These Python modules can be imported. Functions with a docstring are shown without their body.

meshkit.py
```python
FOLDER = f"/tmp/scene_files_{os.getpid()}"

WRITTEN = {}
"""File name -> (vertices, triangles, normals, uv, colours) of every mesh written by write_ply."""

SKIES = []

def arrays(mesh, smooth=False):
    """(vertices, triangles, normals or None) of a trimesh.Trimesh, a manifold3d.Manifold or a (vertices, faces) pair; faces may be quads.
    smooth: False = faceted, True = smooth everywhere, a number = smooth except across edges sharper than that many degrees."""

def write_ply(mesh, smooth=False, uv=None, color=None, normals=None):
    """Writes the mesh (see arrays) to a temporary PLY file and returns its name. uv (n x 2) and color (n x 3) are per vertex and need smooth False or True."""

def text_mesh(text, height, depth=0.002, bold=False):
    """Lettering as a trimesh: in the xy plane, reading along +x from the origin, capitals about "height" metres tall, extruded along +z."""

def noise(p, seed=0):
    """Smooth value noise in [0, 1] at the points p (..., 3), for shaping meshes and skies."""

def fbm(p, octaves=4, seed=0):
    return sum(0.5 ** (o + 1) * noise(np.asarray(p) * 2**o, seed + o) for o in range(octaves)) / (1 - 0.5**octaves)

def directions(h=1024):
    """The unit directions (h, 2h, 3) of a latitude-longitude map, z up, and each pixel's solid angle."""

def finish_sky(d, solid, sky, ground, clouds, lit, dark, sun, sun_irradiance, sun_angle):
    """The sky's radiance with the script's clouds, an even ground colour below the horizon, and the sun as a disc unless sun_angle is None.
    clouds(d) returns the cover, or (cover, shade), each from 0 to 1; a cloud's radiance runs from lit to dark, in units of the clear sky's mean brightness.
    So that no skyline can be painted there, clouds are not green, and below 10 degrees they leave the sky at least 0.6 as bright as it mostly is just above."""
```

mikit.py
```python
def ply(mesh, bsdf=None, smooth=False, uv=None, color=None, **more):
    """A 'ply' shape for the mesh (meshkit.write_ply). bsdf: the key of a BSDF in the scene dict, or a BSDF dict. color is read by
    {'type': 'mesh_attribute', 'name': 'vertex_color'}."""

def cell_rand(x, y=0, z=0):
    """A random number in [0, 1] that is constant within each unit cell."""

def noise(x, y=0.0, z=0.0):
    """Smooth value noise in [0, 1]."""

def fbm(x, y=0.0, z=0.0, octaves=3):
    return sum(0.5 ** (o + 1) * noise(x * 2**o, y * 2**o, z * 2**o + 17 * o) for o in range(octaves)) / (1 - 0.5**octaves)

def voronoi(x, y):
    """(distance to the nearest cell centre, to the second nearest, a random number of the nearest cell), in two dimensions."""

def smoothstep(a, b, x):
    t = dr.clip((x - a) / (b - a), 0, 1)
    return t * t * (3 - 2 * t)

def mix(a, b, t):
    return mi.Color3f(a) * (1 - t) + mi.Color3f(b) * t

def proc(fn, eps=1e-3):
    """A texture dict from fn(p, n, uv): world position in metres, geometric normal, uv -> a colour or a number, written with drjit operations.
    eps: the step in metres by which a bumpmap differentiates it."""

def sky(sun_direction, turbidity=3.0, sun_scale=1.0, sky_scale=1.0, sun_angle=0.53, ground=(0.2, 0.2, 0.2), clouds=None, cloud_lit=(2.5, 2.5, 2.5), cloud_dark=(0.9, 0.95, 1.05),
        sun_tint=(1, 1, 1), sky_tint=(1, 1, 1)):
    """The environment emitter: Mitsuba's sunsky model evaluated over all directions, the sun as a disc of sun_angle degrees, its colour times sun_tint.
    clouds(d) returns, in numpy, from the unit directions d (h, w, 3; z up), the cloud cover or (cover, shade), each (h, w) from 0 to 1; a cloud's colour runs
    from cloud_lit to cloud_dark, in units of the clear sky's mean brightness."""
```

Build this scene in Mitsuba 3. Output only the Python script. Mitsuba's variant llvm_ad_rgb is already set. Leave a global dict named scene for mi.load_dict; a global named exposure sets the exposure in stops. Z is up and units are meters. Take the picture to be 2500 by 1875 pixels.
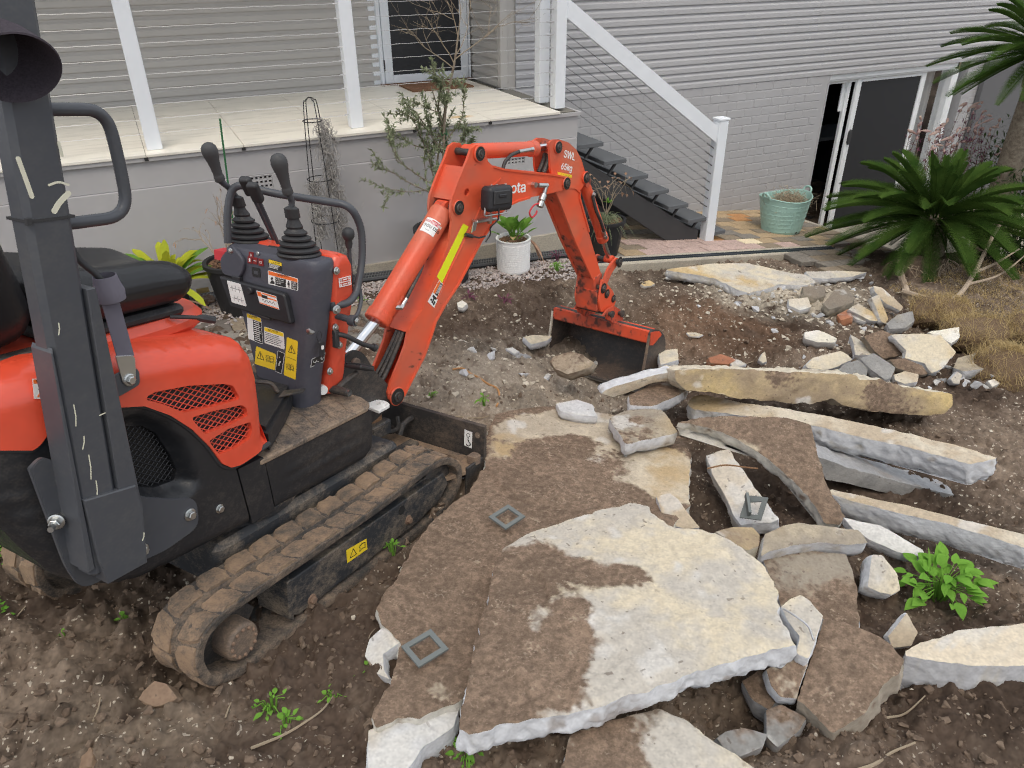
import math, random
import numpy as np, trimesh, drjit as dr, mitsuba as mi
import mikit, meshkit
import manifold3d as m3
from shapely.geometry import Polygon, Point, LineString, MultiPoint
from shapely import affinity
from scipy.spatial import Delaunay, ConvexHull

# ---------------------------------------------------------------- camera, sky, exposure
YAW, PITCH, ROLL = math.radians(25.655), math.radians(30.048), math.radians(0.4975)
fw = np.array([math.sin(YAW)*math.cos(PITCH), math.cos(YAW)*math.cos(PITCH), -math.sin(PITCH)])
r0 = np.array([math.cos(YAW), -math.sin(YAW), 0.0]); d0 = np.cross(fw, r0)
rt = r0*math.cos(ROLL) + d0*math.sin(ROLL); dn = -r0*math.sin(ROLL) + d0*math.cos(ROLL)
CAM = np.eye(4); CAM[:3, 0] = -rt; CAM[:3, 1] = -dn; CAM[:3, 2] = fw; CAM[:3, 3] = [0, 0, 2.0]
scene = {'type': 'scene'}
scene['camera'] = {'type': 'perspective', 'fov': 67.76, 'fov_axis': 'x', 'near_clip': 0.05, 'far_clip': 500.0,
                   'to_world': mi.ScalarTransform4f(CAM.tolist())}
scene['sky'] = mikit.sky([-0.25, -0.55, 1.0], turbidity=3, sun_scale=0.13, sun_angle=30, clouds=lambda d: 1.0,
                         cloud_lit=(1.30, 1.375, 1.48), ground=(0.16, 0.15, 0.14), sun_tint=(.92, .97, 1.06))
exposure = 3.05
labels = {}
RNG = np.random.default_rng(7)
random.seed(7)
T = mi.ScalarTransform4f

# ---------------------------------------------------------------- helpers
_used = set()
def key(name):
    k, n = name, 0
    while k in _used:
        n += 1; k = f'{name}_{n:03d}'
    _used.add(k); return k
def thing(name, label, cat, group=None, kind=None):
    k = key(name); labels[k] = {'label': label, 'category': cat}
    if group: labels[k]['group'] = group
    if kind: labels[k]['kind'] = kind
    return k
def part(parent, name, mesh, bsdf, smooth=False, label=None, **kw):
    k = key(parent + '__' + name)
    scene[k] = mikit.ply(mesh, bsdf, smooth, **kw)
    if label: labels[k] = {'label': label}
    return k
def copy_part(parent, name, src, tw):
    k = key(parent + '__' + name); scene[k] = {**src, 'to_world': tw}; return k
def single(name, mesh, bsdf, label, cat, smooth=False, group=None, kind=None, **kw):
    k = thing(name, label, cat, group, kind); scene[k] = mikit.ply(mesh, bsdf, smooth, **kw); return k
def structure(name, mesh, bsdf, smooth=False, **kw):
    k = key(name); labels[k] = {'kind': 'structure'}; scene[k] = mikit.ply(mesh, bsdf, smooth, **kw); return k
def stuff(name, mesh, bsdf, label, cat, smooth=False, **kw):
    return single(name, mesh, bsdf, label, cat, smooth, kind='stuff', **kw)

cat_ = lambda ms: trimesh.util.concatenate([m for m in ms if m is not None])
def TM(v, f): return trimesh.Trimesh(np.asarray(v, float), np.asarray(f), process=False)
def quad2tri(q): q = np.asarray(q); return np.vstack([q[:, [0, 1, 2]], q[:, [0, 2, 3]]])
def hull(p):
    return trimesh.convex.convex_hull(np.asarray(p, float))
def box(x0, x1, y0, y1, z0, z1, b=0.0):
    if b <= 0:
        m = trimesh.creation.box(extents=(x1-x0, y1-y0, z1-z0)); m.apply_translation([(x0+x1)/2, (y0+y1)/2, (z0+z1)/2]); return m
    P = []
    for sx in (0, 1):
        for sy in (0, 1):
            for sz in (0, 1):
                c = np.array([(x0, x1)[sx], (y0, y1)[sy], (z0, z1)[sz]]); s = np.array([1-2*sx, 1-2*sy, 1-2*sz])*b
                for a in range(3):
                    q = c + s; q[a] = c[a]; P.append(q)
    return hull(P)
def frame_of(t):
    t = np.asarray(t, float); t = t/np.linalg.norm(t)
    a = np.cross(t, [0, 0, 1.0] if abs(t[2]) < .9 else [1.0, 0, 0]); a /= np.linalg.norm(a)
    return a, np.cross(t, a)
def tube(pts, r, n=10, cap=True, closed=False):
    p = np.asarray(pts, float); r = np.broadcast_to(np.asarray(r, float), (len(p),))
    if closed: t = np.roll(p, -1, 0) - np.roll(p, 1, 0)
    else: t = np.gradient(p, axis=0)
    t /= np.linalg.norm(t, axis=1, keepdims=True) + 1e-12
    a, _ = frame_of(t[0]); ang = np.arange(n)*2*np.pi/n; V = []
    for i in range(len(p)):
        a = a - t[i]*(a@t[i]); a /= np.linalg.norm(a) + 1e-12; b = np.cross(t[i], a)
        V.append(p[i] + r[i]*(np.cos(ang)[:, None]*a + np.sin(ang)[:, None]*b))
    V = np.vstack(V); m = len(p); F = []
    for i in range(m if closed else m-1):
        i2 = (i+1) % m
        for j in range(n):
            F.append([i*n+j, i*n+(j+1) % n, i2*n+(j+1) % n, i2*n+j])
    F = quad2tri(F)
    if cap and not closed:
        V = np.vstack([V, p[0], p[-1]]); c0, c1 = len(V)-2, len(V)-1; j = np.arange(n)
        F = np.vstack([F, np.stack([(j+1) % n, j, j*0+c0], 1), np.stack([(m-1)*n+j, (m-1)*n+(j+1) % n, j*0+c1], 1)])
    return TM(V, F)
def rod(a, b, r, n=12, r2=None): return tube([a, b], [r, r if r2 is None else r2], n)
def fillet(pts, rad, k=6):
    """Polyline with rounded corners."""
    p = [np.asarray(q, float) for q in pts]; out = [p[0]]
    for i in range(1, len(p)-1):
        u, v = p[i-1]-p[i], p[i+1]-p[i]; lu, lv = np.linalg.norm(u), np.linalg.norm(v)
        d = min(rad, .48*lu, .48*lv); a, b = p[i]+u/lu*d, p[i]+v/lv*d
        for s in np.linspace(0, 1, k): out.append((1-s)**2*a + 2*s*(1-s)*p[i] + s*s*b)
    out.append(p[-1]); return np.array(out)
def spline(pts, n=8):
    p = np.asarray(pts, float); q = np.vstack([2*p[0]-p[1], p, 2*p[-1]-p[-2]]); out = []
    for i in range(1, len(q)-2):
        for s in np.linspace(0, 1, n, endpoint=False):
            out.append(.5*(2*q[i] + (q[i+1]-q[i-1])*s + (2*q[i-1]-5*q[i]+4*q[i+1]-q[i+2])*s*s + (3*q[i]-q[i-1]-3*q[i+1]+q[i+2])*s**3))
    out.append(p[-1]); return np.array(out)
def lathe(prof, n=32, axis=None, at=(0, 0, 0)):
    """Profile of (r, z) turned round z."""
    pr = np.asarray(prof, float); ang = np.arange(n)*2*np.pi/n
    V = np.vstack([np.stack([r*np.cos(ang), r*np.sin(ang), ang*0+z], 1) for r, z in pr]); m = len(pr); F = []
    for i in range(m-1):
        for j in range(n): F.append([i*n+j, i*n+(j+1) % n, (i+1)*n+(j+1) % n, (i+1)*n+j])
    me = TM(V, quad2tri(F))
    if axis is not None:
        a, b = frame_of(axis); z = np.asarray(axis, float)/np.linalg.norm(axis); M4 = np.eye(4); M4[:3, :3] = np.stack([a, b, z], 1); me.apply_transform(M4)
    me.apply_translation(at); return me
def prism(poly, h, O=(0, 0, 0), U=(1, 0, 0), V=(0, 1, 0), W=None, bevel=0.0, holes=(), z0=0.0):
    """Polygon in the (U, V) plane, from z0 to z0+h along W, its edges eased by bevel."""
    O, U, V = (np.asarray(a, float) for a in (O, U, V)); W = np.cross(U, V) if W is None else np.asarray(W, float)
    pg = poly if hasattr(poly, 'geom_type') else Polygon(poly, holes)
    pg = pg.buffer(0)
    def ext(g, a, b):
        ms = []
        for q in getattr(g, 'geoms', [g]):
            if q.is_empty or q.area < 1e-9: continue
            m = trimesh.creation.extrude_polygon(q, b-a, engine='earcut'); m.apply_translation([0, 0, a]); ms.append(m)
        return cat_(ms)
    if bevel > 0:
        def cs(g):
            out = []
            for q in getattr(g, 'geoms', [g]):
                out.append(np.asarray(q.exterior.coords)[:-1]); out += [np.asarray(r.coords)[:-1] for r in q.interiors]
            return m3.CrossSection(out, m3.FillRule.EvenOdd)
        sm = pg.buffer(-bevel, join_style=2)
        if not sm.is_empty and len(getattr(pg, 'geoms', [pg])) == 1 and len(getattr(sm, 'geoms', [sm])) == 1 and len(pg.interiors) == 0:
            parts = []
            a = m3.Manifold.extrude(cs(pg), h-2*bevel).translate((0, 0, z0+bevel))
            b = m3.Manifold.extrude(cs(sm), h).translate((0, 0, z0))
            mm = None
            try:
                # eased edge: hull only works on convex outlines; elsewhere two steps
                if abs(pg.convex_hull.area-pg.area) < 1e-4*pg.area: mm = m3.Manifold.batch_hull([a, b])
                else: mm = a + b
                me = mm.to_mesh(); m = TM(me.vert_properties[:, :3], me.tri_verts)
            except Exception:
                m = ext(pg, z0, z0+h)
        else: m = ext(pg, z0, z0+h)
    else: m = ext(pg, z0, z0+h)
    v = np.asarray(m.vertices); M4 = O + v[:, :1]*U + v[:, 1:2]*V + v[:, 2:3]*W
    f = np.asarray(m.faces)
    if np.dot(np.cross(U, V), W) < 0: f = f[:, ::-1]
    return TM(M4, f)
def man(m): return m3.Manifold(m3.Mesh(np.asarray(m.vertices, np.float32), np.asarray(m.faces, np.uint32)))
def weld(m): m = m.copy(); m.merge_vertices(); return m
def rock(r, seed, n=14, sub=0, rough=0.0, flat=1.0, sy=1.0):
    g = np.random.default_rng(seed); p = g.normal(size=(n, 3)); p /= np.linalg.norm(p, axis=1, keepdims=True)
    p *= g.uniform(.75, 1.0, (n, 1)); p *= np.array([1, sy, flat])*r; m = hull(p)
    for _ in range(sub): m = m.subdivide()
    if sub and rough:
        v = np.array(m.vertices); m.vertices = v + (meshkit.fbm(v*(2.2/r)+seed, 3, seed) - .5)[:, None]*rough*r*2*v/np.maximum(np.linalg.norm(v, axis=1, keepdims=True), 1e-9)
    return m
def xf(loc=(0, 0, 0), rx=0, ry=0, rz=0, s=1.0):
    return T().translate([float(a) for a in loc]).rotate([0, 0, 1], rz).rotate([0, 1, 0], ry).rotate([1, 0, 0], rx).scale(s)
def move(m, loc=(0, 0, 0), rx=0, ry=0, rz=0, s=1.0):
    m = m.copy(); m.apply_transform(np.array(xf(loc, rx, ry, rz, s).matrix)); return m

# ---------------------------------------------------------------- materials
noise, fbm, mix, sst, C3 = mikit.noise, mikit.fbm, mikit.mix, mikit.smoothstep, mi.Color3f
def rgb(c): return {'type': 'rgb', 'value': list(c)}
def mat(name, color, rough=0.6, metal=0.0, spec=0.5, two=True, bump=None, bs=None, coat=0.0, **kw):
    d = {'type': 'principled', 'base_color': color if isinstance(color, dict) else rgb(color), 'roughness': rough if isinstance(rough, dict) else float(rough),
         'metallic': float(metal), 'specular': float(spec)}
    if coat: d['clearcoat'] = float(coat); d['clearcoat_gloss'] = 0.9
    d.update(kw)
    if bump is not None: d = {'type': 'bumpmap', 'arbitrary': bump, 'scale': float(bs or 1.0), 'bsdf': d}
    scene[name] = {'type': 'twosided', 'bsdf': d} if two else d
    return name
# ---------------------------------------------------------------- house materials
def _sid(c, a=.05, vs=1.0):
    def f(p, n, uv):
        s = fbm(p.x*1.3, p.y*1.3, p.z*3.0, 3); g = fbm(p.x*14, p.y*14, p.z*2, 2)
        return C3(c)*(1 + a*(s-.5)*1.2 + .012*(g-.5))
    return mikit.proc(f)
mat('mat_siding', _sid((.43, .425, .43)), .5, spec=.4)
mat('mat_siding_warm', _sid((.46, .44, .41)), .5, spec=.4)
mat('mat_render', _sid((.40, .39, .39), .07), .85, bump=mikit.proc(lambda p, n, uv: fbm(p.x*60, p.y*60, p.z*60, 2), 1e-3), bs=.0012)
mat('mat_brick', _sid((.41, .405, .41), .06), .75, bump=mikit.proc(lambda p, n, uv: fbm(p.x*90, p.y*90, p.z*90, 2), 1e-3), bs=.0015)
mat('mat_wall_shade', (.13, .13, .135), .8)  # wall grey with the shade already in its colour
mat('mat_white', _sid((.74, .77, .80), .03), .4)
mat('mat_aluminium', (.80, .82, .83), .35)
def _tile(p, n, uv):
    s = fbm(p.x*.9, p.y*3.2, 3.1, 3); g = fbm(p.x*5, p.y*22, 1.0, 3)
    c = mix((.78, .745, .655), (.64, .60, .52), sst(.40, .8, s)*.6)
    c = c*(1 - .12*sst(.5, .8, g))
    r = dr.sqrt(dr.square((p.x-2.27)*1.0) + dr.square((p.y-5.60)*1.8)); st = sst(.13, .03, r + .05*(fbm(p.x*20, p.y*20, 0, 2)-.5))
    return mix(c, (.60, .38, .12), st*.75)
mat('mat_deck_tile', mikit.proc(_tile), .45)
mat('mat_grout', (.16, .15, .13), .9)
mat('mat_dark_gap', (.02, .02, .02), .9)
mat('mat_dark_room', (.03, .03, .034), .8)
mat('mat_screen', (.018, .019, .022), .55)
mat('mat_steel', (.60, .60, .61), .5, metal=1.0)
mat('mat_dark_cable', (.10, .10, .105), .45, metal=.6)
mat('mat_stair', _sid((.105, .112, .12), .12), .6)
mat('mat_stringer', (.045, .045, .047), .5)
scene['mat_glass'] = {'type': 'thindielectric', 'int_ior': 1.5}
mat('mat_curtain', (.45, .47, .48), .9)
mat('mat_bench', (.22, .24, .27), .4)
def _mat(p, n, uv):
    s = fbm(p.x*70, p.y*70, 0, 2); r = fbm(p.x*9, p.y*9, 2, 2)
    return mix((.12, .055, .03), (.22, .12, .07), s)*(.7+.6*r)
mat('mat_coir', mikit.proc(_mat), .95)

house = thing('house', 'grey weatherboard house with raised tiled veranda and painted brick base', 'house')
YL, YW, DZ = 7.345, 6.643, 0.86
# weatherboards: lower flat, upper part sloping back, a shadow under each lip
def board(x0, x1, y, zb, h=.077, out=.021):
    prof = [(y-.001, zb), (y-out, zb), (y-out-.0005, zb+.004), (y-out, zb+h*.52), (y-out+.004, zb+h*.60), (y-.005, zb+h*.80), (y-.0025, zb+h*.93), (y-.0025, zb+h+.006), (y-.001, zb+h+.006)]
    n = len(prof); V = [(x, a, b) for x in (x0, x1) for a, b in prof]
    F = [[i, (i+1) % n, n+(i+1) % n, n+i] for i in range(n)]
    caps = [[0, i, i+1] for i in range(1, n-1)]; F = np.vstack([quad2tri(F), caps, np.array(caps)[:, ::-1]+n])
    return TM(V, F)
part(house, 'wall', cat_([box(-4.5, 3.13, YL, YL+.12, -.2, 3.6), box(3.131, 3.25, YW+.002, YL+.05, -.3, 3.6)]), 'mat_siding_warm')
wall_r = part(house, 'upper_wall', box(3.255, 14.0, YW+.004, YW+.12, .702, 3.6), 'mat_siding')
for i in range(24):
    z = .905 + .0772*(i-1)
    if z+.08 < 1.62 or i < 12:
        part(house, 'wall__weatherboard', board(-4.5, 2.19, YL, z), 'mat_siding_warm')
for i in range(13):
    z = .70 + .077*i
    part(house, 'upper_wall__weatherboard', board(3.25, 14.0, YW, z), 'mat_siding')
for i in range(10):
    z = .86 + .0772*i
    b = board(YW+.02, YL-.02, 0, z)
    v = np.array(b.vertices); b.vertices = np.stack([3.131+v[:, 1], v[:, 0], v[:, 2]], 1)
    part(house, 'return_wall__weatherboard', TM(b.vertices, np.asarray(b.faces)[:, ::-1]), 'mat_siding_warm')
part(house, 'corner_trim', box(3.095, 3.165, YW-.022, YW+.045, .861, 1.7, .004), 'mat_siding_warm')
# brick base, each brick its own piece on a recessed mortar bed
def brick_mesh(w, h, seed):
    m = box(0, w, -.014, 0, 0, h, .003); return m
part(house, 'brick_wall', cat_([box(3.2, 7.152, YW-.0095, YW+.11, -.95, .70), box(9.49, 14.0, YW-.0095, YW+.11, -1.3, .70)]), 'mat_brick')
bp_ = {w: mikit.ply(brick_mesh(w, .0785, 1), 'mat_brick', 25) for w in (.232, .112, .17)}
nb = 0
for r in range(17):
    z = .698 - .0865*(r+1); x = 3.225 - (.12 if r % 2 else 0)
    while x < 7.15:
        w = .232
        if x < 3.2: x += .12; w = .112
        if x + w > 7.152:
            w = .112
            if x + w > 7.16: break
        copy_part(house, 'brick_wall__brick', bp_[w], xf((x, YW+RNG.uniform(-.0012, .0012), z+RNG.uniform(-.001, .001)))); nb += 1
        x += w + .0085
    xr = 9.5 + (.12 if r % 2 else 0)
    if r < 9:
        while xr < 12: copy_part(house, 'brick_wall__brick', bp_[.232], xf((xr, YW, z))); xr += .2405
part(house, 'shade_panel', box(9.74, 14.5, YW-.09, YW-.03, -1.4, .69), 'mat_wall_shade')  # added panel, its dark colour stands for shade past the brick
part(house, 'door_reveal', cat_([box(7.153, 7.170, YW-.013, YW+.3, -1.2, .70), ]), 'mat_brick')
# sliding door
sd = house + '__sliding_door'
part(sd, 'frame', cat_([box(7.170, 9.30, YW+.03, YW+.16, .615, .699, .004), box(7.170, 9.30, YW+.012, YW+.03, .640, .6985), box(9.23, 9.34, YW+.0, YW+.16, -1.25, .617, .004), box(7.171, 7.70, YW+.09, YW+.2, .575, .614)]), 'mat_aluminium')
part(sd, 'stile', cat_([box(7.690, 7.768, YW+.06, YW+.095, -1.2, .613, .004)]), 'mat_aluminium')
part(sd, 'stile', box(8.765, 8.845, YW+.06, YW+.095, -1.2, .613, .004), 'mat_aluminium')
part(sd, 'rail', box(7.769, 8.764, YW+.061, YW+.093, .571, .612, .003), 'mat_aluminium')
part(sd, 'screen', box(7.769, 8.764, YW+.075, YW+.079, -1.2, .570), 'mat_screen', label='dark insect screen of the sliding door')
part(sd, 'inner_stile', cat_([box(7.60, 7.66, YW+.11, YW+.15, -1.2, .575, .004), box(7.55, 7.605, YW+.135, YW+.15, .25, .575)]), 'mat_aluminium')
hp = [(0, -.09), (.02, -.07), (.022, 0), (.02, .07), (0, .09), (-.018, .06), (-.018, -.06)]
part(sd, 'handle', prism(hp, .03, (7.722, YW+.06, -.045), (1, 0, 0), (0, 0, 1), bevel=.004), 'mat_stringer')
part(sd, 'pane', box(8.846, 9.23, YW+.08, YW+.083, -1.2, .612), 'mat_glass')
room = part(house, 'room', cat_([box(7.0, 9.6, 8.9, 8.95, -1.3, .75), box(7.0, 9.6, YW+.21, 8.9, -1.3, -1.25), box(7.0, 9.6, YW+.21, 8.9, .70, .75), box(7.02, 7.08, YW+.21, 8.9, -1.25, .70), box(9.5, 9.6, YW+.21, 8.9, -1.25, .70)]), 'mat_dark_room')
cv = []
for x0, x1, y in ((7.42, 7.55, 7.3), (8.05, 8.75, 7.05), (8.90, 9.18, 6.86)):
    xs = np.linspace(x0, x1, 40); yy = y + .018*np.sin(xs*75); a = np.stack([xs, yy, xs*0-1.15], 1); b = a.copy(); b[:, 2] = .6
    n = len(xs); cv.append(TM(np.vstack([a, b]), quad2tri([[i, i+1, n+i+1, n+i] for i in range(n-1)])))
for c_, nm in zip(cv, ('curtain',)*3): part(house, 'room__'+nm, c_, 'mat_curtain', True)
bench = thing('bench_table', 'grey table seen through the open sliding door', 'table')
part(bench, 'tabletop', box(7.1, 9.0, 7.5, 8.1, -.30, -.25, .006), 'mat_bench')
part(bench, 'leg', rod((7.75, 7.8, -1.25), (7.75, 7.8, -.3), .03), 'mat_stringer')
part(bench, 'leg', rod((8.8, 7.8, -1.25), (8.8, 7.8, -.3), .03), 'mat_stringer')
# entry door in the recess
fd = house + '__front_door'
part(fd, 'frame', cat_([box(2.195, 2.228, YL-.045, YL, .862, 1.9, .003), box(2.13, 2.194, YL-.02, YL, .862, 1.9, .003), box(3.075, 3.094, YL-.045, YL, .862, 1.9)]), 'mat_white')
part(fd, 'leaf', cat_([box(2.234, 2.311, YL-.05, YL-.02, .872, 1.9, .003), box(2.995, 3.068, YL-.05, YL-.02, .872, 1.9, .003), box(2.312, 2.994, YL-.049, YL-.021, .872, .943, .003)]), 'mat_white')
part(fd, 'pane', box(2.312, 2.994, YL-.036, YL-.032, .944, 1.9), 'mat_screen')
part(fd, 'hinge', rod((2.231, YL-.053, .985), (2.231, YL-.053, 1.08), .006), 'mat_stringer')
part(fd, 'threshold', box(2.19, 3.09, YL-.09, YL, .861, .871), 'mat_coir')
# veranda: slab, tiles, fascia angle, rendered base
vd = house + '__veranda'
part(vd, 'slab', cat_([box(-4.5, 3.205, 5.475, YL-.001, .60, .842), box(3.09, 3.205, 5.432, YW+.0, -.3, .601)]), 'mat_grout')
part(vd, 'base', cat_([box(-4.5, 3.212, 5.440, 5.47, .648, .815), box(3.18, 3.2125, 5.471, YW, -.55, .815)]), 'mat_render')
lo = box(-4.5, 3.208, 5.430, 5.4699, -.6, .645, .004)
vents = [(.622, .798, .553, .645-.004), (2.560, 2.740, .497, .543)]
lm = man(lo)
VH = []
for x0, x1, z0, z1 in vents: lm = lm - man(box(x0, x1, 5.40, 5.48, z0, z1+.001))
me = lm.to_mesh(); part(vd, 'lower_base', TM(me.vert_properties[:, :3], me.tri_verts), 'mat_render')
for (x0, x1, z0, z1), nx, nz in zip(vents, (6, 6), (3, 2)):
    pl_ = Polygon([(x0+.002, z0+.002), (x1-.002, z0+.002), (x1-.002, z1-.002), (x0+.002, z1-.002)])
    w, h = (x1-x0)/nx, (z1-z0)/nz
    for i in range(nx):
        for j in range(nz):
            cx, cz = x0+w*(i+.5), z0+h*(j+.5); pl_ = pl_.difference(Polygon([(cx-.3*w, cz-.27*h), (cx+.3*w, cz-.27*h), (cx+.3*w, cz+.27*h), (cx-.3*w, cz+.27*h)]))
    part(vd, 'air_vent', cat_([prism(pl_, .02, (0, 5.436, 0), (1, 0, 0), (0, 0, 1), W=(0, 1, 0)), box(x0, x1, 5.466, 5.4695, z0, z1)]), 'mat_render')
    part(vd, 'vent_cavity', box(x0+.001, x1-.001, 5.4585, 5.4655, z0+.001, z1-.001), 'mat_dark_gap')
tw_ = .598
for i in range(-6, 5):
    for j, (y0, y1) in enumerate(((5.408, 6.005), (6.008, 6.606), (6.609, 7.19), (7.193, YL-.052))):
        x0 = i*tw_*1.0 + .05 + (.0 if j % 2 else 0) ; x1 = x0 + tw_ - .003
        x0c, x1c = max(x0, -3.4), min(x1, 3.232 if y1 < 6.65 else 3.09)
        if x1c - x0c < .05: continue
        if y0 < YW-.02 < y1 and x1c > 3.09: y1 = YW-.02
        part(vd, 'tile', box(x0c, x1c, y0, y1, .843, DZ + RNG.uniform(-.0006, .0006), .0015), 'mat_deck_tile')
part(vd, 'edge_trim', cat_([box(-4.5, 3.2355, 5.418, 5.431, .8165, .8425), box(3.214, 3.2355, 5.4312, YW-.015, .8165, .8425)]), 'mat_render')
for i in range(-6, 5): part(vd, 'edge_clip', box(i*tw_+.035, i*tw_+.058, 5.4085, 5.4175, .822, .8424), 'mat_dark_gap')
part(house, 'veranda_roof', box(-4.8, 3.25, 5.1, YL+.1, 3.3, 3.38), 'mat_white')
single('door_mat', box(2.32, 2.91, 6.80, 7.19, .8615, .875, .004), 'mat_coir', 'brown coir doormat lying in front of the white framed door', 'doormat')
# railing posts, cables
rail = thing('veranda_railing', 'white posts and thin steel cables along the veranda edge', 'railing')
PX = [(.10, .189, 5.535), (1.419, 1.508, 5.556), (3.050, 3.139, 5.520)]
PX[0] = (.066, .160, 5.52)
for x0, x1, y in PX: part(rail, 'post', box(x0, x1, y, y+.089, DZ+.001, 3.3, .004), 'mat_white')
part(rail, 'post', box(3.055, 3.144, 5.800, 5.889, DZ+.001, 3.3, .004), 'mat_white')
for j in range(9):
    z = DZ + .092 + .0885*j
    part(rail, 'cable', cat_([rod((-4.0, 5.598, z), (3.052, 5.566, z), .0017, 6), rod((2.99, 5.567, z), (3.052, 5.566, z), .005, 8), rod((1.39, 5.5985, z), (1.42, 5.5985, z), .005, 8)]), 'mat_steel')
# stair
st = thing('stair', 'dark grey open timber stair with a white sloping handrail', 'stair')
SY = 5.553; RISE, GO = .164, .2415
for i in range(7):
    zt = .552 - RISE*i; x0 = 3.312 + GO*i
    if i == 0: x0 = 3.245
    part(st, 'tread', box(x0, 3.540+GO*i, SY, YW-.03, zt-.036, zt, .004), 'mat_stair')
    part(st, 'bracket', hull([(3.47+GO*i+a, SY+.06+b, zt-.037) for a in (0, .022) for b in (0, .02)] + [(3.395+GO*i+a, SY+.06+b, zt-.037-.1) for a in (0, .022) for b in (0, .02)]), 'mat_stringer')
sl = -RISE/GO
def sstr(y):
    return prism([(3.24, .50), (3.24, .30), (4.42, -.52), (4.70, -.52), (4.70, -.40), (4.60, -.37)], .045, (0, y, 0), (1, 0, 0), (0, 0, 1), bevel=.004)
part(st, 'stringer', sstr(SY+.1), 'mat_stringer'); part(st, 'stringer', sstr(YW-.08), 'mat_stringer')
part(st, 'newel', box(4.735, 4.838, SY-.022, SY+.075, -.56, .612, .005), 'mat_white')
part(st, 'newel_cap', box(4.728, 4.845, SY-.03, SY+.083, .6125, .632, .004), 'mat_white')
def slope_rail(ztop0, ztop1, h, y0, y1, x0, x1):
    return hull([(x, y, z) for y in (y0, y1) for x, zt in ((x0, ztop0), (x1, ztop1)) for z in (zt, zt-h)])
part(st, 'handrail', slope_rail(1.655, .562, .138, 5.552, 5.592, 3.140, 4.7345), 'mat_white')
for i in range(8):
    zu, zl = 1.409-.0772*i, .367-.0772*i; xu = 3.14
    if i == 7: zu, xu = .79, 3.30
    part(st, 'cable', cat_([rod((xu, 5.572, zu), (4.735, 5.572, zl), .0024, 6), rod((4.65, 5.572, zl+(zu-zl)*.053), (4.735, 5.572, zl), .0048, 8)]), 'mat_dark_cable')
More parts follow.
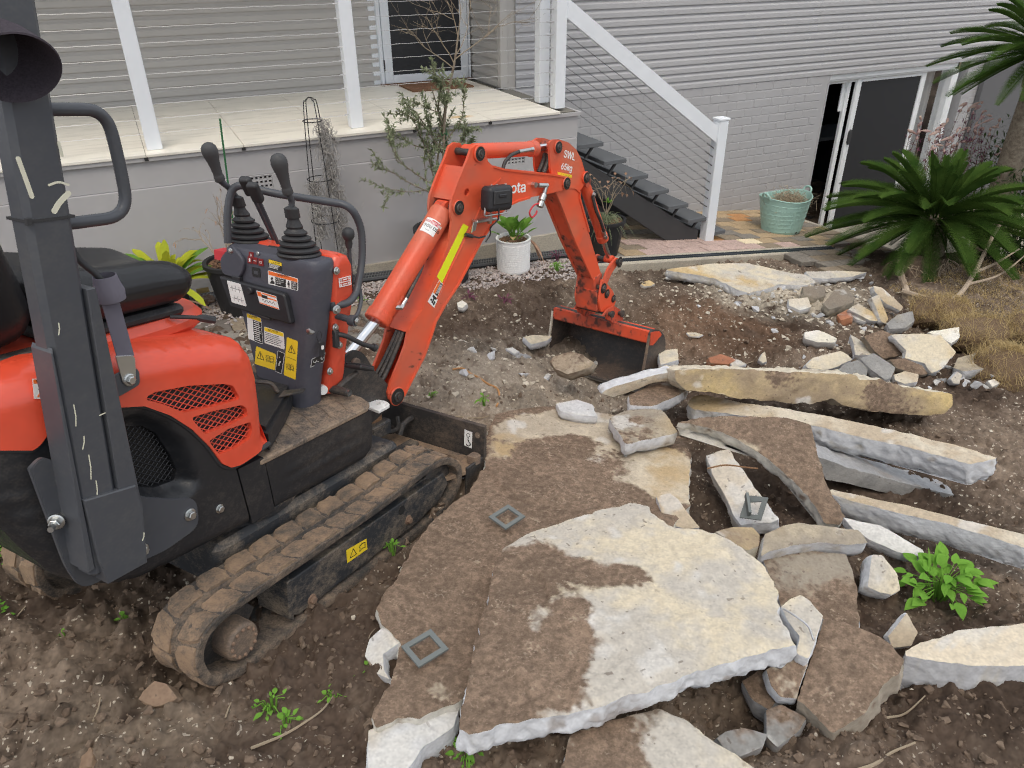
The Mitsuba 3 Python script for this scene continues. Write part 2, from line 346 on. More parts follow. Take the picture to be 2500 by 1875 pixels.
# ---------------------------------------------------------------- ground: one uneven sheet of dug soil
def ss(a, b, x): t = np.clip((x-a)/(b-a), 0, 1); return t*t*(3-2*t)
def pave_z(x, y): return -.5 - .12*(x-4.75) - .03*(y-5.53)
def ground_smooth(x, y):
    x, y = np.asarray(x, float), np.asarray(y, float)
    g = .15 - .11*(x+.13) - .05*(y-1.7)
    foot = -.18 - .055*(x-1.3)
    w = ss(4.2, 4.85, y)*ss(3.35, 3.0, x); g = g*(1-w) + (foot-.02)*w
    w = np.maximum(ss(5.04, 5.07, y)*ss(3.1, 3.25, x), ss(5.2, 5.3, x)*ss(4.36, 4.42, y)*ss(6.9, 6.7, x))
    g = g*(1-w) + (pave_z(x, y)-.05)*w
    w = ss(6.62, 6.75, x); g = g*(1-w) + (-1.25 + 0*x)*w*ss(4.4, 5.0, y) + g*w*(1-ss(4.4, 5.0, y))
    # turf bank on the right, heap under the sago palm, soil heaps by the slabs
    def bump(cx, cy, rx, ry, h, a=0):
        c, s = math.cos(a), math.sin(a); dx, dy = x-cx, y-cy; u, v = (c*dx+s*dy)/rx, (-s*dx+c*dy)/ry
        return h*np.exp(-(u*u+v*v))
    bank = ss(0, .5, (x-4.55)*.62 + (y-2.2)*(-.3) + .25*(y-3.0) - .05); bank *= ss(4.3, 3.7, y)
    g = g + .10*bank
    g = g + bump(6.6, 4.3, .7, .45, .16) + bump(1.98, .72, .42, .22, .13, .3) + bump(1.35, .78, .3, .16, .05) + bump(2.35, 1.0, .25, .2, .04)
    g = g + bump(-.55, 2.0, .5, .35, .05) - bump(2.35, 1.95, .6, .22, .10, -1.0) - bump(1.75, 1.6, .25, .3, .09) - bump(1.25, .98, .25, .14, .10)
    g = g - bump(2.28, 3.30, .62, .55, .17) + bump(1.55, 2.75, .35, .2, .05) + bump(-.35, 1.35, .35, .2, .04) - bump(2.4, 1.1, .22, .18, .06)
    # under the tracked machine the soil is pressed down to the plane of its tracks
    f0, l0, nz = np.array([.814, .560]), np.array([-.567, .823]), np.array([.1314, .0745])
    X, Y = (x+.137)*f0[0]+(y-1.671)*f0[1], (x+.137)*l0[0]+(y-1.671)*l0[1]
    w = ss(-.22, -.02, X)*ss(1.42, 1.15, X)*ss(-.20, -.09, Y)*ss(1.10, .95, Y)
    zt = .15 - .1585*X + .028*Y - .012
    return g*(1-w) + np.minimum(g, zt)*w
def ground(x, y):
    x, y = np.asarray(x, float), np.asarray(y, float)
    p = np.stack([x, y, x*0], -1); soft = 1 - np.maximum(ss(5.02, 5.1, y), 0)*.8
    n = (meshkit.fbm(p*2.3, 3, 3)-.5)*.060 + (meshkit.fbm(p*8, 3, 11)-.5)*.055
    q = p + (meshkit.fbm(p*12, 2, 21)[..., None]-.5)*.10
    rg = 1-np.abs(meshkit.noise(q*15, 31)*2-1); n -= np.maximum(rg-.80, 0)*.055      # cracks between clods
    c = meshkit.fbm(p*24, 2, 5); n += np.maximum(c-.50, 0)*.11
    cl = meshkit.noise(p*46, 9); n += np.maximum(cl-.55, 0)*.045; n += (meshkit.noise(p*85, 13)-.5)*.009
    return ground_smooth(x, y) + n*soft
def gz(x, y): return float(ground(np.array([x]), np.array([y]))[0])
def axis_(segs):
    out = []
    for a, b, s in segs: out.append(np.arange(a, b, s))
    return np.concatenate(out)
gx = axis_([(-40, -5, 5), (-5, -1.2, .06), (-1.2, 2.6, .0105), (2.6, 5.2, .018), (5.2, 7.2, .035), (7.2, 12, .2), (12, 60, 6)])
gy = axis_([(-30, -2, 4), (-2, .42, .08), (.42, 1.6, .009), (1.6, 3.4, .014), (3.4, 5.5, .03), (5.5, 9, .12), (9, 60, 6)])
GX, GY = np.meshgrid(gx, gy); GZ = ground(GX, GY)
far = np.maximum.reduce([ss(7, 10, GX), ss(-3, -6, GX), ss(-.5, -3, GY), ss(7, 9, GY)]); GZ = GZ*(1-far) + far*np.clip(ground_smooth(np.clip(GX, -4, 7), np.clip(GY, -1, 6)), -1.4, .4)
nx, ny = len(gx), len(gy); I, J = np.meshgrid(np.arange(nx-1), np.arange(ny-1)); b = (J*nx+I).ravel()
def _soil(p, n, uv):
    a = fbm(p.x*1.7+3, p.y*1.7, 0, 3); b = fbm(p.x*14, p.y*14, p.z*14, 3); s = fbm(p.x*75, p.y*75, p.z*75, 2)
    c = mix((.085, .060, .045), (.215, .165, .125), sst(.35, .72, a*.62 + b*.38))
    pale = sst(1.0, .35, dr.sqrt(dr.square((p.x-1.75)/1.0)+dr.square((p.y-3.35)/.85)))*sst(.30, .6, b+.12)
    c = mix(c, (.37, .32, .26), pale*.62)
    red = sst(1.0, .4, dr.sqrt(dr.square((p.x-3.35)/.75)+dr.square((p.y-3.75)/.8)))
    c = mix(c, (.165, .098, .062), red*.75*sst(.2, .5, a+.2))
    pale2 = sst(1.0, .35, dr.sqrt(dr.square((p.x-4.45)/.95)+dr.square((p.y-4.15)/.75)))
    c = mix(c, (.50, .44, .35), pale2*.85*sst(.3, .6, b+.1))
    dust = sst(1.0, .3, dr.sqrt(dr.square((p.x+.33)/.30)+dr.square((p.y-1.62)/.22))); c = mix(c, (.30, .235, .175), dust*.55*sst(.3, .55, b))
    wet = sst(.55, .25, fbm(p.x*3.1, p.y*3.1, 7, 2)); c = c*(1-.30*wet)
    chip = sst(.80, .86, noise(p.x*95, p.y*95, p.z*95)); c = mix(c, (.50, .44, .36), chip*sst(.35, .6, a+.1)*.8)
    return c*(.62+.76*s)
mat('mat_soil', mikit.proc(_soil), .95, spec=.15, bump=mikit.proc(lambda p, n, uv: fbm(p.x*120, p.y*120, p.z*120, 2), 8e-4), bs=.004)
structure('ground', TM(np.stack([GX, GY, GZ], -1).reshape(-1, 3), quad2tri(np.stack([b, b+1, b+nx+1, b+nx], 1))), 'mat_soil', True)
# soil crumbs
def scatter(n, box_, keep, seed):
    g = np.random.default_rng(seed); x = g.uniform(box_[0], box_[1], n); y = g.uniform(box_[2], box_[3], n); m = keep(x, y, g); return x[m], y[m], g
def pieces(x, y, size, g, variants, sink=.3, tilt=1.0):
    """Many small lumps on the ground as one mesh."""
    vs, fs, at = [], [], 0; z = ground(x, y)
    for i in range(len(x)):
        v0, f0 = variants[g.integers(len(variants))]; a, t1 = g.uniform(0, 6.28), g.normal(0, .35*tilt)
        c, s = math.cos(a), math.sin(a); R = np.array([[c, -s, 0], [s, c, 0], [0, 0, 1]])@np.array([[1, 0, 0], [0, math.cos(t1), -math.sin(t1)], [0, math.sin(t1), math.cos(t1)]])
        sz = size[i]; vs.append(v0@R.T*sz + [x[i], y[i], z[i] + sz*(1-2*sink)*.35]); fs.append(f0+at); at += len(v0)
    return TM(np.vstack(vs), np.vstack(fs))
def variants(n, k, seed, flat=.7, pts=10):
    out = []
    for i in range(n):
        m = rock(1.0, seed+i, pts, flat=flat, sy=.8); out.append((np.array(m.vertices), np.array(m.faces)))
    return out
V_clod, V_chip, V_peb = variants(10, 0, 100, .75, 11), variants(10, 0, 200, .35, 9), variants(12, 0, 300, .62, 12)
notpaved = lambda x, y: ~((y > 5.0) & (x > 3.1)) & ~((x > 5.2) & (y > 4.4)) & (y < 4.95)
dens = lambda x, y, g: notpaved(x, y) & (g.uniform(size=len(x)) < np.clip(1.6/(x*x*.6+y*y+.3), .08, 1)) & (g.uniform(size=len(x)) < .25+1.0*meshkit.noise(np.stack([x*2, y*2, x*0], -1), 3))
x, y, g = scatter(90000, (-1.3, 5.0, .5, 4.9), dens, 21)
mat('mat_clod', mikit.proc(lambda p, n, uv: mix((.10, .068, .05), (.23, .175, .13), fbm(p.x*16, p.y*16, p.z*16, 3))*(.7+.5*noise(p.x*130, p.y*130, p.z*130))), .95, spec=.15)
stuff('soil_crumbs', pieces(x, y, g.uniform(.0025, .006, len(x))*g.choice([1, 1, 1, 1, 1.5, 1.5, 2.4, 4.0], len(x)), g, V_clod), 'mat_clod', 'loose dark brown crumbs of soil strewn over the dug ground', 'soil')
def chipmask(x, y, g):
    d = .16 + .6*np.exp(-((x-1.9)/.9)**2-((y-3.5)/.7)**2) + 4.5*np.exp(-((x-4.4)/.75)**2-((y-4.2)/.55)**2) + 1.6*np.exp(-((x-4.3)/.7)**2-((y-3.1)/.6)**2)
    return notpaved(x, y) & (g.uniform(size=len(x)) < d*.45)
x, y, g = scatter(15000, (-1.2, 5.4, .6, 4.98), chipmask, 31)
mat('mat_chip', mikit.proc(lambda p, n, uv: mix((.36, .31, .24), (.66, .60, .50), noise(p.x*23, p.y*23, p.z*23))*(.75+.4*noise(p.x*200, p.y*200, p.z*200))), .9, spec=.2)
sz = g.uniform(.004, .011, len(x))*np.where(y > 2.6, g.choice([1, 1.3, 2.0, 3.0], len(x)), g.choice([1, 1, 1.4], len(x)))
stuff('rubble_chips', pieces(x, y, sz, g, V_chip, .25), 'mat_chip', 'small pale chips of broken concrete scattered over the soil', 'rubble')
# gravel bed at the foot of the veranda wall
def gmask(x, y, g): return (y > 4.90 - .05*np.sin(x*3.1) - .06*np.sin(x*7)) & (y < 5.27) & (x < 3.15+.1*np.sin(y*40))
x, y, g = scatter(9000, (-.9, 3.2, 4.78, 5.28), gmask, 41)
gm = pieces(x, y, g.uniform(.009, .017, len(x)), g, V_peb, .0)
gcols = np.array([(.50, .44, .41), (.42, .33, .30), (.36, .34, .34), (.58, .52, .48), (.30, .25, .23), (.46, .40, .38)])
gc = np.repeat(gcols[g.integers(6, size=len(x))]*g.uniform(.8, 1.15, (len(x), 1)), [len(V_peb[0][0])]*len(x), 0) if len({len(v[0]) for v in V_peb}) == 1 else None
if gc is None:
    h = meshkit.noise(np.asarray(gm.vertices)*37, 4)
    gc = gcols[np.minimum((h*8.0).astype(int), 5) % 6]
scene['mat_gravel'] = {'type': 'twosided', 'bsdf': {'type': 'principled', 'base_color': {'type': 'mesh_attribute', 'name': 'vertex_color'}, 'roughness': .8, 'specular': .3}}
stuff('gravel', gm, 'mat_gravel', 'pinkish grey pebbles along the foot of the veranda wall', 'gravel', color=gc)
# ---------------------------------------------------------------- pavers, drains
def _pave(p, n, uv):
    c = uv.x; s = fbm(p.x*60, p.y*60, p.z*60, 2); w = fbm(p.x*3, p.y*3, 0, 2)
    col = mix((.20, .165, .125), (.30, .25, .19), c)
    return col*(.72+.55*s)*(.8+.4*w)
_pc = {'grey': (.205, .185, .16), 'brown': (.235, .19, .14), 'tan': (.36, .27, .17), 'pink': (.43, .32, .28), 'cream': (.68, .58, .40), 'orange': (.42, .22, .10), 'dark': (.15, .13, .115)}
for nme, c in _pc.items():
    mat('mat_paver_'+nme, mikit.proc((lambda c: lambda p, n, uv: C3(c)*(.62+.5*fbm(p.x*70, p.y*70, p.z*70, 2)+.26*fbm(p.x*4, p.y*4, 1, 2)))(c)), .9, spec=.2)
pav = thing('pavement', 'paved area of worn mixed brown and pink clay pavers', 'pavement', kind='structure'); labels[pav] = {'kind': 'structure'}
def tilted_box(x0, x1, y0, y1, zf, h, b=.006, dz=0.0, jit=None):
    m = box(x0, x1, y0, y1, -h, 0, b); v = np.array(m.vertices); v[:, 2] += zf(v[:, 0], v[:, 1]) + dz; m.vertices = v; return m
r2 = np.random.default_rng(5); row = 0; yy = 5.225
while yy < YW-.05:
    x = 3.26 + (.12 if row % 2 else 0) - .12
    while x < 6.60:
        x1 = min(x+.232, 6.615 + .01*math.sin(yy*9)); xc = (x+x1)/2
        if x1 - x > .06:
            if row < 3 and 3.95 < xc < 5.15 and not (row == 2 and xc > 4.7): cn = 'pink'
            elif abs(xc-5.33) < .12 and row == 1: cn = 'cream'
            elif abs(xc-4.98) < .13 and row == 2: cn = 'orange'
            elif row == 0 and abs(xc-5.55) < .12: cn = 'pink'
            elif row >= 5 and xc > 4.9: cn = r2.choice(['tan', 'brown', 'tan', 'orange', 'grey'])
            elif xc < 3.95: cn = r2.choice(['tan', 'brown', 'tan', 'grey'])
            else: cn = r2.choice(['grey', 'brown', 'grey', 'brown', 'tan'])
            part(pav, 'paver', tilted_box(x+.003, x1-.003, yy+.003, yy+.157, pave_z, .05, .005, r2.normal(0, .0025)), 'mat_paver_'+cn, 30)
        x = x1
    yy += .160; row += 1
yy = 4.43; row = 0
while yy < 5.03:
    x = 5.12 + .10*math.sin(yy*7) + (.12 if row % 2 else 0) + max(0, 4.7-yy)*.6
    while x < 6.60:
        x1 = min(x+.232, 6.61)
        if x1-x > .06: part(pav, 'paver', tilted_box(x+.003, x1-.003, yy+.003, yy+.157, pave_z, .05, .005, r2.normal(0, .003)), 'mat_paver_'+r2.choice(['grey', 'brown', 'grey', 'orange' if row == 0 else 'brown']), 30)
        x = x1
    yy += .160; row += 1
yy = 4.02; row = 0                                     # grey pavers behind the machine
while yy < 4.80:
    x = -.75 + (.12 if row % 2 else 0)
    while x < 1.28 - .25*(row == 0) - .12*(row == 1):
        lift = .02 if (row == 2 and x > 1.0) else r2.normal(0, .004)
        part(pav, 'paver', tilted_box(x+.003, x+.229, yy+.003, yy+.225, lambda a, b_: ground_smooth(a, b_)+.012, .05, .006, lift), 'mat_paver_'+r2.choice(['grey', 'dark', 'grey', 'brown']), 30)
        x += .232
    yy += .228; row += 1
cst = structure('concrete_strip', cat_([tilted_box(3.02, 6.05, 5.175, 5.222, pave_z, .12, .006, -.001), tilted_box(3.02, 6.05, 5.030, 5.078, pave_z, .16, .008, .0)]), 'mat_gravel', color=np.full((48, 3), .44)) if False else None
mat('mat_concrete', mikit.proc(lambda p, n, uv: mix((.50, .45, .36), (.33, .30, .25), fbm(p.x*6, p.y*6, p.z*6, 3))*(.75+.4*noise(p.x*150, p.y*150, p.z*150))), .9, spec=.2)
structure('concrete_kerb', cat_([tilted_box(3.02, 6.05, 5.176, 5.222, pave_z, .12, .006, -.002), tilted_box(3.02, 5.35, 5.022, 5.078, pave_z, .18, .01, .0), box(-3, 3.18, 5.405, 5.4295, -.4, -.115), ]), 'mat_concrete')
mat('mat_drain', (.035, .042, .05), .35); mat('mat_drain_grey', (.10, .105, .11), .5)
def grate(x0, x1, y0, y1, zf, pitch, name, label, m_):
    t = thing(name, label, 'drain'); ms = []; L = x1-x0
    for yy0 in (y0, (y0+y1)/2-.005, y1-.012): ms.append(tilted_box(x0, x1, yy0, yy0+.012, zf, .02, .001))
    n = int(L/pitch)
    for i in range(n):
        a = x0+(i+.5)*pitch; bm = hull([(a+s+k, yv, zz_) for s in (-.0035, .0035) for yv, k in ((y0+.012, -.008), ((y0+y1)/2-.005, .008)) for zz_ in (-.012, 0)])
        v = np.array(bm.vertices); v2 = v.copy(); v2[:, 1] += (y1-y0)/2-.006; v2[:, 0] += 0
        for w in (v, v2): w[:, 2] += zf(w[:, 0], w[:, 1])-.001; ms.append(TM(w, bm.faces))
    part(t, 'grille', cat_(ms), m_); part(t, 'channel', tilted_box(x0, x1, y0+.003, y1-.003, zf, .10, 0, -.022), 'mat_dark_gap')
foot_z = lambda x, y: -.165 - .055*(np.asarray(x)-1.3)
grate(-1.0, 3.1, 5.29, 5.40, foot_z, .022, 'strip_drain', 'grey slotted drain running along the foot of the veranda wall', 'mat_drain_grey')
grate(3.04, 6.04, 5.082, 5.174, lambda x, y: pave_z(x, y)-.004, .022, 'channel_drain', 'dark slotted channel drain along the edge of the clay pavers', 'mat_drain')
structure('lower_slab', box(6.63, 11, 4.6, YW, -1.35, -1.18), 'mat_concrete')
structure('retaining_edge', cat_([tilted_box(6.60, 6.68, 4.4, YW, lambda x, y: pave_z(6.6, y)-.01, .7, .01)]), 'mat_concrete')
SLAB = {  # outline of the upper face in metres, thickness, material, dirt, face normal
'front': ([(0.395,1.155,0.308), (0.466,1.268,0.293), (0.555,1.411,0.274), (0.650,1.548,0.256), (0.754,1.709,0.234), (0.819,1.782,0.224), (0.893,1.815,0.217), (0.963,1.836,0.211), (1.042,1.838,0.206), (1.117,1.846,0.201), (1.186,1.839,0.198), (1.253,1.843,0.194), (1.364,1.838,0.189), (1.416,1.787,0.191), (1.395,1.737,0.197), (1.405,1.653,0.205), (1.447,1.610,0.206), (1.496,1.575,0.207), (1.520,1.535,0.210), (1.544,1.484,0.213), (1.550,1.426,0.219), (1.549,1.373,0.224), (1.549,1.322,0.229), (1.523,1.260,0.236), (1.497,1.214,0.242), (1.412,1.113,0.257), (1.389,1.053,0.264), (1.375,1.007,0.269), (1.295,1.022,0.272), (1.185,1.039,0.276), (1.060,1.051,0.282), (0.942,1.057,0.288), (0.784,1.065,0.296), (0.687,1.076,0.300), (0.587,1.099,0.303), (0.506,1.119,0.305), (0.417,1.130,0.309)], 0.095, 'cream', 0.42, (0.054,0.097,0.994), [(0.448,1.204,0.3,0.45,0.14),(0.543,1.351,0.281,0.45,0.14),(0.644,1.519,0.259,0.45,0.13),(0.741,1.666,0.239,0.38,0.11),(0.885,1.75,0.223,0.25,0.1),(0.422,1.142,0.308,0.3,0.12),(0.694,1.216,0.286,0.42,0.09),(0.771,1.268,0.277,0.4,0.08),(0.853,1.324,0.267,0.25,0.07),(0.879,1.393,0.258,0.42,0.07),(0.685,1.129,0.295,0.3,0.07),(1.029,1.525,0.237,0.32,0.06),(1.117,1.483,0.237,0.4,0.07),(1.16,1.413,0.241,0.25,0.07),(0.974,1.64,0.229,0.22,0.08),(1.148,1.306,0.252,0.3,0.06),(1.195,1.305,0.25,0.2,0.05),(0.892,1.668,0.231,0.25,0.08),(0.935,1.255,0.269,0.06,0.15),(1.337,1.214,0.251,-0.3,0.25),(1.298,1.078,0.266,-0.25,0.2),(1.258,1.68,0.21,-0.25,0.12),(1.325,1.522,0.222,-0.15,0.12),(1.158,1.146,0.267,-0.2,0.2)]),
'left': ([(1.286,2.847,0.027), (1.427,2.871,0.011), (1.648,2.829,-0.008), (1.812,2.653,-0.012), (1.945,2.504,-0.015), (2.002,2.341,-0.010), (1.940,2.189,0.006), (1.663,1.849,0.057), (1.308,1.607,0.109), (0.864,1.441,0.164), (0.629,1.270,0.199), (0.494,1.320,0.209), (0.456,1.299,0.214), (0.404,1.301,0.220), (0.339,1.291,0.227), (0.287,1.313,0.230), (0.225,1.302,0.237), (0.225,1.340,0.235), (0.262,1.387,0.228), (0.307,1.442,0.220), (0.377,1.567,0.204), (0.357,1.655,0.200), (0.356,1.739,0.195), (0.437,1.841,0.180), (0.572,2.015,0.154), (0.699,2.138,0.133), (0.896,2.271,0.105), (1.040,2.424,0.080), (1.084,2.558,0.067), (1.192,2.738,0.044)], 0.09, 'earth', 0.75, (0.099,0.067,0.993), [(1.451,2.688,0.021,-0.34,0.14),(1.647,2.615,0.007,-0.36,0.16),(1.769,2.429,0.007,-0.4,0.16),(1.783,2.147,0.025,-0.42,0.15),(1.677,1.945,0.049,-0.38,0.12),(1.584,2.072,0.05,-0.2,0.12),(1.277,2.66,0.04,-0.22,0.12),(1.539,2.343,0.036,-0.25,0.12),(1.135,2.497,0.066,-0.1,0.1),(1.21,2.273,0.073,0.1,0.15),(0.399,1.336,0.218,-0.2,0.08),(0.462,1.367,0.209,-0.15,0.07),(1.094,2.108,0.096,-0.12,0.05)]),
'chipw': ([(0.275,1.606,0.160), (0.306,1.653,0.171), (0.356,1.665,0.188), (0.380,1.580,0.194), (0.323,1.576,0.176), (0.310,1.526,0.171), (0.315,1.481,0.172), (0.287,1.528,0.163)], 0.06, 'pale', 0.05, (-0.312,-0.013,0.950), []),
'lowleft': ([(0.210,1.320,0.212), (0.277,1.325,0.204), (0.340,1.299,0.198), (0.398,1.305,0.192), (0.449,1.292,0.187), (0.417,1.244,0.193), (0.324,1.221,0.204), (0.281,1.180,0.211), (0.233,1.148,0.218), (0.164,1.178,0.224), (0.192,1.273,0.216)], 0.1, 'pale', 0.12, (0.109,0.050,0.993), []),
'smalltop': ([(1.692,2.486,0.100), (1.764,2.514,0.091), (1.835,2.522,0.083), (1.907,2.513,0.075), (1.981,2.473,0.069), (1.958,2.396,0.075), (1.945,2.349,0.079), (1.914,2.261,0.087), (1.763,2.247,0.104), (1.626,2.249,0.119), (1.639,2.299,0.115), (1.660,2.387,0.109)], 0.075, 'earth2', 0.5, (0.109,0.050,0.993), [(1.825,2.411,0.089,0.2,0.08)]),
'smallfar': ([(1.901,2.646,0.079), (2.095,2.714,0.055), (2.233,2.719,0.039), (2.306,2.684,0.033), (2.250,2.616,0.042), (2.152,2.564,0.056), (1.941,2.499,0.082), (1.853,2.550,0.089)], 0.07, 'earth2', 0.6, (0.109,0.050,0.993), []),
'chipfar': ([(1.574,2.774,0.049), (1.696,2.785,0.035), (1.737,2.708,0.034), (1.692,2.585,0.045), (1.609,2.637,0.052), (1.554,2.696,0.055)], 0.045, 'pale', 0.1, (0.109,0.050,0.993), []),
'longleft': ([(1.778,2.688,0.092), (1.795,2.685,0.109), (1.855,2.676,0.126), (2.008,2.653,0.145), (2.145,2.634,0.153), (2.176,2.632,0.127), (2.174,2.634,0.092), (2.046,2.651,0.103), (1.918,2.671,0.071), (1.841,2.682,0.059)], 0.07, 'pale2', 0.3, (-0.135,-0.988,-0.069), []),
'longtop': ([(2.104,2.563,0.203), (2.278,2.508,0.195), (2.660,2.377,0.154), (3.004,2.255,0.107), (3.020,2.237,0.078), (3.131,2.202,0.073), (3.249,2.147,0.029), (3.504,2.046,-0.027), (3.498,2.021,-0.085), (3.438,2.022,-0.121), (3.313,2.063,-0.113), (3.130,2.131,-0.081), (3.010,2.179,-0.054), (2.894,2.231,-0.016), (2.867,2.248,0.005), (2.755,2.277,-0.003), (2.636,2.316,0.005), (2.502,2.366,0.029), (2.351,2.425,0.060), (2.298,2.453,0.087), (2.149,2.507,0.109), (2.110,2.540,0.157)], 0.3, 'ochre', 0.4, (-0.258,-0.878,0.403), [(2.178,2.525,0.169,-0.3,0.12),(2.971,2.257,0.092,-0.3,0.06),(2.429,2.401,0.058,-0.25,0.1),(2.552,2.38,0.092,0.2,0.2),(3.24,2.121,-0.033,0.3,0.2)]),
'longmid': ([(2.231,2.587,-0.033), (2.291,2.629,-0.028), (2.343,2.621,-0.021), (2.390,2.549,-0.012), (2.485,2.385,0.008), (2.585,2.253,0.027), (2.712,2.044,0.053), (2.841,1.789,0.081), (2.915,1.618,0.099), (2.970,1.476,0.113), (2.852,1.508,0.097), (2.721,1.782,0.067), (2.566,2.095,0.033), (2.433,2.274,0.008), (2.330,2.418,-0.012), (2.229,2.533,-0.030)], 0.125, 'pale2', 0.35, (-0.120,0.050,0.991), []),
'darkunder': ([(2.424,1.917,0.001), (2.660,1.784,-0.087), (3.001,1.595,-0.194), (3.003,1.586,-0.255), (2.745,1.727,-0.187), (2.478,1.874,-0.112)], 0.2, 'grey', 0.35, (-0.452,-0.884,0.121), []),
'longlow': ([(2.284,1.713,-0.003), (2.314,1.722,0.000), (2.459,1.499,0.030), (2.570,1.300,0.054), (2.665,1.138,0.075), (2.731,1.001,0.090), (2.671,0.962,0.085), (2.602,1.094,0.070), (2.487,1.346,0.042), (2.394,1.486,0.023)], 0.115, 'pale2', 0.3, (-0.115,0.058,0.992), []),
'tilted': ([(1.882,2.234,0.163), (1.995,2.212,0.175), (2.109,2.163,0.178), (2.236,2.091,0.175), (2.339,2.029,0.172), (2.397,1.963,0.159), (2.365,1.907,0.134), (2.339,1.860,0.113), (2.307,1.788,0.082), (2.280,1.735,0.059), (2.251,1.648,0.024), (2.236,1.571,-0.006), (2.191,1.554,-0.019), (2.151,1.579,-0.018), (2.158,1.641,0.005), (2.161,1.711,0.030), (2.151,1.790,0.056), (2.130,1.896,0.089), (2.097,1.991,0.116), (2.059,2.071,0.137), (1.974,2.170,0.157)], 0.085, 'earth', 0.85, (-0.164,-0.324,0.932), [(2.052,1.984,0.105,-0.35,0.08),(2.177,1.991,0.13,-0.25,0.08),(2.172,1.724,0.036,-0.3,0.06),(2.291,1.934,0.13,0.1,0.1)]),
'bracket': ([(1.955,2.104,0.040), (2.009,2.092,0.056), (2.054,2.074,0.068), (2.029,1.994,0.057), (1.994,1.834,0.040), (1.961,1.649,0.023), (1.922,1.660,0.012), (1.831,1.722,-0.012), (1.857,1.824,-0.000), (1.896,1.945,0.017), (1.924,2.031,0.028)], 0.1, 'pale', 0.35, (-0.278,-0.042,0.960), []),
'wedge': ([(1.551,1.910,0.095), (1.602,1.896,0.105), (1.614,1.861,0.098), (1.615,1.788,0.077), (1.620,1.717,0.057), (1.572,1.738,0.050), (1.540,1.778,0.053), (1.524,1.827,0.063)], 0.06, 'pale2', 0.3, (-0.261,-0.272,0.926), []),
'bar': ([(1.725,1.500,0.156), (1.800,1.502,0.160), (1.873,1.487,0.160), (1.959,1.434,0.152), (2.055,1.376,0.143), (2.047,1.321,0.129), (1.964,1.347,0.131), (1.891,1.391,0.138), (1.809,1.414,0.139), (1.686,1.439,0.139), (1.652,1.433,0.136)], 0.09, 'earth2', 0.3, (-0.051,-0.235,0.971), []),
'barleft': ([(1.569,1.585,0.159), (1.648,1.582,0.153), (1.722,1.557,0.143), (1.718,1.516,0.138), (1.677,1.475,0.134), (1.625,1.473,0.138), (1.597,1.521,0.147)], 0.09, 'ochre', 0.4, (0.073,-0.147,0.986), []),
'slim': ([(2.193,1.545,0.022), (2.229,1.495,0.026), (2.272,1.445,0.032), (2.294,1.368,0.029), (2.311,1.270,0.023), (2.283,1.263,0.015), (2.233,1.326,0.009), (2.196,1.414,0.008), (2.184,1.485,0.013)], 0.06, 'pale', 0.12, (-0.253,-0.105,0.962), []),
'block': ([(1.680,1.449,0.093), (1.768,1.434,0.096), (1.858,1.409,0.098), (1.964,1.338,0.098), (1.929,1.270,0.093), (1.876,1.204,0.087), (1.753,1.077,0.075), (1.721,1.110,0.076), (1.687,1.164,0.078), (1.680,1.267,0.083), (1.592,1.259,0.080), (1.636,1.343,0.086)], 0.12, 'earth2', 0.6, (-0.037,-0.056,0.998), []),
'boulder': ([(1.587,1.095,0.191), (1.621,1.049,0.200), (1.653,0.983,0.210), (1.664,0.926,0.215), (1.654,0.863,0.216), (1.604,0.839,0.206), (1.554,0.838,0.196), (1.513,0.824,0.188), (1.444,0.803,0.175), (1.394,0.805,0.165), (1.338,0.804,0.153), (1.334,0.855,0.150), (1.340,0.889,0.150), (1.332,0.929,0.146), (1.373,0.958,0.153), (1.442,0.999,0.166), (1.497,1.039,0.175)], 0.13, 'soil', 0.95, (-0.201,0.044,0.979), []),
'splinter': ([(1.459,1.151,0.243), (1.500,1.160,0.246), (1.543,1.158,0.248), (1.552,1.128,0.245), (1.550,1.071,0.237), (1.458,1.012,0.223), (1.409,0.983,0.217), (1.390,1.011,0.219), (1.436,1.049,0.227), (1.441,1.102,0.235)], 0.06, 'cream', 0.3, (-0.056,-0.137,0.989), []),
'underchip': ([(1.310,1.036,0.165), (1.362,1.035,0.178), (1.430,0.996,0.184), (1.370,0.959,0.154), (1.337,0.935,0.137), (1.302,0.960,0.136), (1.297,0.994,0.147)], 0.08, 'cream', 0.5, (-0.248,-0.317,0.915), []),
'right': ([(1.711,0.899,0.188), (1.764,0.897,0.186), (1.848,0.893,0.183), (1.948,0.875,0.180), (2.130,0.813,0.177), (2.240,0.763,0.176), (2.078,0.665,0.187), (1.968,0.707,0.189), (1.820,0.781,0.190), (1.692,0.884,0.189)], 0.15, 'streak', 0.3, (0.036,0.054,0.998), []),
'bottom': ([(0.569,0.971,0.207), (0.618,1.021,0.202), (0.686,1.089,0.194), (0.797,1.085,0.185), (0.952,1.063,0.173), (0.996,1.005,0.171), (1.015,0.937,0.172), (1.042,0.882,0.172), (1.071,0.800,0.173), (1.074,0.727,0.175)], 0.09, 'cream', 0.5, (0.081,0.037,0.996), [(0.749,1.061,0.189,0.2,0.12),(0.847,1.055,0.182,0.15,0.1),(0.946,0.903,0.179,-0.2,0.12),(0.733,0.984,0.194,0.1,0.1)]),
'stub': ([(1.937,1.205,0.067), (1.989,1.246,0.087), (2.035,1.285,0.106), (2.077,1.275,0.098), (2.086,1.208,0.061), (2.056,1.161,0.036), (2.009,1.159,0.038), (1.966,1.179,0.051)], 0.07, 'cream', 0.45, (0.047,-0.484,0.874), []),
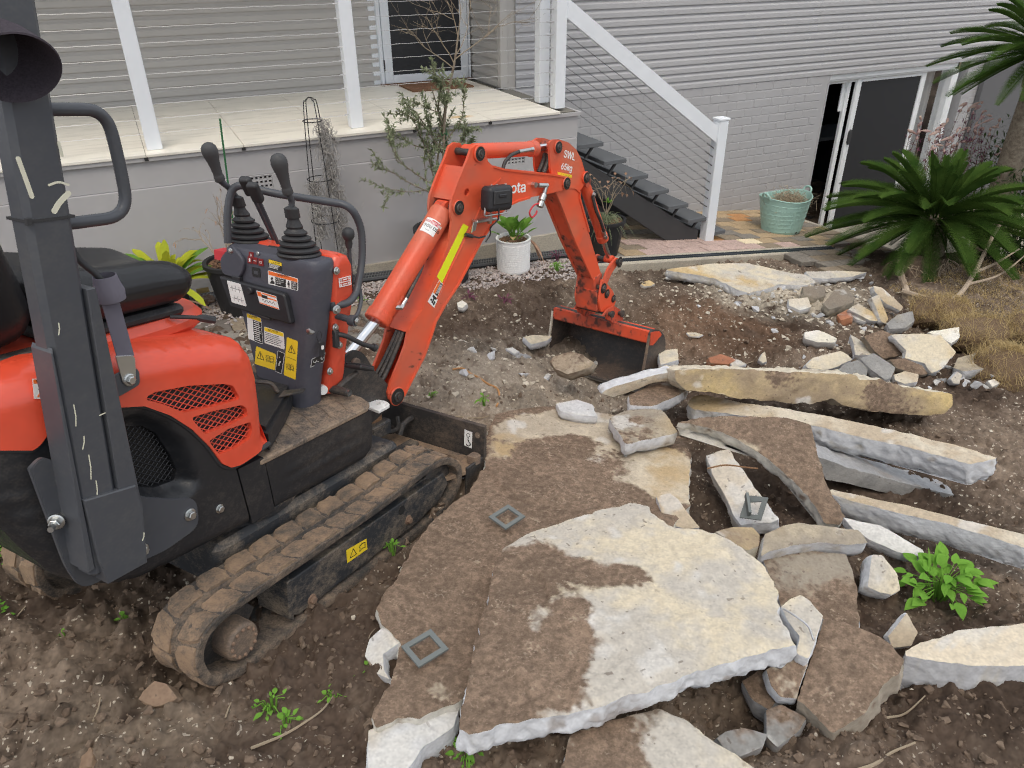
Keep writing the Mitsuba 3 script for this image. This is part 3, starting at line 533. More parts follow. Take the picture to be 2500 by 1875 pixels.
'shard': ([(1.817,1.017,0.070), (1.858,1.023,0.094), (1.901,1.032,0.120), (1.900,0.978,0.085), (1.863,0.963,0.058), (1.810,0.990,0.049)], 0.06, 'pale2', 0.4, (-0.378,-0.500,0.780), []),
'lump': ([(1.076,0.955,0.101), (1.105,0.957,0.108), (1.155,0.941,0.114), (1.203,0.898,0.110), (1.170,0.880,0.098), (1.104,0.890,0.087), (1.077,0.919,0.090)], 0.1, 'grey', 0.5, (-0.201,-0.301,0.932), []),
'lump2': ([(1.261,0.966,0.096), (1.308,0.959,0.105), (1.339,0.893,0.105), (1.300,0.875,0.095), (1.219,0.871,0.078), (1.216,0.908,0.081)], 0.1, 'grey', 0.5, (-0.201,-0.100,0.974), []),
'lump3': ([(1.286,1.092,0.067), (1.354,1.091,0.085), (1.362,1.044,0.087), (1.348,0.997,0.083), (1.289,0.975,0.068), (1.270,1.031,0.063)], 0.1, 'grey', 0.6, (-0.250,0.000,0.968), []),
'rootlump': ([(-0.331,1.685,0.221), (-0.317,1.698,0.229), (-0.285,1.711,0.241), (-0.254,1.688,0.239), (-0.235,1.640,0.225), (-0.248,1.635,0.220), (-0.296,1.647,0.214)], 0.09, 'clod', 0.5, (-0.199,-0.348,0.916), []),
'lowstone': ([(-0.483,1.556,0.226), (-0.471,1.582,0.232), (-0.443,1.564,0.241), (-0.439,1.539,0.241), (-0.445,1.511,0.238), (-0.476,1.524,0.227)], 0.05, 'clod', 0.3, (-0.347,-0.049,0.937), []),
'r1': ([(3.751,3.279,-0.266), (3.833,3.252,-0.254), (3.868,3.180,-0.266), (3.885,3.126,-0.277), (3.854,3.110,-0.289), (3.761,3.170,-0.294), (3.715,3.238,-0.286)], 0.07, 'white', 0.05, (-0.225,-0.266,0.938), []),
'r2': ([(3.327,2.851,-0.208), (3.409,2.876,-0.186), (3.612,2.859,-0.180), (3.638,2.826,-0.197), (3.648,2.791,-0.217), (3.502,2.786,-0.232), (3.429,2.790,-0.236), (3.327,2.833,-0.219)], 0.09, 'cream', 0.25, (-0.072,-0.509,0.858), []),
'r3': ([(3.410,2.727,-0.231), (3.541,2.755,-0.203), (3.665,2.740,-0.189), (3.685,2.696,-0.200), (3.589,2.628,-0.236), (3.522,2.653,-0.238)], 0.07, 'grey', 0.3, (-0.139,-0.297,0.945), []),
'r4': ([(3.638,2.734,-0.176), (3.740,2.727,-0.162), (3.762,2.653,-0.185), (3.780,2.590,-0.205), (3.701,2.544,-0.234), (3.660,2.549,-0.239), (3.637,2.636,-0.212)], 0.07, 'grey', 0.35, (-0.153,-0.334,0.930), []),
'r5': ([(3.885,2.930,-0.175), (3.999,2.904,-0.141), (4.039,2.858,-0.162), (4.070,2.749,-0.243), (4.011,2.759,-0.264), (3.930,2.789,-0.277), (3.902,2.851,-0.237)], 0.08, 'soil', 0.9, (-0.351,-0.621,0.701), []),
'r6': ([(3.983,2.817,-0.134), (4.087,2.776,-0.131), (4.262,2.689,-0.137), (4.279,2.565,-0.206), (4.127,2.529,-0.267), (4.053,2.533,-0.284), (4.054,2.601,-0.244), (3.965,2.674,-0.223), (4.010,2.704,-0.194)], 0.07, 'cream', 0.12, (-0.220,-0.499,0.838), []),
'r7': ([(3.860,2.699,-0.224), (3.944,2.658,-0.217), (4.015,2.583,-0.246), (4.020,2.534,-0.284), (3.959,2.565,-0.288), (3.876,2.644,-0.262)], 0.08, 'soil', 0.7, (-0.350,-0.600,0.720), []),
'r8': ([(3.761,2.573,-0.242), (3.839,2.565,-0.233), (3.899,2.516,-0.244), (3.853,2.478,-0.266), (3.773,2.499,-0.269), (3.739,2.543,-0.257)], 0.07, 'pale2', 0.3, (-0.134,-0.364,0.922), []),
'r9': ([(4.300,2.565,-0.321), (4.409,2.625,-0.306), (4.530,2.598,-0.288), (4.483,2.482,-0.291), (4.426,2.441,-0.298), (4.304,2.501,-0.318)], 0.07, 'earth2', 0.4, (-0.147,0.032,0.989), []),
'r10': ([(4.459,2.896,-0.255), (4.733,2.871,-0.264), (4.638,2.791,-0.287), (4.526,2.761,-0.295), (4.503,2.837,-0.272)], 0.06, 'white', 0.05, (0.005,-0.285,0.958), []),
'r11': ([(3.919,3.058,-0.223), (3.946,2.965,-0.244), (3.975,2.853,-0.269), (3.948,2.841,-0.279), (3.828,2.916,-0.286), (3.873,2.973,-0.259)], 0.07, 'cream', 0.45, (-0.222,-0.270,0.937), []),
'r12': ([(4.491,3.236,-0.345), (4.638,3.277,-0.325), (4.778,3.264,-0.318), (4.704,3.178,-0.343), (4.575,3.147,-0.360), (4.466,3.185,-0.359)], 0.07, 'grey', 0.4, (-0.069,-0.227,0.971), []),
'r13': ([(4.508,4.051,-0.368), (4.710,4.011,-0.388), (4.607,3.899,-0.412), (4.510,3.888,-0.410), (4.431,3.957,-0.388)], 0.08, 'paver', 0.3, (0.048,-0.250,0.967), []),
'r14': ([(4.357,3.694,-0.343), (4.561,3.787,-0.308), (4.655,3.783,-0.301), (4.625,3.643,-0.329), (4.554,3.602,-0.343), (4.344,3.620,-0.358)], 0.09, 'paver', 0.35, (-0.087,-0.181,0.980), []),
'r15': ([(4.777,3.626,-0.260), (4.832,3.599,-0.273), (4.880,3.517,-0.330), (4.914,3.438,-0.385), (4.874,3.420,-0.405), (4.788,3.502,-0.353), (4.758,3.593,-0.288)], 0.06, 'pale2', 0.4, (-0.100,-0.602,0.792), []),
'r16': ([(4.556,3.451,-0.244), (4.634,3.461,-0.240), (4.630,3.393,-0.309), (4.628,3.330,-0.376), (4.580,3.308,-0.395), (4.551,3.321,-0.379)], 0.05, 'cream', 0.4, (0.050,-0.721,0.691), []),
'r17': ([(4.414,3.510,-0.331), (4.504,3.512,-0.303), (4.577,3.368,-0.358), (4.539,3.344,-0.381), (4.494,3.374,-0.378)], 0.06, 'cream', 0.35, (-0.249,-0.449,0.858), []),
'r18': ([(4.347,3.544,-0.375), (4.473,3.558,-0.359), (4.401,3.450,-0.362), (4.303,3.465,-0.376)], 0.06, 'brick', 0.2, (-0.128,0.056,0.990), []),
'r19': ([(4.206,3.894,-0.357), (4.370,3.860,-0.363), (4.310,3.753,-0.386), (4.189,3.748,-0.387), (4.155,3.826,-0.371)], 0.06, 'pale', 0.15, (-0.005,-0.206,0.979), []),
'r20': ([(2.845,3.163,-0.190), (2.930,3.159,-0.180), (2.995,3.089,-0.202), (2.930,3.081,-0.216), (2.836,3.129,-0.207)], 0.06, 'brick', 0.25, (-0.132,-0.414,0.901), []),
'r21': ([(4.045,4.619,-0.361), (4.148,4.616,-0.368), (4.125,4.572,-0.383), (4.026,4.576,-0.376)], 0.05, 'paver', 0.2, (0.050,-0.349,0.936), []),
'r22': ([(4.243,4.562,-0.395), (4.298,4.561,-0.377), (4.313,4.511,-0.395), (4.245,4.527,-0.411)], 0.05, 'paver', 0.2, (-0.299,-0.399,0.867), []),
'r23': ([(3.369,4.630,-0.351), (3.417,4.650,-0.344), (3.463,4.654,-0.343), (3.485,4.604,-0.360), (3.430,4.591,-0.365), (3.382,4.601,-0.361)], 0.035, 'cream', 0.05, (-0.001,-0.329,0.944), []),
'r24': ([(3.040,3.622,-0.265), (3.092,3.602,-0.265), (3.128,3.560,-0.271), (3.090,3.556,-0.276), (3.036,3.590,-0.273)], 0.015, 'cream', 0.05, (-0.088,-0.226,0.970), []),
'r25': ([(3.177,3.083,-0.246), (3.216,3.101,-0.220), (3.237,3.102,-0.212), (3.215,3.052,-0.251), (3.187,3.057,-0.258)], 0.04, 'cream', 0.2, (-0.301,-0.501,0.812), []),
'r26': ([(4.340,2.361,-0.325), (4.384,2.351,-0.317), (4.392,2.315,-0.328), (4.333,2.319,-0.342)], 0.05, 'white', 0.1, (-0.231,-0.332,0.915), []),
'r27': ([(4.439,3.506,-0.365), (4.498,3.470,-0.368), (4.539,3.413,-0.384), (4.489,3.399,-0.402), (4.443,3.449,-0.389)], 0.05, 'pale', 0.2, (-0.199,-0.398,0.896), []),
'r28': ([(4.129,2.458,-0.306), (4.185,2.465,-0.273), (4.202,2.440,-0.289), (4.163,2.417,-0.328), (4.133,2.435,-0.326)], 0.05, 'cream', 0.3, (-0.323,-0.649,0.689), []),
'r29': ([(1.917,3.818,-0.131), (1.986,3.822,-0.134), (2.101,3.783,-0.150), (2.045,3.748,-0.153), (1.930,3.738,-0.149)], 0.05, 'cream', 0.15, (0.060,-0.204,0.977), []),
'r30': ([(1.747,3.719,-0.127), (1.784,3.706,-0.122), (1.805,3.654,-0.131), (1.773,3.659,-0.137)], 0.025, 'pale', 0.1, (-0.241,-0.259,0.935), []),
'r31': ([(1.497,3.918,-0.110), (1.539,3.917,-0.107), (1.565,3.880,-0.116), (1.516,3.879,-0.120)], 0.025, 'pale', 0.1, (-0.077,-0.284,0.956), []),
'r32': ([(2.592,3.333,-0.161), (2.738,3.331,-0.177), (2.644,3.195,-0.168), (2.495,3.169,-0.152)], 0.06, 'cream', 0.3, (0.109,-0.011,0.994), []),
'r33': ([(2.955,3.112,-0.210), (3.011,3.090,-0.206), (3.033,3.035,-0.215), (2.948,3.046,-0.226)], 0.03, 'cream', 0.2, (-0.154,-0.217,0.964), []),
'r34': ([(1.768,4.557,-0.162), (1.810,4.558,-0.151), (1.820,4.496,-0.154), (1.774,4.472,-0.168), (1.754,4.503,-0.170)], 0.04, 'white', 0.1, (-0.240,-0.090,0.967), []),
'inbucket': ([(1.835,3.329,-0.048), (1.869,3.341,-0.030), (1.958,3.301,0.000), (1.989,3.238,0.001), (2.013,3.143,-0.009), (1.983,3.133,-0.023), (1.930,3.153,-0.042), (1.869,3.179,-0.064), (1.834,3.255,-0.063)], 0.075, 'clod2', 0.55, (-0.393,-0.185,0.901), []),
'sheet': ([(3.662,4.700,-0.307), (3.835,4.735,-0.323), (4.154,4.753,-0.356), (4.468,4.722,-0.391), (4.652,4.583,-0.420), (4.758,4.459,-0.440), (4.895,4.393,-0.459), (4.871,4.235,-0.467), (4.691,4.209,-0.450), (4.489,4.266,-0.424), (4.240,4.199,-0.402), (4.078,4.175,-0.387), (4.017,4.242,-0.376), (3.980,4.485,-0.355), (3.799,4.608,-0.328)], 0.085, 'cream', 0.12, (0.105,-0.067,0.992), []),
'sheet2': ([(4.905,4.408,-0.439), (5.218,4.356,-0.472), (5.498,4.274,-0.508), (5.290,4.245,-0.499), (5.016,4.268,-0.474), (4.877,4.309,-0.457)], 0.06, 'cream', 0.15, (0.070,-0.190,0.979), []),
}
# ---------------------------------------------------------------- broken concrete
def _slabmat(top, alt, och, side, dirt=(.14, .10, .072), sideal=(.50, .45, .36), streak=False):
    def f(p, n, uv):
        a = fbm(p.x*4.5, p.y*4.5, p.z*4.5+2, 3); b = fbm(p.x*19+5, p.y*19, p.z*19, 3); s = noise(p.x*170, p.y*170, p.z*170); s2 = fbm(p.x*65, p.y*65, p.z*65, 2)
        e = fbm(p.x*2.6+9, p.y*2.6+1, p.z*2.6, 2)
        if streak: b = fbm(p.x*9+p.y*4, p.y*55-p.x*14, 3.0, 3)*.8+.1; a = fbm(p.x*2, p.y*9, p.z, 3)
        t = mix(top, alt, sst(.42, .60, a*.70+b*.30)); t = mix(t, och, sst(.56, .74, e*.80+b*.20)*.75)
        t = mix(t, (.60, .585, .555), sst(.60, .68, fbm(p.x*7-3, p.y*7, p.z*7+5, 3)*.8+b*.2)*.6)
        d = sst(.05, -.05, (e*.30+a*.42+b*.18+s2*.10) - uv.y*.98 + .02)
        dc = mix(C3(dirt)*1.05, C3(dirt)*1.75, sst(.25, .8, s2*.55+a*.45))*(.80+.40*noise(p.x*260, p.y*260, p.z*260)); dc = mix(dc, (.40, .33, .25), sst(.62, .80, b*.55+s*.45)*.45)
        t = mix(t, dc, d); t = mix(t, (.12, .09, .07), sst(.84, .92, noise(p.x*70, p.y*70, p.z*70))*sst(.4, .6, a)*.6)
        sd = mix(side, sideal, sst(.5, .75, e*.5+b*.5)*.7); sd = mix(sd, C3(dirt)*1.3, sst(.56, .70, b*.6+a*.4)*sst(.1, .7, uv.y)*.9)
        sd = sd*(.80+.30*s2+.14*(s-.5)); t = t*(.74+.28*s2+.26*s)
        return mix(t, sd, sst(.35, .65, uv.x))
    return mikit.proc(f)
_sk = dict(
 cream=((.58, .51, .385), (.47, .435, .38), (.50, .345, .14), (.57, .58, .60)),
 pale=((.60, .585, .55), (.53, .53, .53), (.56, .48, .36), (.59, .60, .62)),
 pale2=((.46, .38, .28), (.56, .50, .40), (.42, .30, .15), (.60, .61, .63)),
 white=((.70, .67, .61), (.66, .62, .52), (.6, .5, .36), (.5, .49, .47)),
 earth=((.52, .45, .345), (.42, .36, .28), (.40, .28, .14), (.55, .53, .48)),
 earth2=((.40, .34, .25), (.29, .25, .20), (.38, .28, .16), (.52, .52, .53)),
 ochre=((.40, .31, .19), (.30, .23, .155), (.58, .44, .20), (.55, .50, .40)),
 grey=((.30, .29, .275), (.24, .235, .225), (.36, .32, .25), (.33, .33, .335)),
 soil=((.26, .21, .165), (.21, .165, .125), (.30, .23, .16), (.30, .26, .21)),
 paver=((.20, .18, .155), (.25, .22, .18), (.22, .18, .14), (.22, .20, .17)),
 brick=((.42, .19, .11), (.34, .15, .09), (.46, .26, .16), (.40, .18, .10)),
 clod2=((.44, .38, .30), (.34, .27, .20), (.36, .28, .18), (.26, .20, .15)),
 clod=((.40, .29, .18), (.24, .165, .115), (.50, .36, .20), (.32, .23, .16)))
_bump = mikit.proc(lambda p, n, uv: fbm(p.x*85, p.y*85, p.z*85, 3), 8e-4)
for k_, v_ in _sk.items(): mat('mat_slab_'+k_, _slabmat(*v_), .92, spec=.2, bump=_bump, bs=.0035)
mat('mat_slab_streak', _slabmat((.60, .52, .40), (.58, .54, .47), (.42, .33, .24), (.46, .46, .47), streak=True), .92, spec=.2, bump=_bump, bs=.003)

def slab_mesh(pts, th, nn, dirt, seed, rough=1.0, fine=.016, patches=()):
    g = np.random.default_rng(seed); p = np.asarray(pts, float); W = np.asarray(nn, float)/np.linalg.norm(nn)
    O = p.mean(0); U = np.cross([0, 1, 0], W); U /= np.linalg.norm(U); V = np.cross(W, U)
    q = np.stack([(p-O)@U, (p-O)@V], 1); pg = Polygon(q).buffer(0)
    if pg.geom_type != 'Polygon': pg = max(pg.geoms, key=lambda a: a.area)
    size = math.sqrt(pg.area); rough = rough*min(1, size/.35); fine = min(fine, size/9)
    L = pg.exterior.length; n = max(24, int(L/(fine*.85)))
    rim = np.array([pg.exterior.interpolate(L*i/n).coords[0] for i in range(n)])
    if not pg.exterior.is_ccw: rim = rim[::-1]
    tg = np.roll(rim, -1, 0)-np.roll(rim, 1, 0); tg /= np.linalg.norm(tg, axis=1, keepdims=True); N = np.stack([tg[:, 1], -tg[:, 0]], 1)
    q3 = np.concatenate([rim, rim[:, :1]*0+seed], 1)
    wob = (meshkit.fbm(q3*14, 3, seed)-.5)*.022*rough + (meshkit.fbm(q3*42, 2, seed+3)-.5)*.014*rough
    rim2 = rim + N*wob[:, None]*.8
    pg2 = Polygon(rim2).buffer(0)
    if pg2.geom_type != 'Polygon': pg2 = max(pg2.geoms, key=lambda a: a.area)
    # upper face
    ins = pg2.buffer(-fine*.75); x0, y0, x1, y1 = pg2.bounds
    gx_, gy_ = np.meshgrid(np.arange(x0, x1, fine), np.arange(y0, y1, fine)); c = np.stack([gx_.ravel(), gy_.ravel()], 1) + g.uniform(-.3, .3, (gx_.size, 2))*fine
    from shapely import contains_xy
    c = c[contains_xy(ins, c[:, 0], c[:, 1])] if not ins.is_empty else c[:0]
    P2 = np.vstack([rim2, c]); tri = Delaunay(P2).simplices; cen = P2[tri].mean(1); tri = tri[contains_xy(pg2.buffer(1e-5), cen[:, 0], cen[:, 1])]
    a_, b_, c_ = P2[tri[:, 0]], P2[tri[:, 1]], P2[tri[:, 2]]
    flip = ((b_-a_)[:, 0]*(c_-a_)[:, 1]-(b_-a_)[:, 1]*(c_-a_)[:, 0]) < 0; tri[flip] = tri[flip][:, ::-1]
    P3 = np.concatenate([P2, P2[:, :1]*0+seed*.37], 1)
    h = (meshkit.fbm(P3*5, 3, seed+1)-.5)*.020*rough + (meshkit.fbm(P3*26, 3, seed+2)-.5)*.011*rough
    lay = meshkit.fbm(P3*3.3, 2, seed+5); h += (ss(.50, .515, lay) - .5)*.008*rough          # flaked layers
    ed = ss(0, .012*rough+.002, np.array([pg2.exterior.distance(Point(*u)) for u in P2])) if len(P2) < 30000 else 1
    h = h*(.35+.65*ed) - (1-ed)*.005*rough
    top = O + P2[:, :1]*U + P2[:, 1:]*V + h[:, None]*W
    F = [tri]; Vs = [top]; dm = np.full(len(top), float(dirt))
    for a_, b_, c_, am, rad in patches: dm = dm + (.62*am if am > 0 else am)*np.exp(-((top-[a_, b_, c_])**2).sum(1)/rad**2)
    dm = np.clip(dm, 0, 1); uvs = [np.stack([np.zeros(len(top)), np.broadcast_to(dm, len(top))], 1)]
    # broken side: rings from the rim down
    K = max(3, int(th/(fine*1.1))); at = len(top); m = len(rim2); rings = []
    for k in range(K+1):
        t = k/K; q4 = np.concatenate([rim2*1.0, rim2[:, :1]*0 - t*th], 1)
        bul = (meshkit.fbm(q4*15+seed, 3, seed+7)-.5)*.030*rough + (np.abs(meshkit.noise(q4*34, seed+6)*2-1)-.5)*.012*rough + (meshkit.fbm(q4*60, 2, seed+8)-.5)*.012*rough
        under = -.025*rough*max(0, t-.65)/.35
        w = min(1, t*3)
        r_ = rim2 + N*((bul*w + under + .004*w)[:, None]); zz_ = (h[:m]*(1-t) - t*th + (0 if k in (0,) else (meshkit.noise(q4*17, seed+9)-.5)*.010*rough))
        rings.append(O + r_[:, :1]*U + r_[:, 1:]*V + zz_[:, None]*W)
    Vs += rings; uvs.append(np.stack([np.ones(m*(K+1)), np.full(m*(K+1), dirt)], 1))
    i = np.arange(m); j = (i+1) % m
    for k in range(K): F.append(quad2tri(np.stack([at+k*m+i, at+(k+1)*m+i, at+(k+1)*m+j, at+k*m+j], 1)))
    bt = rings[-1].mean(0); Vs.append(bt[None]); uvs.append([[1, dirt]]); cb = at+m*(K+1)
    F.append(np.stack([at+K*m+i, i*0+cb, at+K*m+j], 1))
    return TM(np.vstack(Vs), np.vstack(F)), np.vstack(uvs)
SL = {
'front': ('broad cream concrete slab with ochre stains lying uppermost in the foreground', 0),
'left': ('large broken slab covered in brown soil reaching from the blade to the foreground', 0),
'chipw': ('small pale grey concrete wedge poking out left of the soil covered slab', 1),
'lowleft': ('pale grey broken block at the near lower end of the soil covered slab', 0),
'smalltop': ('small dusty square piece lying on the far end of the soil covered slab', 1),
'smallfar': ('dirt topped grey piece leaning by the left end of the long upright slab', 1),
'chipfar': ('thin pale chip at the far edge of the soil covered slab', 1),
'longtop': ('long yellowish brown slab tipped on its edge, farthest of the long slabs', 0),
'longleft': ('whitish slab end poking out beside the bucket at the left of the long upright slab', 0),
'longmid': ('long slab with a white broken side and streaked top, in the middle of the heap', 0),
'darkunder': ('dark grey slab edge trapped beneath the long white sided slab', 0),
'longlow': ('long narrow slab with a pale side running out of the right of the picture', 0),
'tilted': ('tilted slab heaped with dark crumbly soil, ochre along its broken edge', 0),
'bracket': ('pale upright chunk with a grey plastic bar chair stuck to its face', 1),
'wedge': ('small grey wedge of concrete behind the far tip of the cream slab', 1),
'bar': ('brown and white bar shaped piece lying across behind the cream slab', 1),
'barleft': ('rounded brown piece at the left end of the bar shaped one', 1),
'slim': ('thin white splintered piece pointing at the green weed', 1),
'block': ('square dirt stained block standing right of the cream slab', 1),
'boulder': ('big brown soil coated chunk with a pointed lower corner', 1),
'splinter': ('cream jagged splinter with a bent wire on it beside the brown chunk', 1),
'underchip': ('cream stained chip wedged under the right tip of the front slab', 1),
'right': ('thick slab with streaked cream top and grey side at the right edge', 0),
'bottom': ('cream slab partly cut off by the bottom edge of the picture', 0),
'stub': ('small cream stump of concrete left of the green weed', 1),
'shard': ('pale pointed shard beside the right tip of the brown chunk', 1),
'lump': ('grey lump in the shaded gap below the front slab, nearest one', 1),
'lump2': ('grey lump in the shaded gap below the front slab, rightmost one', 1),
'lump3': ('grey lump in the shaded gap below the front slab, farthest one', 1),
'rootlump': ('orange brown clod of clay lying behind the near track', 1),
'lowstone': ('tan stone half buried in the soil at the lower left', 1),
'r1': ('white block of concrete alone left of the big rubble heap', 1), 'r2': ('long cream lump at the left foot of the big rubble heap', 1),
'r3': ('flat grey piece at the near foot of the rubble heap', 1), 'r4': ('tilted grey square piece in the middle of the rubble heap', 1),
'r5': ('dark brown soil coated piece standing on edge in the rubble heap', 1), 'r6': ('largest cream piece leaning on the rubble heap', 1),
'r7': ('brown piece below the largest cream one', 1), 'r8': ('rounded grey white stone in front of the rubble heap', 1),
'r9': ('brown flat piece against the turf at the right of the rubble heap', 1), 'r10': ('white piece at the top of the rubble heap beside the turf', 1),
'r11': ('long brown and cream piece at the left of the rubble heap', 1), 'r12': ('grey piece between the two groups of rubble', 1),
'r13': ('square grey brown paver on the white rubble', 1), 'r14': ('large dark grey broken paver leaning in the far rubble', 1),
'r15': ('pale narrow piece leaning at the right end of the far rubble', 1), 'r16': ('narrow cream piece standing upright in the far rubble', 1),
'r17': ('cream strip lying in front of the upright narrow piece', 1), 'r18': ('broken red brick at the near side of the far rubble', 1),
'r19': ('pale piece at the left end of the far rubble', 1), 'r20': ('broken red brick lying alone behind the long upright slab', 1),
'r21': ('small brown brick end on the cream sheet', 1), 'r22': ('small dark brick corner right of the brown brick end', 1),
'r23': ('single cream stone on the dark soil right of the arm', 1), 'r24': ('thin cream flake on the soil right of the bucket', 1),
'r25': ('small upright cream stone on the soil behind the long upright slab', 1), 'r26': ('small white stone lying alone right of the rubble heap', 1),
'r27': ('pale flat piece at the foot of the far rubble', 1), 'r28': ('small cream stone in front of the brown flat piece', 1),
'r29': ('cream flat stone on the soil left of the bucket', 1), 'r30': ('pale flake between the boom and the bucket', 1),
'r31': ('pale flake just behind the boom', 1), 'r32': ('cream squarish piece right behind the bucket corner', 1),
'r33': ('cream chip beside the lone red brick', 1), 'r34': ('white stone beside the gravel behind the boom', 1),
'inbucket': ('brown dirt coated lump of concrete resting inside the bucket', 1),
'sheet': ('remaining cream sheet of thin concrete in front of the channel drain', 0), 'sheet2': ('pale strip of concrete left along the lower edge of the pavers', 0)}
for i_, (k_, (pts, th, mt, dirt, nn, pat)) in enumerate(SLAB.items()):
    lb, ch = SL[k_]
    me, uv_ = slab_mesh(pts, th, nn, dirt, 50+i_, patches=pat, fine={'front': .0095, 'left': .011, 'bottom': .011, 'right': .011, 'boulder': .011, 'longtop': .016}.get(k_, .014))
    nm = 'concrete_slab' if not ch else 'concrete_chunk'; ct = 'concrete slab' if not ch else 'rubble'
    if mt == 'brick': nm, ct = 'broken_brick', 'brick'
    if mt == 'paver': nm, ct = 'broken_paver', 'paver'
    if mt == 'clod': nm, ct = 'stone', 'stone'
    single(nm, me, 'mat_slab_streak' if k_ == 'right' else 'mat_slab_'+mt, lb, ct, True, uv=uv_)

# loose smaller pieces among the rubble
g = np.random.default_rng(201)
RC = [(4.45, 4.20, .50, .30, 46), (4.35, 3.55, .35, .25, 26), (3.95, 2.85, .40, .28, 26), (4.3, 2.55, .35, .15, 14), (3.3, 2.85, .35, .18, 8), (1.75, 3.65, .45, .35, 12), (5.3, 4.35, .35, .10, 8)]
rk = []
for i in range(6):
    m = rock(1.0, 300+i, 11, 1, .10, .5, .75); rk.append(m)
rp = {(i, c): None for i in range(6) for c in ('white', 'cream', 'grey', 'earth2')}
for cx, cy, rx, ry, n in RC:
    for i in range(n):
        x_, y_ = cx+g.normal(0, .5)*rx*1.4, cy+g.normal(0, .5)*ry*1.4
        if y_ > 4.95: continue
        s_ = g.uniform(.018, .050)*(1.25 if i % 5 == 0 else 1); j = int(g.integers(6)); c = g.choice(['white', 'cream', 'cream', 'grey', 'earth2'])
        me = move(rk[j], (x_, y_, gz(x_, y_)+s_*.18), rx=g.uniform(-35, 35), ry=g.uniform(-35, 35), rz=g.uniform(0, 360), s=s_)
        single('rubble_piece', me, 'mat_slab_'+c, 'small loose piece of broken concrete strewn around the rubble', 'rubble', False, group='loose small rubble pieces', uv=np.tile([.75, .25], (len(me.vertices), 1)))
# ---------------------------------------------------------------- mini excavator
mat('mat_orange', mikit.proc(lambda p, n, uv: mix((.70, .066, .026), (.62, .085, .045), fbm(p.x*5, p.y*5, p.z*5, 3))*(.93+.12*fbm(p.x*30, p.y*30, p.z*30, 2))), .28, spec=.5, coat=.5)
def _boomc(p, n, uv):
    a = fbm(p.x*7, p.y*7, p.z*7, 3); s = fbm(p.x*40+p.z*25, p.y*40, p.z*60, 2); c = mix((.70, .092, .036), (.56, .11, .06), sst(.35, .75, a))
    c = mix(c, (.05, .032, .025), sst(.68, .80, s*.55+a*.45)*.75); dust = sst(.55, .75, fbm(p.x*3, p.y*3, p.z*3+4, 2)); return mix(c, (.42, .24, .15), dust*.30)
mat('mat_boom', mikit.proc(_boomc), .38, spec=.45)
def _armc(p, n, uv):
    a = fbm(p.x*9, p.y*9, p.z*9, 3); s = fbm(p.x*50, p.y*50, p.z*30, 2); c = mix((.66, .085, .035), (.42, .085, .05), sst(.35, .7, a))
    return mix(c, (.05, .035, .03), sst(.52, .68, s*.5+a*.5)*.85)
mat('mat_worn_orange', mikit.proc(_armc), .55, spec=.35)
def _dusty(base, dustc, lo, hi, f1=8, amt=.6):
    def fn(p, n, uv):
        a = fbm(p.x*f1, p.y*f1, p.z*f1, 3); s = fbm(p.x*55, p.y*55, p.z*55, 2); s3 = noise(p.x*230, p.y*230, p.z*230)
        return mix(base, dustc, sst(lo-.10, hi+.14, a*.52+s*.28+s3*.20)*amt)
    return mikit.proc(fn)
mat('mat_black_plastic', _dusty((.016, .017, .02), (.13, .11, .09), .5, .85, 6, .45), .42, spec=.5)
mat('mat_step_top', _dusty((.045, .042, .042), (.33, .24, .165), .34, .60, 9, .9), .8)
mat('mat_seat', (.012, .012, .014), .38, spec=.5)
mat('mat_rops', _dusty((.060, .064, .074), (.10, .10, .095), .5, .8, 9, .6), .40, spec=.5)
mat('mat_console', _dusty((.060, .062, .080), (.12, .11, .11), .5, .85, 5, .5), .5)
mat('mat_door_black', (.020, .020, .023), .5)
mat('mat_rubber', _dusty((.050, .047, .045), (.30, .22, .155), .44, .66, 10, .75), .85, spec=.25)
mat('mat_lug', _dusty((.085, .075, .066), (.30, .205, .135), .32, .60, 10, .95), .92, spec=.15, bump=mikit.proc(lambda p, n, uv: fbm(p.x*90, p.y*90, p.z*90, 2), 8e-4), bs=.003)
mat('mat_frame', _dusty((.030, .032, .036), (.24, .19, .14), .46, .66, 11, .8), .6, spec=.35)
mat('mat_dirty_steel', _dusty((.11, .085, .07), (.30, .21, .14), .35, .65, 13, .9), .7)
mat('mat_dark_steel', _dusty((.032, .031, .031), (.17, .13, .10), .48, .72, 9, .7), .5, spec=.5)
mat('mat_boot', (.030, .030, .032), .55)
mat('mat_grip', (.050, .050, .052), .6)
mat('mat_chrome', (.72, .73, .75), .12, metal=1.0)
mat('mat_zinc', (.55, .56, .55), .33, metal=1.0)
mat('mat_grey_cloth', (.14, .13, .16), .9)
mat('mat_dark_cloth', mikit.proc(lambda p, n, uv: C3((.035, .028, .036))*(.7+.6*noise(p.x*420, p.y*420, p.z*420))), .95)
mat('mat_yellow', (.80, .57, .03), .4); mat('mat_reflect', (.74, .78, .02), .35)
mat('mat_label', (.75, .75, .73), .45); mat('mat_ink', (.02, .02, .02), .5); mat('mat_label_orange', (.78, .16, .03), .45)
mat('mat_red_lamp', (.22, .02, .02), .3); mat('mat_red', (.55, .04, .05), .5); mat('mat_grease', (.018, .014, .012), .5)
mat('mat_rust', _dusty((.12, .055, .03), (.30, .17, .08), .4, .6, 20, .9), .8)
mat('mat_bolt_brown', (.20, .13, .09), .7); mat('mat_scratch', (.62, .60, .48), .7)
mat('mat_bucket_in', _dusty((.045, .042, .042), (.16, .11, .08), .45, .7, 6, .8), .55, spec=.5)

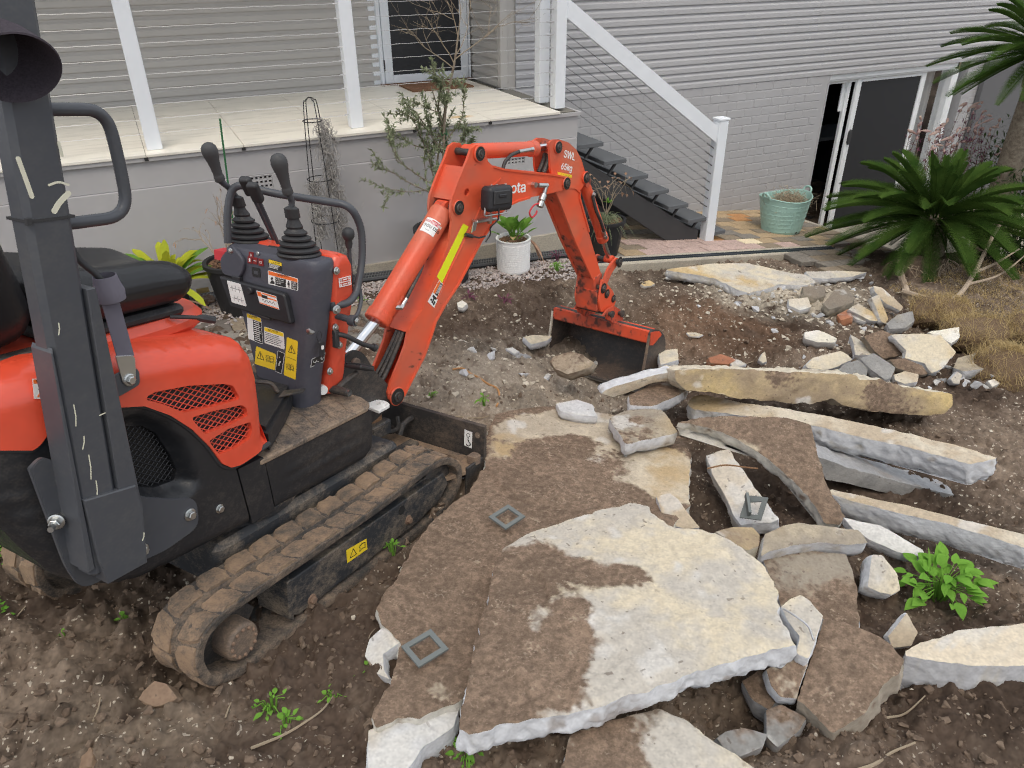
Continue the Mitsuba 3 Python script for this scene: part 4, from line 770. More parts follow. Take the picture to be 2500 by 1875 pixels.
def _axes(ph, th, ro):
    f = np.array([math.cos(ph)*math.cos(th), math.sin(ph)*math.cos(th), math.sin(th)]); l = np.array([-math.sin(ph), math.cos(ph), 0]); u = np.cross(f, l)
    l2 = l*math.cos(ro)+u*math.sin(ro); return np.stack([f, l2, np.cross(f, l2)])
MB_ = _axes(*[math.radians(a) for a in (34.5, -9.0, -1.5)])       # the machine stands nose down on the sloping yard
MW = np.eye(4); MW[:3, :3] = MB_.T; MW[:3, 3] = [-.1369, 1.6709, .15]
PSI = math.radians(-9.0); BW = np.eye(4); BW[:3, :3] = np.array([[math.cos(PSI), math.sin(PSI), 0], [-math.sin(PSI), math.cos(PSI), 0], [0, 0, 1.]]).T; BW[:3, 3] = [1.331, .38, .3797]; BW = MW@BW
ex = thing('excavator', 'small orange and black tracked excavator with its bucket lowered on the dug soil', 'excavator')
def mp(name, mesh, m_, smooth=False, M4=MW, label=None, uv=None):
    mesh = mesh.copy(); mesh.apply_transform(M4); return part(ex, name, mesh, m_, smooth, label)
def bpart(name, mesh, m_, smooth=False, label=None): return mp(name, mesh, m_, smooth, BW, label)
def XZ(poly, y0, h, bevel=0.0, holes=()):           # polygon in (x, z), extruded along +y
    return prism(poly, h, (0, y0, 0), (1, 0, 0), (0, 0, 1), W=(0, 1, 0), bevel=bevel, holes=holes)
def bolt(p, d, r=.011, h=.010, mt='mat_zinc'):
    d = np.asarray(d, float)/np.linalg.norm(d); a, b = frame_of(d); p = np.asarray(p, float)
    hexa = [(r*math.cos(t), r*math.sin(t)) for t in np.arange(6)*math.pi/3]
    head = prism(hexa, h, p+d*.003, a, b, W=d, bevel=.0016)
    return cat_([lathe([(0, 0), (r*1.45, 0), (r*1.45, .0022), (r*1.2, .0035), (0, .0035)], 20, d, p), head])
def puff(poly, holes, y0, y1, r, soft, tail=None, dish=None, fine=.014, far=True):
    """Moulded cover: polygon in (x, z) with the edges named in soft rounded over to the side face at y0."""
    pg = Polygon(poly).buffer(0); n = int(pg.exterior.length/fine); L = pg.exterior.length
    rim = np.array([pg.exterior.interpolate(L*i/n).coords[0] for i in range(n)]); 
    if not pg.exterior.is_ccw: rim = rim[::-1]
    from shapely import contains_xy
    hp = [Polygon(h).buffer(.006).buffer(0) for h in holes]; hr = []
    for h in hp:
        k = int(h.exterior.length/.008); hr.append(np.array([h.exterior.interpolate(h.exterior.length*i/k).coords[0] for i in range(k)]))
    body = pg
    for h in hp: body = body.difference(h)
    x0, z0, x1, z1 = pg.bounds; gx_, gz_ = np.meshgrid(np.arange(x0, x1, fine), np.arange(z0, z1, fine)); c = np.stack([gx_.ravel(), gz_.ravel()], 1)
    ins = body.buffer(-fine*.6); c = c[contains_xy(ins, c[:, 0], c[:, 1])]
    P2 = np.vstack([rim]+hr+[c]); tri = Delaunay(P2).simplices; cen = P2[tri].mean(1); tri = tri[contains_xy(body.buffer(1e-6), cen[:, 0], cen[:, 1])]
    a_, b_, c_ = P2[tri[:, 0]], P2[tri[:, 1]], P2[tri[:, 2]]; fl = ((b_-a_)[:, 0]*(c_-a_)[:, 1]-(b_-a_)[:, 1]*(c_-a_)[:, 0]) < 0; tri[fl] = tri[fl][:, ::-1]
    ls = LineString(soft); d = np.array([ls.distance(Point(*u)) for u in P2]); dd = np.clip(d, 0, r)
    y = r - np.sqrt(np.maximum(r*r-(r-dd)**2, 0))
    if tail: y = y + tail(P2[:, 0])
    if dish: y = y + dish(P2)
    near = np.stack([P2[:, 0], y0+y, P2[:, 1]], 1); F = [tri]; V = [near]; m = len(rim)
    w = near[:m]; far_ = w.copy(); far_[:, 1] = y1 - (w[:, 1]-y0); mid = [w*(1-t)+far_*t for t in (0, .34, .67, 1)]; at = len(near); V += mid; i = np.arange(m); j = (i+1) % m
    for k in range(3): F.append(quad2tri(np.stack([at+k*m+j, at+k*m+i, at+(k+1)*m+i, at+(k+1)*m+j], 1))[:, ::-1])
    if far: pass
    at2 = at+m*4
    for h in hr:                                      # hole edges turned inwards
        idx = len(rim) + sum(len(q) for q in hr[:[id(q) for q in hr].index(id(h))]); k = len(h); e = near[idx:idx+k]; e2 = e + [0, .022, 0]; V += [e, e2]; i = np.arange(k); j = (i+1) % k
        F.append(quad2tri(np.stack([at2+i, at2+j, at2+k+j, at2+k+i], 1))); at2 += 2*k
    me = TM(np.vstack(V), np.vstack(F)); return me
def lattice(poly, y, pitch, w, ang, tail=None, n_=2):
    pg = Polygon(poly).buffer(.004); ms = []; cx, cz = pg.centroid.coords[0]
    for a in (ang, -ang):
        dx, dz = math.cos(a), math.sin(a)
        for k in range(-30, 31):
            o = (cx - dz*k*pitch, cz + dx*k*pitch); l = LineString([(o[0]-dx*.8, o[1]-dz*.8), (o[0]+dx*.8, o[1]+dz*.8)]).intersection(pg)
            for s in getattr(l, 'geoms', [l]):
                if s.is_empty or s.length < .006 or s.geom_type != 'LineString': continue
                (xa, za), (xb, zb) = s.coords[0], s.coords[-1]; ms.append(rod((xa, y + (.0012 if a > 0 else 0), za), (xb, y + (.0012 if a > 0 else 0), zb), w, 5))
    return cat_(ms)
# --- tracks
TP = fillet([(.085, .0), (-.03, .035), (-.062, .15), (-.028, .225), (.055, .252), (.44, .252), (.77, .252), (1.06, .277), (1.17, .262), (1.255, .205), (1.285, .14), (1.255, .06), (1.15, .004), (.6, .0), (.085, .0)], .09, 7)
tpl = LineString(TP); TL_ = tpl.length
def tpt(s): s = s % TL_; a, b = np.array(tpl.interpolate(s).coords[0]), np.array(tpl.interpolate((s+.004) % TL_).coords[0]); t = (b-a)/np.linalg.norm(b-a); return a, t, np.array([t[1], -t[0]])
ccw = Polygon(TP).exterior.is_ccw; OUT = 1 if ccw else -1
def track(Y0, name, far_=False):
    tk = name; W = .18; n = 150; th = .026
    prof = [(-.0, 0), (.006, .004), (.5*W-.016, .004), (.5*W-.008, -.004), (.5*W+.008, -.004), (.5*W+.016, .004), (W-.006, .004), (W, 0), (W, -th*.7), (W-.004, -th), (.004, -th), (0, -th*.7)]
    V = []; 
    for i in range(n):
        a, t, o = tpt(TL_*i/n)
        for yv, d in prof: V.append((a[0]+o[0]*OUT*d, Y0+yv, a[1]+o[1]*OUT*d))
    k = len(prof); F = [[i*k+j, i*k+(j+1) % k, ((i+1) % n)*k+(j+1) % k, ((i+1) % n)*k+j] for i in range(n) for j in range(k)]
    mp(tk+'__belt', TM(V, quad2tri(F)), 'mat_rubber', 32)
    nl = 29; g = np.random.default_rng(3)
    for i in range(nl):
        for side in (0, 1):
            s0 = TL_*(i+.5*side+.15)/nl; a, t, o = tpt(s0)
            if far_ and not (a[0] < .35): continue
            o = o*OUT; y0_, y1_ = (.004, .5*W-.014) if side == 0 else (.5*W+.014, W-.004)
            P = []
            ya = [y0_, y0_*.65+y1_*.35, y0_*.25+y1_*.75, y1_]
            for j_, (yv, xo, hl) in enumerate(zip(ya, (.010, .0, -.006, -.010) if side == 0 else (-.010, -.006, .0, .010), (.040, .045, .045, .038))):
                hh = .0115 + g.uniform(-.0012, .0012); 
                for ds, hgt in ((-hl-.008, .001), (-hl+.006, hh), (hl-.012, hh*.96), (hl+.010, .001)):
                    aa, _, oo = tpt(s0+ds+xo); P.append(np.array([aa[0]+oo[0]*OUT*hgt, Y0+yv, aa[1]+oo[1]*OUT*hgt]))
            P = np.array(P); f = []
            for r_ in range(3):
                for c_ in range(3): f.append([r_*4+c_, r_*4+c_+1, r_*4+c_+5, r_*4+c_+4])
            F2 = np.vstack([quad2tri(f), [[0, 1, 2], [0, 2, 3], [12, 14, 13], [12, 15, 14]]])
            lm_ = TM(P, F2).subdivide(); v = np.array(lm_.vertices); v += (meshkit.noise(v*55, 4)[:, None]-.5)*.006
            mp(tk+'__lug', TM(v, lm_.faces), 'mat_lug', 40)
for Y0, nm, fr in ((0.0, 'track', False), (.735, 'far_track', True)):
    track(Y0, nm, fr)
# frame, sprocket drive, rollers of the near side
fp = [(.30, .182), (1.17, .185), (1.205, .125), (1.15, .075), (1.0, .045), (.345, .035), (.30, .06)]
mp('track_frame', cat_([XZ(fp, .020, .13, .004), XZ([(.30, .19), (.32, .19), (.32, .03), (.30, .05)], .0145, .14, .003), XZ([(.33, .195), (1.12, .195), (1.12, .186), (.33, .186)], .05, .09)]), 'mat_frame')
mp('track_frame', cat_([XZ(fp, .77, .11, .004)]), 'mat_frame')
mp('drive_drum', cat_([lathe([(0, -.004), (.050, -.004), (.056, .0), (.060, .008), (.060, .11), (.048, .12), (0, .12)], 40, (0, 1, 0), (.112, .012, .098))]), 'mat_dirty_steel', 30)
for i in range(12):
    t = 2*math.pi*i/12; mp('drive_drum__bolt', lathe([(0, -.0105), (.0038, -.0105), (.0048, -.0085), (.006, -.0045), (0, -.0045)], 10, (0, 1, 0), (.112+.044*math.cos(t), .012, .098+.044*math.sin(t))), 'mat_bolt_brown', 30)
spk = [((.100 if i % 2 else .118)*math.cos(2*math.pi*i/22)+.1, (.100 if i % 2 else .118)*math.sin(2*math.pi*i/22)+.125) for i in range(22)]
mp('sprocket', XZ(spk, .075, .03, .003), 'mat_dark_steel')
mp('idler', lathe([(0, -.05), (.075, -.05), (.095, -.04), (.10, -.02), (.10, .02), (.095, .04), (.075, .05), (0, .05)], 32, (0, 1, 0), (1.165, .09, .135)), 'mat_dark_steel', 30)
for xx_ in (.42, .68, .93): mp('track_roller', lathe([(0, -.05), (.045, -.05), (.05, -.03), (.03, -.012), (.03, .012), (.05, .03), (.045, .05), (0, .05)], 24, (0, 1, 0), (xx_, .075, .055)), 'mat_dark_steel', 30)
for x_, z_ in ((.405, .058), (.93, .09), (.80, .150)):
    if x_ != .80: mp('track_frame__bolt', bolt((x_, .020, z_), (0, -1, 0), .013, .012), 'mat_bolt_brown')
mp('track_frame__hole', lathe([(0, -.0012), (.018, -.0012), (.018, 0)], 20, (0, 1, 0), (.89, .0195, .152)), 'mat_ink')
mp('car_body', cat_([box(.2, 1.12, .2, .74, .14, .30, .02), lathe([(0, .3), (.26, .3), (.27, .33), (0, .33)], 40, None, (.45, .46, 0)), box(1.05, 1.4, .30, .36, .06, .16, .01), box(1.05, 1.4, .56, .62, .06, .16, .01)]), 'mat_frame')
# --- blade
mp('blade', cat_([hull([(1.425+x, y, z) for y in (-.015, .93) for x, z in ((0, .30), (.014, .305), (.014, .0), (.0, .0))]+[(1.46, y, -.05) for y in (-.015, .93)]), box(1.30, 1.43, -.012, .0, .0, .16, .003)]), 'mat_dark_steel')
mp('blade__foot_plate', XZ([(0, 0), (1, 0), (1, 1)], 0, .001) if False else prism([(1.18, .04), (1.30, -.005), (1.424, -.005), (1.424, .60), (1.20, .60), (1.12, .30)], .02, (0, 0, .125), bevel=.003), 'mat_lug')
mp('blade__lug_plate', prism(fillet([(1.36, .03), (1.36, -.012), (1.395, -.02), (1.41, .0), (1.41, .03), (1.36, .03)], .01, 4), .035, (0, 0, .145)), 'mat_dirty_steel')
bd = lambda u, v: (1.4235, u, v)
mp('blade__decal', hull([bd(u, v) for u, v in ((.085, .265), (.045, .262), (.045, .185), (.085, .188))]+[(1.4228, u, v) for u, v in ((.085, .265), (.045, .262), (.045, .185), (.085, .188))]), 'mat_label')
hook = spline([(.065, .222), (.060, .212), (.053, .205), (.055, .196), (.065, .193), (.074, .199)], 5)
mp('blade__decal__print', cat_([tube([(1.4225, a, b) for a, b in hook], .0022, 6), tube([(1.4225, .065+.008*math.cos(t), .243+.008*math.sin(t)) for t in np.linspace(0, 6.28, 14)], .0012, 5), rod((1.4225, .065, .232), (1.4225, .065, .222), .0022, 6)]), 'mat_ink')
mp('blade__hole', lathe([(0, 0), (.014, 0), (.014, .0008)], 20, (-1, 0, 0), (1.4235, .0185, .255)), 'mat_soil')
for zz0 in (.20,):
    mp('blade__hook', tube([(1.33, .36, .20), (1.35, .36, .24), (1.39, .36, .25), (1.42, .36, .25)], .012, 8), 'mat_dark_steel', 40)
    mp('blade__bracket', tube(spline([(1.30, .46, .24), (1.33, .42, .20), (1.37, .40, .21), (1.39, .42, .25)], 6), .011, 8), 'mat_dark_steel', 40)
mp('blade_cylinder', cat_([rod((.95, .46, .24), (1.22, .46, .205), .034), rod((1.22, .46, .205), (1.40, .46, .18), .018)]), 'mat_dark_steel', 30)
mp('blade_cylinder__guard', box(1.17, 1.30, .38, .50, .215, .285, .008), 'mat_frame')
mp('hose', tube(spline([(1.0, .33, .16), (1.10, .31, .175), (1.20, .33, .21)], 8), .014, 10), 'mat_dark_steel', 30)
# --- lower moulded covers
SEAM = [(-.338,.846),(-.291,.833),(-.258,.823),(-.242,.834),(-.226,.854),(-.205,.876),(-.170,.884),(-.120,.880),(-.047,.863),(.014,.845),(.085,.793),(.146,.729),(.197,.655),(.233,.585),(.265,.558),(.303,.552),(.428,.571)]
tailf = lambda x: np.where(x < -.10, .50 - np.sqrt(np.maximum(.25-np.minimum(-.10-x, .49)**2, 0)), 0)
rec = Polygon([(-.06,.60),(-.05,.84),(.021,.825),(.082,.775),(.135,.69),(.165,.55),(.125,.525),(.065,.530),(-.001,.56)])
def dish(P2):
    from shapely import contains_xy
    ins = contains_xy(rec, P2[:, 0], P2[:, 1]); d = np.array([rec.exterior.distance(Point(*u)) if k else 0 for u, k in zip(P2, ins)])
    rib = np.where((P2[:, 0] < -.26), .004*np.maximum(np.cos((P2[:, 1]+.10*P2[:, 0])*2*math.pi/.052), 0)**3*ss(.52, .58, P2[:, 1])*ss(.80, .74, P2[:, 1]), 0)
    return ss(0, .035, d)*.045 - rib
RG_ = [(-.034,.766),(-.016,.778),(.034,.761),(.070,.725),(.102,.651),(.116,.596),(.106,.575),(.049,.580),(-.002,.605),(-.030,.641)]
lowp = [(-.52, .80)] + [(a, b-.006) for a, b in SEAM[:-3]] + [(.290, .545), (.292, .535), (.330, .315), (.10, .330), (-.05, .338), (-.124, .362), (-.198, .408), (-.25, .462), (-.30, .560), (-.34, .66), (-.42, .74), (-.50, .79)]
mp('rear_cover', puff(lowp, [RG_], .185, .75, .045, [(.33, .315), (.10, .330), (-.05, .338), (-.124, .362), (-.198, .408), (-.25, .462), (-.30, .560), (-.34, .66), (-.42, .74), (-.50, .79)], tailf, dish), 'mat_black_plastic', 40)
mp('rear_cover__grille', lattice(RG_, .240, .0135, .0016, math.radians(38)), 'mat_door_black')
mp('rear_cover__backing', XZ(Polygon(RG_).buffer(.012), .262, .004), 'mat_ink')
mp('mid_cover', puff([(.299, .533), (.402, .533), (.432, .318), (.338, .313)], [], .187, .74, .012, [(.338, .313), (.432, .318)]), 'mat_black_plastic', 40)
stepx = [(.410, .507), (.940, .503), (.935, .34), (.905, .312), (.440, .316)]
mp('step_cover', puff(stepx, [], .19, .75, .035, [(.960, .503), (.955, .34), (.905, .305), (.440, .316)], None, lambda P2: -.006*sum(np.exp(-((P2[:, 1]-zc-.02*(P2[:, 0]-.7))/.006)**2)*ss(.47, .53, P2[:, 0])*ss(.90, .84, P2[:, 0]) for zc in (.445, .395))), 'mat_black_plastic', 40)
plan = Polygon([(.395, .195), (.90, .195), (.935, .215), (.955, .26), (.96, .40), (.96, .75), (.395, .75)])
mp('step', prism(plan.buffer(.012).buffer(-.0), .022, (0, 0, .506), bevel=.006), 'mat_step_top', 40, label='dusty ribbed foot step')
for k in range(5):
    xs = .50+.085*k; mp('step__rib', tube([(xs+.05*math.sin(t*2.2), .225+.19*t, .5275) for t in np.linspace(0, 1, 9)], [.004]*9, 6), 'mat_step_top', 40)
mp('floor_hump', prism(fillet([(.44, .20), (.56, .275), (.62, .31), (.79, .43), (.79, .70), (.44, .70)], .02, 4), .085, (0, 0, .522), bevel=.014), 'mat_black_plastic', 30)
for k in range(3): mp('floor_hump__rib', rod((.52+.07*k, .275+.055*k, .54), (.505+.07*k, .29+.055*k, .605), .006, 6), 'mat_black_plastic', 40)
mp('floor_lever', cat_([tube(spline([(.60, .47, .66), (.63, .44, .655), (.66, .41, .645), (.675, .395, .612)], 6), .008, 8), prism([(-.02, -.035), (.06, -.07), (.09, -.055), (.03, -.01)], .006, (.665, .395, .609), bevel=.001)]), 'mat_dark_steel', 30)
# --- hood
HOOD = [(-.52, .82), (-.40, .836)] + SEAM + [(.430, .70), (.425, .80), (.410, .870), (.375, .920), (.30, .948), (.05, .990), (-.20, 1.018), (-.42, 1.0), (-.52, .95)]
GR = [[(.011,.866),(.048,.873),(.149,.858),(.266,.826),(.297,.811),(.320,.761),(.221,.771),(.126,.787),(.069,.831)], [(.145,.765),(.219,.758),(.322,.741),(.338,.727),(.342,.700),(.276,.695),(.185,.699)], [(.194,.674),(.266,.685),(.350,.676),(.354,.648),(.340,.623),(.284,.614),(.226,.618)]]
soft_h = [(.430, .60), (.430, .70), (.425, .80), (.410, .870), (.375, .920), (.30, .948), (.05, .990), (-.20, 1.018), (-.42, 1.0), (-.52, .95)]
mp('hood', puff(HOOD, [Polygon(g_).buffer(-.006).exterior.coords[:-1] for g_ in GR], .172, .76, .085, soft_h, tailf, fine=.012), 'mat_orange', 45, label='glossy orange engine hood')
for g_ in GR:
    mp('hood__grille', lattice(g_, .184, .0145, .0014, math.radians(33)), 'mat_orange'); mp('hood__grille_backing', XZ(Polygon(g_).buffer(.01), .205, .004), 'mat_black_plastic')
mp('seam_strip', tube([(a, .186 + float(tailf(np.array(a))), b-.002) for a, b in spline(SEAM, 4)], .0085, 8), 'mat_boot', 30)
mp('hood__seat_rise', prism(fillet([(-.42, .26), (.25, .30), (.36, .34), (.40, .42), (.40, .56), (.30, .66), (-.42, .68)], .06, 5), .06, (0, 0, .945), bevel=.02), 'mat_orange', 40)
hd_ = [(-.236, .995), (-.192, .985), (-.198, .934), (-.240, .948)]; yt = lambda x: .1712 + float(tailf(np.array(x)))
def hdec(q, off, m_, nm, label=None):
    P = [(x, yt(x)-off-t, z) for x, z in q for t in (0, .0006)]; mp(nm, hull(P), m_, label=label)
hdec(hd_, .0005, 'mat_label', 'hood__decal', 'white and orange warning decal behind the roll bar'); hl4 = lambda u0, u1, v0, v1: [tuple(((1-u)*(1-v))*np.array(hd_[0])+u*(1-v)*np.array(hd_[1])+u*v*np.array(hd_[2])+(1-u)*v*np.array(hd_[3])) for u, v in ((u0, v0), (u1, v0), (u1, v1), (u0, v1))]
hdec(hl4(.03, .97, .03, .24), .0012, 'mat_label_orange', 'hood__decal__band')
for qa in (hl4(.15, .85, .88, .91), [hl4(.5, .5, .30, .3)[0], hl4(.53, .53, .33, .3)[0], hl4(.86, .86, .9, .9)[0], hl4(.81, .81, .9, .9)[0]], [hl4(.5, .5, .30, .3)[0], hl4(.47, .47, .33, .3)[0], hl4(.14, .14, .9, .9)[0], hl4(.19, .19, .9, .9)[0]], hl4(.47, .53, .48, .70), hl4(.47, .53, .75, .81)): hdec(qa, .0012, 'mat_label_orange', 'hood__decal__triangle')
wm = meshkit.text_mesh('WARNING', .0065, .0003, True); v = np.asarray(wm.vertices); mp('hood__decal__text', TM(np.stack([-.231+v[:, 0]*.9, np.array([yt(a) for a in -.231+v[:, 0]*.9])-.0020-v[:, 2], .9855+v[:, 1]-.2*v[:, 0]], 1), wm.faces), 'mat_ink')
tq = [(.578, .150), (.684, .139), (.687, .094), (.580, .097)]; mp('track_frame__decal', XZ(tq, .0185, .0012), 'mat_yellow', label='yellow warning decal on the track frame')
o = Polygon([(.592, .108), (.612, .140), (.630, .106)]); mp('track_frame__decal__print', cat_([XZ(o.difference(o.buffer(-.0025)), .0178, .001), XZ(Polygon([(.645, .107), (.660, .112), (.676, .107), (.676, .130), (.660, .136), (.645, .131)]).difference(Polygon([(.648, .110), (.660, .115), (.673, .110), (.673, .127), (.660, .132), (.648, .128)])), .0178, .001)]), 'mat_ink')
# --- seat
def pad(x0, x1, y0, y1, z0, z1, r, n=7):
    P = []
    for sx, cx in ((-1, x0+r), (1, x1-r)):
        for sy, cy in ((-1, y0+r), (1, y1-r)):
            for sz, cz in ((-1, z0+min(r, (z1-z0)/2)), (1, z1-min(r, (z1-z0)/2))):
                rr = min(r, (z1-z0)/2)
                for a in np.linspace(0, math.pi/2, n):
                    for b_ in np.linspace(0, math.pi/2, n): P.append((cx+sx*r*math.cos(a)*math.cos(b_), cy+sy*r*math.sin(a)*math.cos(b_), cz+sz*rr*math.sin(b_)))
    return hull(P)
cu = pad(-.12, .325, .285, .67, 1.035, 1.175, .075); v = np.array(cu.vertices); up_ = v[:, 2] > 1.085
cu = cu.subdivide().subdivide(); v = np.array(cu.vertices); t = ss(1.08, 1.17, v[:, 2]); v[:, 2] += t*(-.022*np.exp(-((v[:, 1]-.475)/.10)**2) + .03*ss(.10, -.12, v[:, 0]) - .020*ss(.16, .31, v[:, 0])); cu = TM(v, cu.faces)
mp('seat', cu, 'mat_seat', 60); mp('seat__base', box(-.10, .28, .315, .635, 1.0, 1.034, .012), 'mat_black_plastic')
bk = pad(-.10, .10, .29, .66, -.20, .26, .08).subdivide(); bk = move(bk, (-.255, 0, 1.22), ry=-14)
mp('seat__backrest', bk, 'mat_seat', 60)
mp('seat__rail', box(-.30, -.02, .30, .335, 1.006, 1.018, .003), 'mat_dark_steel')
mp('seat__lever', tube(spline([(.22, .31, 1.01), (.28, .275, 1.0), (.325, .255, .985)], 5), [.006]*6+[.011]*5, 8), 'mat_boot', 30)
# --- roll bar with plate, handle, belt
mp('roll_bar', cat_([box(-.242, -.146, .085, .150, .50, 1.85, .012)]), 'mat_rops', 30)
mp('roll_bar__gusset', XZ([(-.2445, 1.08), (-.2400, 1.09), (-.235, .53), (-.252, .53)], .080, .075, .002), 'mat_rops')
mp('roll_bar__gusset', XZ([(-.1455, 1.20), (-.125, 1.20), (-.122, 1.18), (-.092, .64), (-.112, .62), (-.1455, .62)], .080, .075, .002), 'mat_rops')
mp('roll_bar__foot', XZ([(-.226, .545), (-.212, .475), (-.104, .475), (-.094, .635), (-.104, .70), (-.235, .72)], .074, .05, .003), 'mat_rops')
mp('roll_bar__upper_frame', box(-.36, -.112, .155, .195, 1.655, 2.05, .012), 'mat_rops', 30)
mp('roll_bar__plate', XZ(fillet([(-.298, .805), (-.268, .825), (-.24, .80), (-.13, .74), (-.075, .648), (-.043, .612), (.05, .560), (.118, .535), (.118, .440), (.0, .422), (-.12, .437), (-.235, .440), (-.262, .52), (-.298, .805)], .035, 6), .151, .014, .002), 'mat_rops', 30)
for x_, z_, d_ in ((-.069, .585, 0), (.089, .494, 0), (-.066, .464, 0)): mp('roll_bar__bolt', bolt((x_, .150, z_), (0, -1, 0), .0125, .012), 'mat_zinc')
mp('roll_bar__bolt', cat_([bolt((-.270, .140, .66), (-.75, -.66, .05), .013, .016), rod((-.270, .140, .66), (-.300, .114, .662), .007), rod((-.27, .14, .66), (-.235, .165, .658), .012)]), 'mat_zinc')
mp('rear_cover__bolt', bolt((.218, .188, .437), (0, -1, 0), .011, .010), 'mat_zinc')
mp('roll_bar__grab_handle', tube(fillet([(-.150, .125, 1.566), (-.012, .125, 1.566), (.003, .125, 1.46), (.010, .125, 1.335), (-.150, .125, 1.335)], .062, 9), .0135, 14), 'mat_rops', 40)
mp('roll_bar__cable_tie', cat_([box(-.2445, -.1435, .0825, .1525, 1.354, 1.360), box(-.246, -.236, .078, .086, 1.350, 1.364)]), 'mat_boot')
for k_, (pts, w) in enumerate((([(-.203, 1.478), (-.196, 1.44), (-.190, 1.405)], .0045), ([(-.186, 1.424), (-.165, 1.428), (-.146, 1.421)], .0022), ([(-.184, 1.372), (-.170, 1.388), (-.149, 1.404)], .0058), ([(-.152, 1.505), (-.149, 1.48)], .003))):
    p = np.array([(a - (.034 if k_ == 0 else 0.0), b) for a, b in spline(pts, 6)]); g = np.random.default_rng(k_); e = LineString(p).buffer(w, cap_style=1); 
    mp('roll_bar__scratch', XZ(e, .0838, .0012), 'mat_scratch', label='bare pale scratch in the grey paint')
for x_, z_, L_, a_ in ((-.218, .90, .05, 1.5), (-.212, .84, .03, 1.3), (-.205, .76, .06, 1.5), (-.20, .70, .05, 1.45), (-.19, .55, .04, 1.6), (-.16, .905, .035, .1), (-.175, .65, .03, .7), (-.22, 1.115, .025, 1.4), (-.14, .63, .02, .6), (-.11, .545, .02, 1.2)):
    yv = .0838 if z_ > .66 else .0788
    e = LineString([(x_, z_), (x_+L_*.5*math.cos(a_)+.002, z_+L_*.5*math.sin(a_)), (x_+L_*math.cos(a_), z_+L_*math.sin(a_))]).buffer(.0011); mp('roll_bar__scratch', XZ(e, yv if z_ > .545 else .0728, .0012), 'mat_scratch')
cone = lathe([(.026, .0), (.029, -.018), (.035, -.040), (.033, -.060), (.02, -.066), (0, -.066)], 28); cone2 = lathe([(.0245, .0), (.027, -.018), (.033, -.036)], 28)
mp('seat_belt', move(cat_([cone, TM(cone2.vertices, np.asarray(cone2.faces)[:, ::-1]), lathe([(.026, 0), (.0245, .0005)], 28)]), (-.042, .172, 1.197), ry=-8), 'mat_grey_cloth', 40)
mp('seat_belt__strap', hull([(x, y, z) for x, z in ((-.062, 1.135), (-.018, 1.130))for y in (.165, .168)]+[(x, y, z) for x, z in ((-.048, 1.0), (-.003, .99)) for y in (.160, .163)]), 'mat_grey_cloth')
mp('seat_belt__anchor', XZ(fillet([(-.055, 1.005), (-.004, .992), (-.010, .930), (-.028, .916), (-.046, .928), (-.055, 1.005)], .012, 5), .155, .0035, .0008), 'mat_zinc')
mp('seat_belt__bolt', bolt((-.028, .155, .935), (0, -1, 0), .011, .009), 'mat_zinc')
mp('seat_belt__bracket', XZ(fillet([(-.075, .955), (-.012, .965), (.004, .950), (.002, .912), (-.064, .898), (-.075, .955)], .012, 4), .159, .006, .001), 'mat_rops')
mp('seat_belt__cable', tube(spline([(-.10, .2, 1.29), (-.085, .19, 1.24), (-.060, .178, 1.205), (-.045, .172, 1.18)], 7), .0075, 10), 'mat_boot', 40)
hatc = lathe([(0, -.128), (.012, -.125), (.030, -.10), (.052, -.06), (.068, -.02), (.076, .0), (.074, .003), (.071, 0), (.062, -.022), (.045, -.062), (.02, -.10), (0, -.115)], 36)
a3 = np.array([-.22, -.78, -.62]); a3 /= np.linalg.norm(a3); hm_ = lathe([(0, -.128), (.012, -.125), (.030, -.10), (.052, -.06), (.068, -.02), (.076, .0), (.074, .003), (.071, 0), (.062, -.022), (.045, -.062), (.02, -.10), (0, -.115)], 40, a3, (-.247, .02, 1.642)); hm_.apply_transform(MW)
hat = thing('cloth_hood', 'dark purple conical cloth cup hanging at the top of the roll bar', 'cloth cup'); part(hat, 'cup', hm_, 'mat_dark_cloth', 50)
st_ = tube(spline([(-.255, .10, 1.70), (-.243, .09, 1.735), (-.236, .085, 1.78), (-.232, .083, 1.90)], 6), .006, 8); st_.apply_transform(MW); part(hat, 'string', st_, 'mat_grey_cloth', 40)
# --- console
def rrect(y0, y1, x0, x1, r, n=5):
    P = []
    for cx, cy, a0 in ((x1-r, y0+r, -90), (x1-r, y1-r, 0), (x0+r, y1-r, 90), (x0+r, y0+r, 180)):
        for t in np.linspace(a0, a0+90, n): P.append((cx+r*math.cos(math.radians(t)), cy+r*math.sin(math.radians(t))))
    return np.array(P)
def loft(secs, cap=True):
    V, n = [], len(secs[0][1])
    for z, p in secs: V += [(a, b, z) for a, b in p]
    F = [[i*n+j, i*n+(j+1) % n, (i+1)*n+(j+1) % n, (i+1)*n+j] for i in range(len(secs)-1) for j in range(n)]
    F = quad2tri(F); m = (len(secs)-1)*n
    F = np.vstack([F, [[m, m+j, m+j+1] for j in range(1, n-1)], [[0, j+1, j] for j in range(1, n-1)]])
    return TM(V, F)
cs = [(.50, .352, .592), (.60, .345, .600), (.75, .315, .630), (.95, .275, .685), (1.04, .262, .705), (1.066, .262, .705)]
secs = [(z, rrect(a, b, .750, .868, .045)) for z, a, b in cs] + [(1.077, rrect(.272, .695, .760, .868, .04))]
mp('console', loft(secs), 'mat_console', 40, label='dark blue grey control console')
secs2 = [(.545, .36, .58, .875, .97), (.62, .335, .60, .868, .962), (.70, .325, .615, .890, .962), (.80, .31, .63, .872, .966), (.92, .285, .66, .842, .966), (1.04, .27, .69, .842, .945), (1.075, .272, .69, .85, .925), (1.085, .285, .68, .862, .905)]
sc2 = []
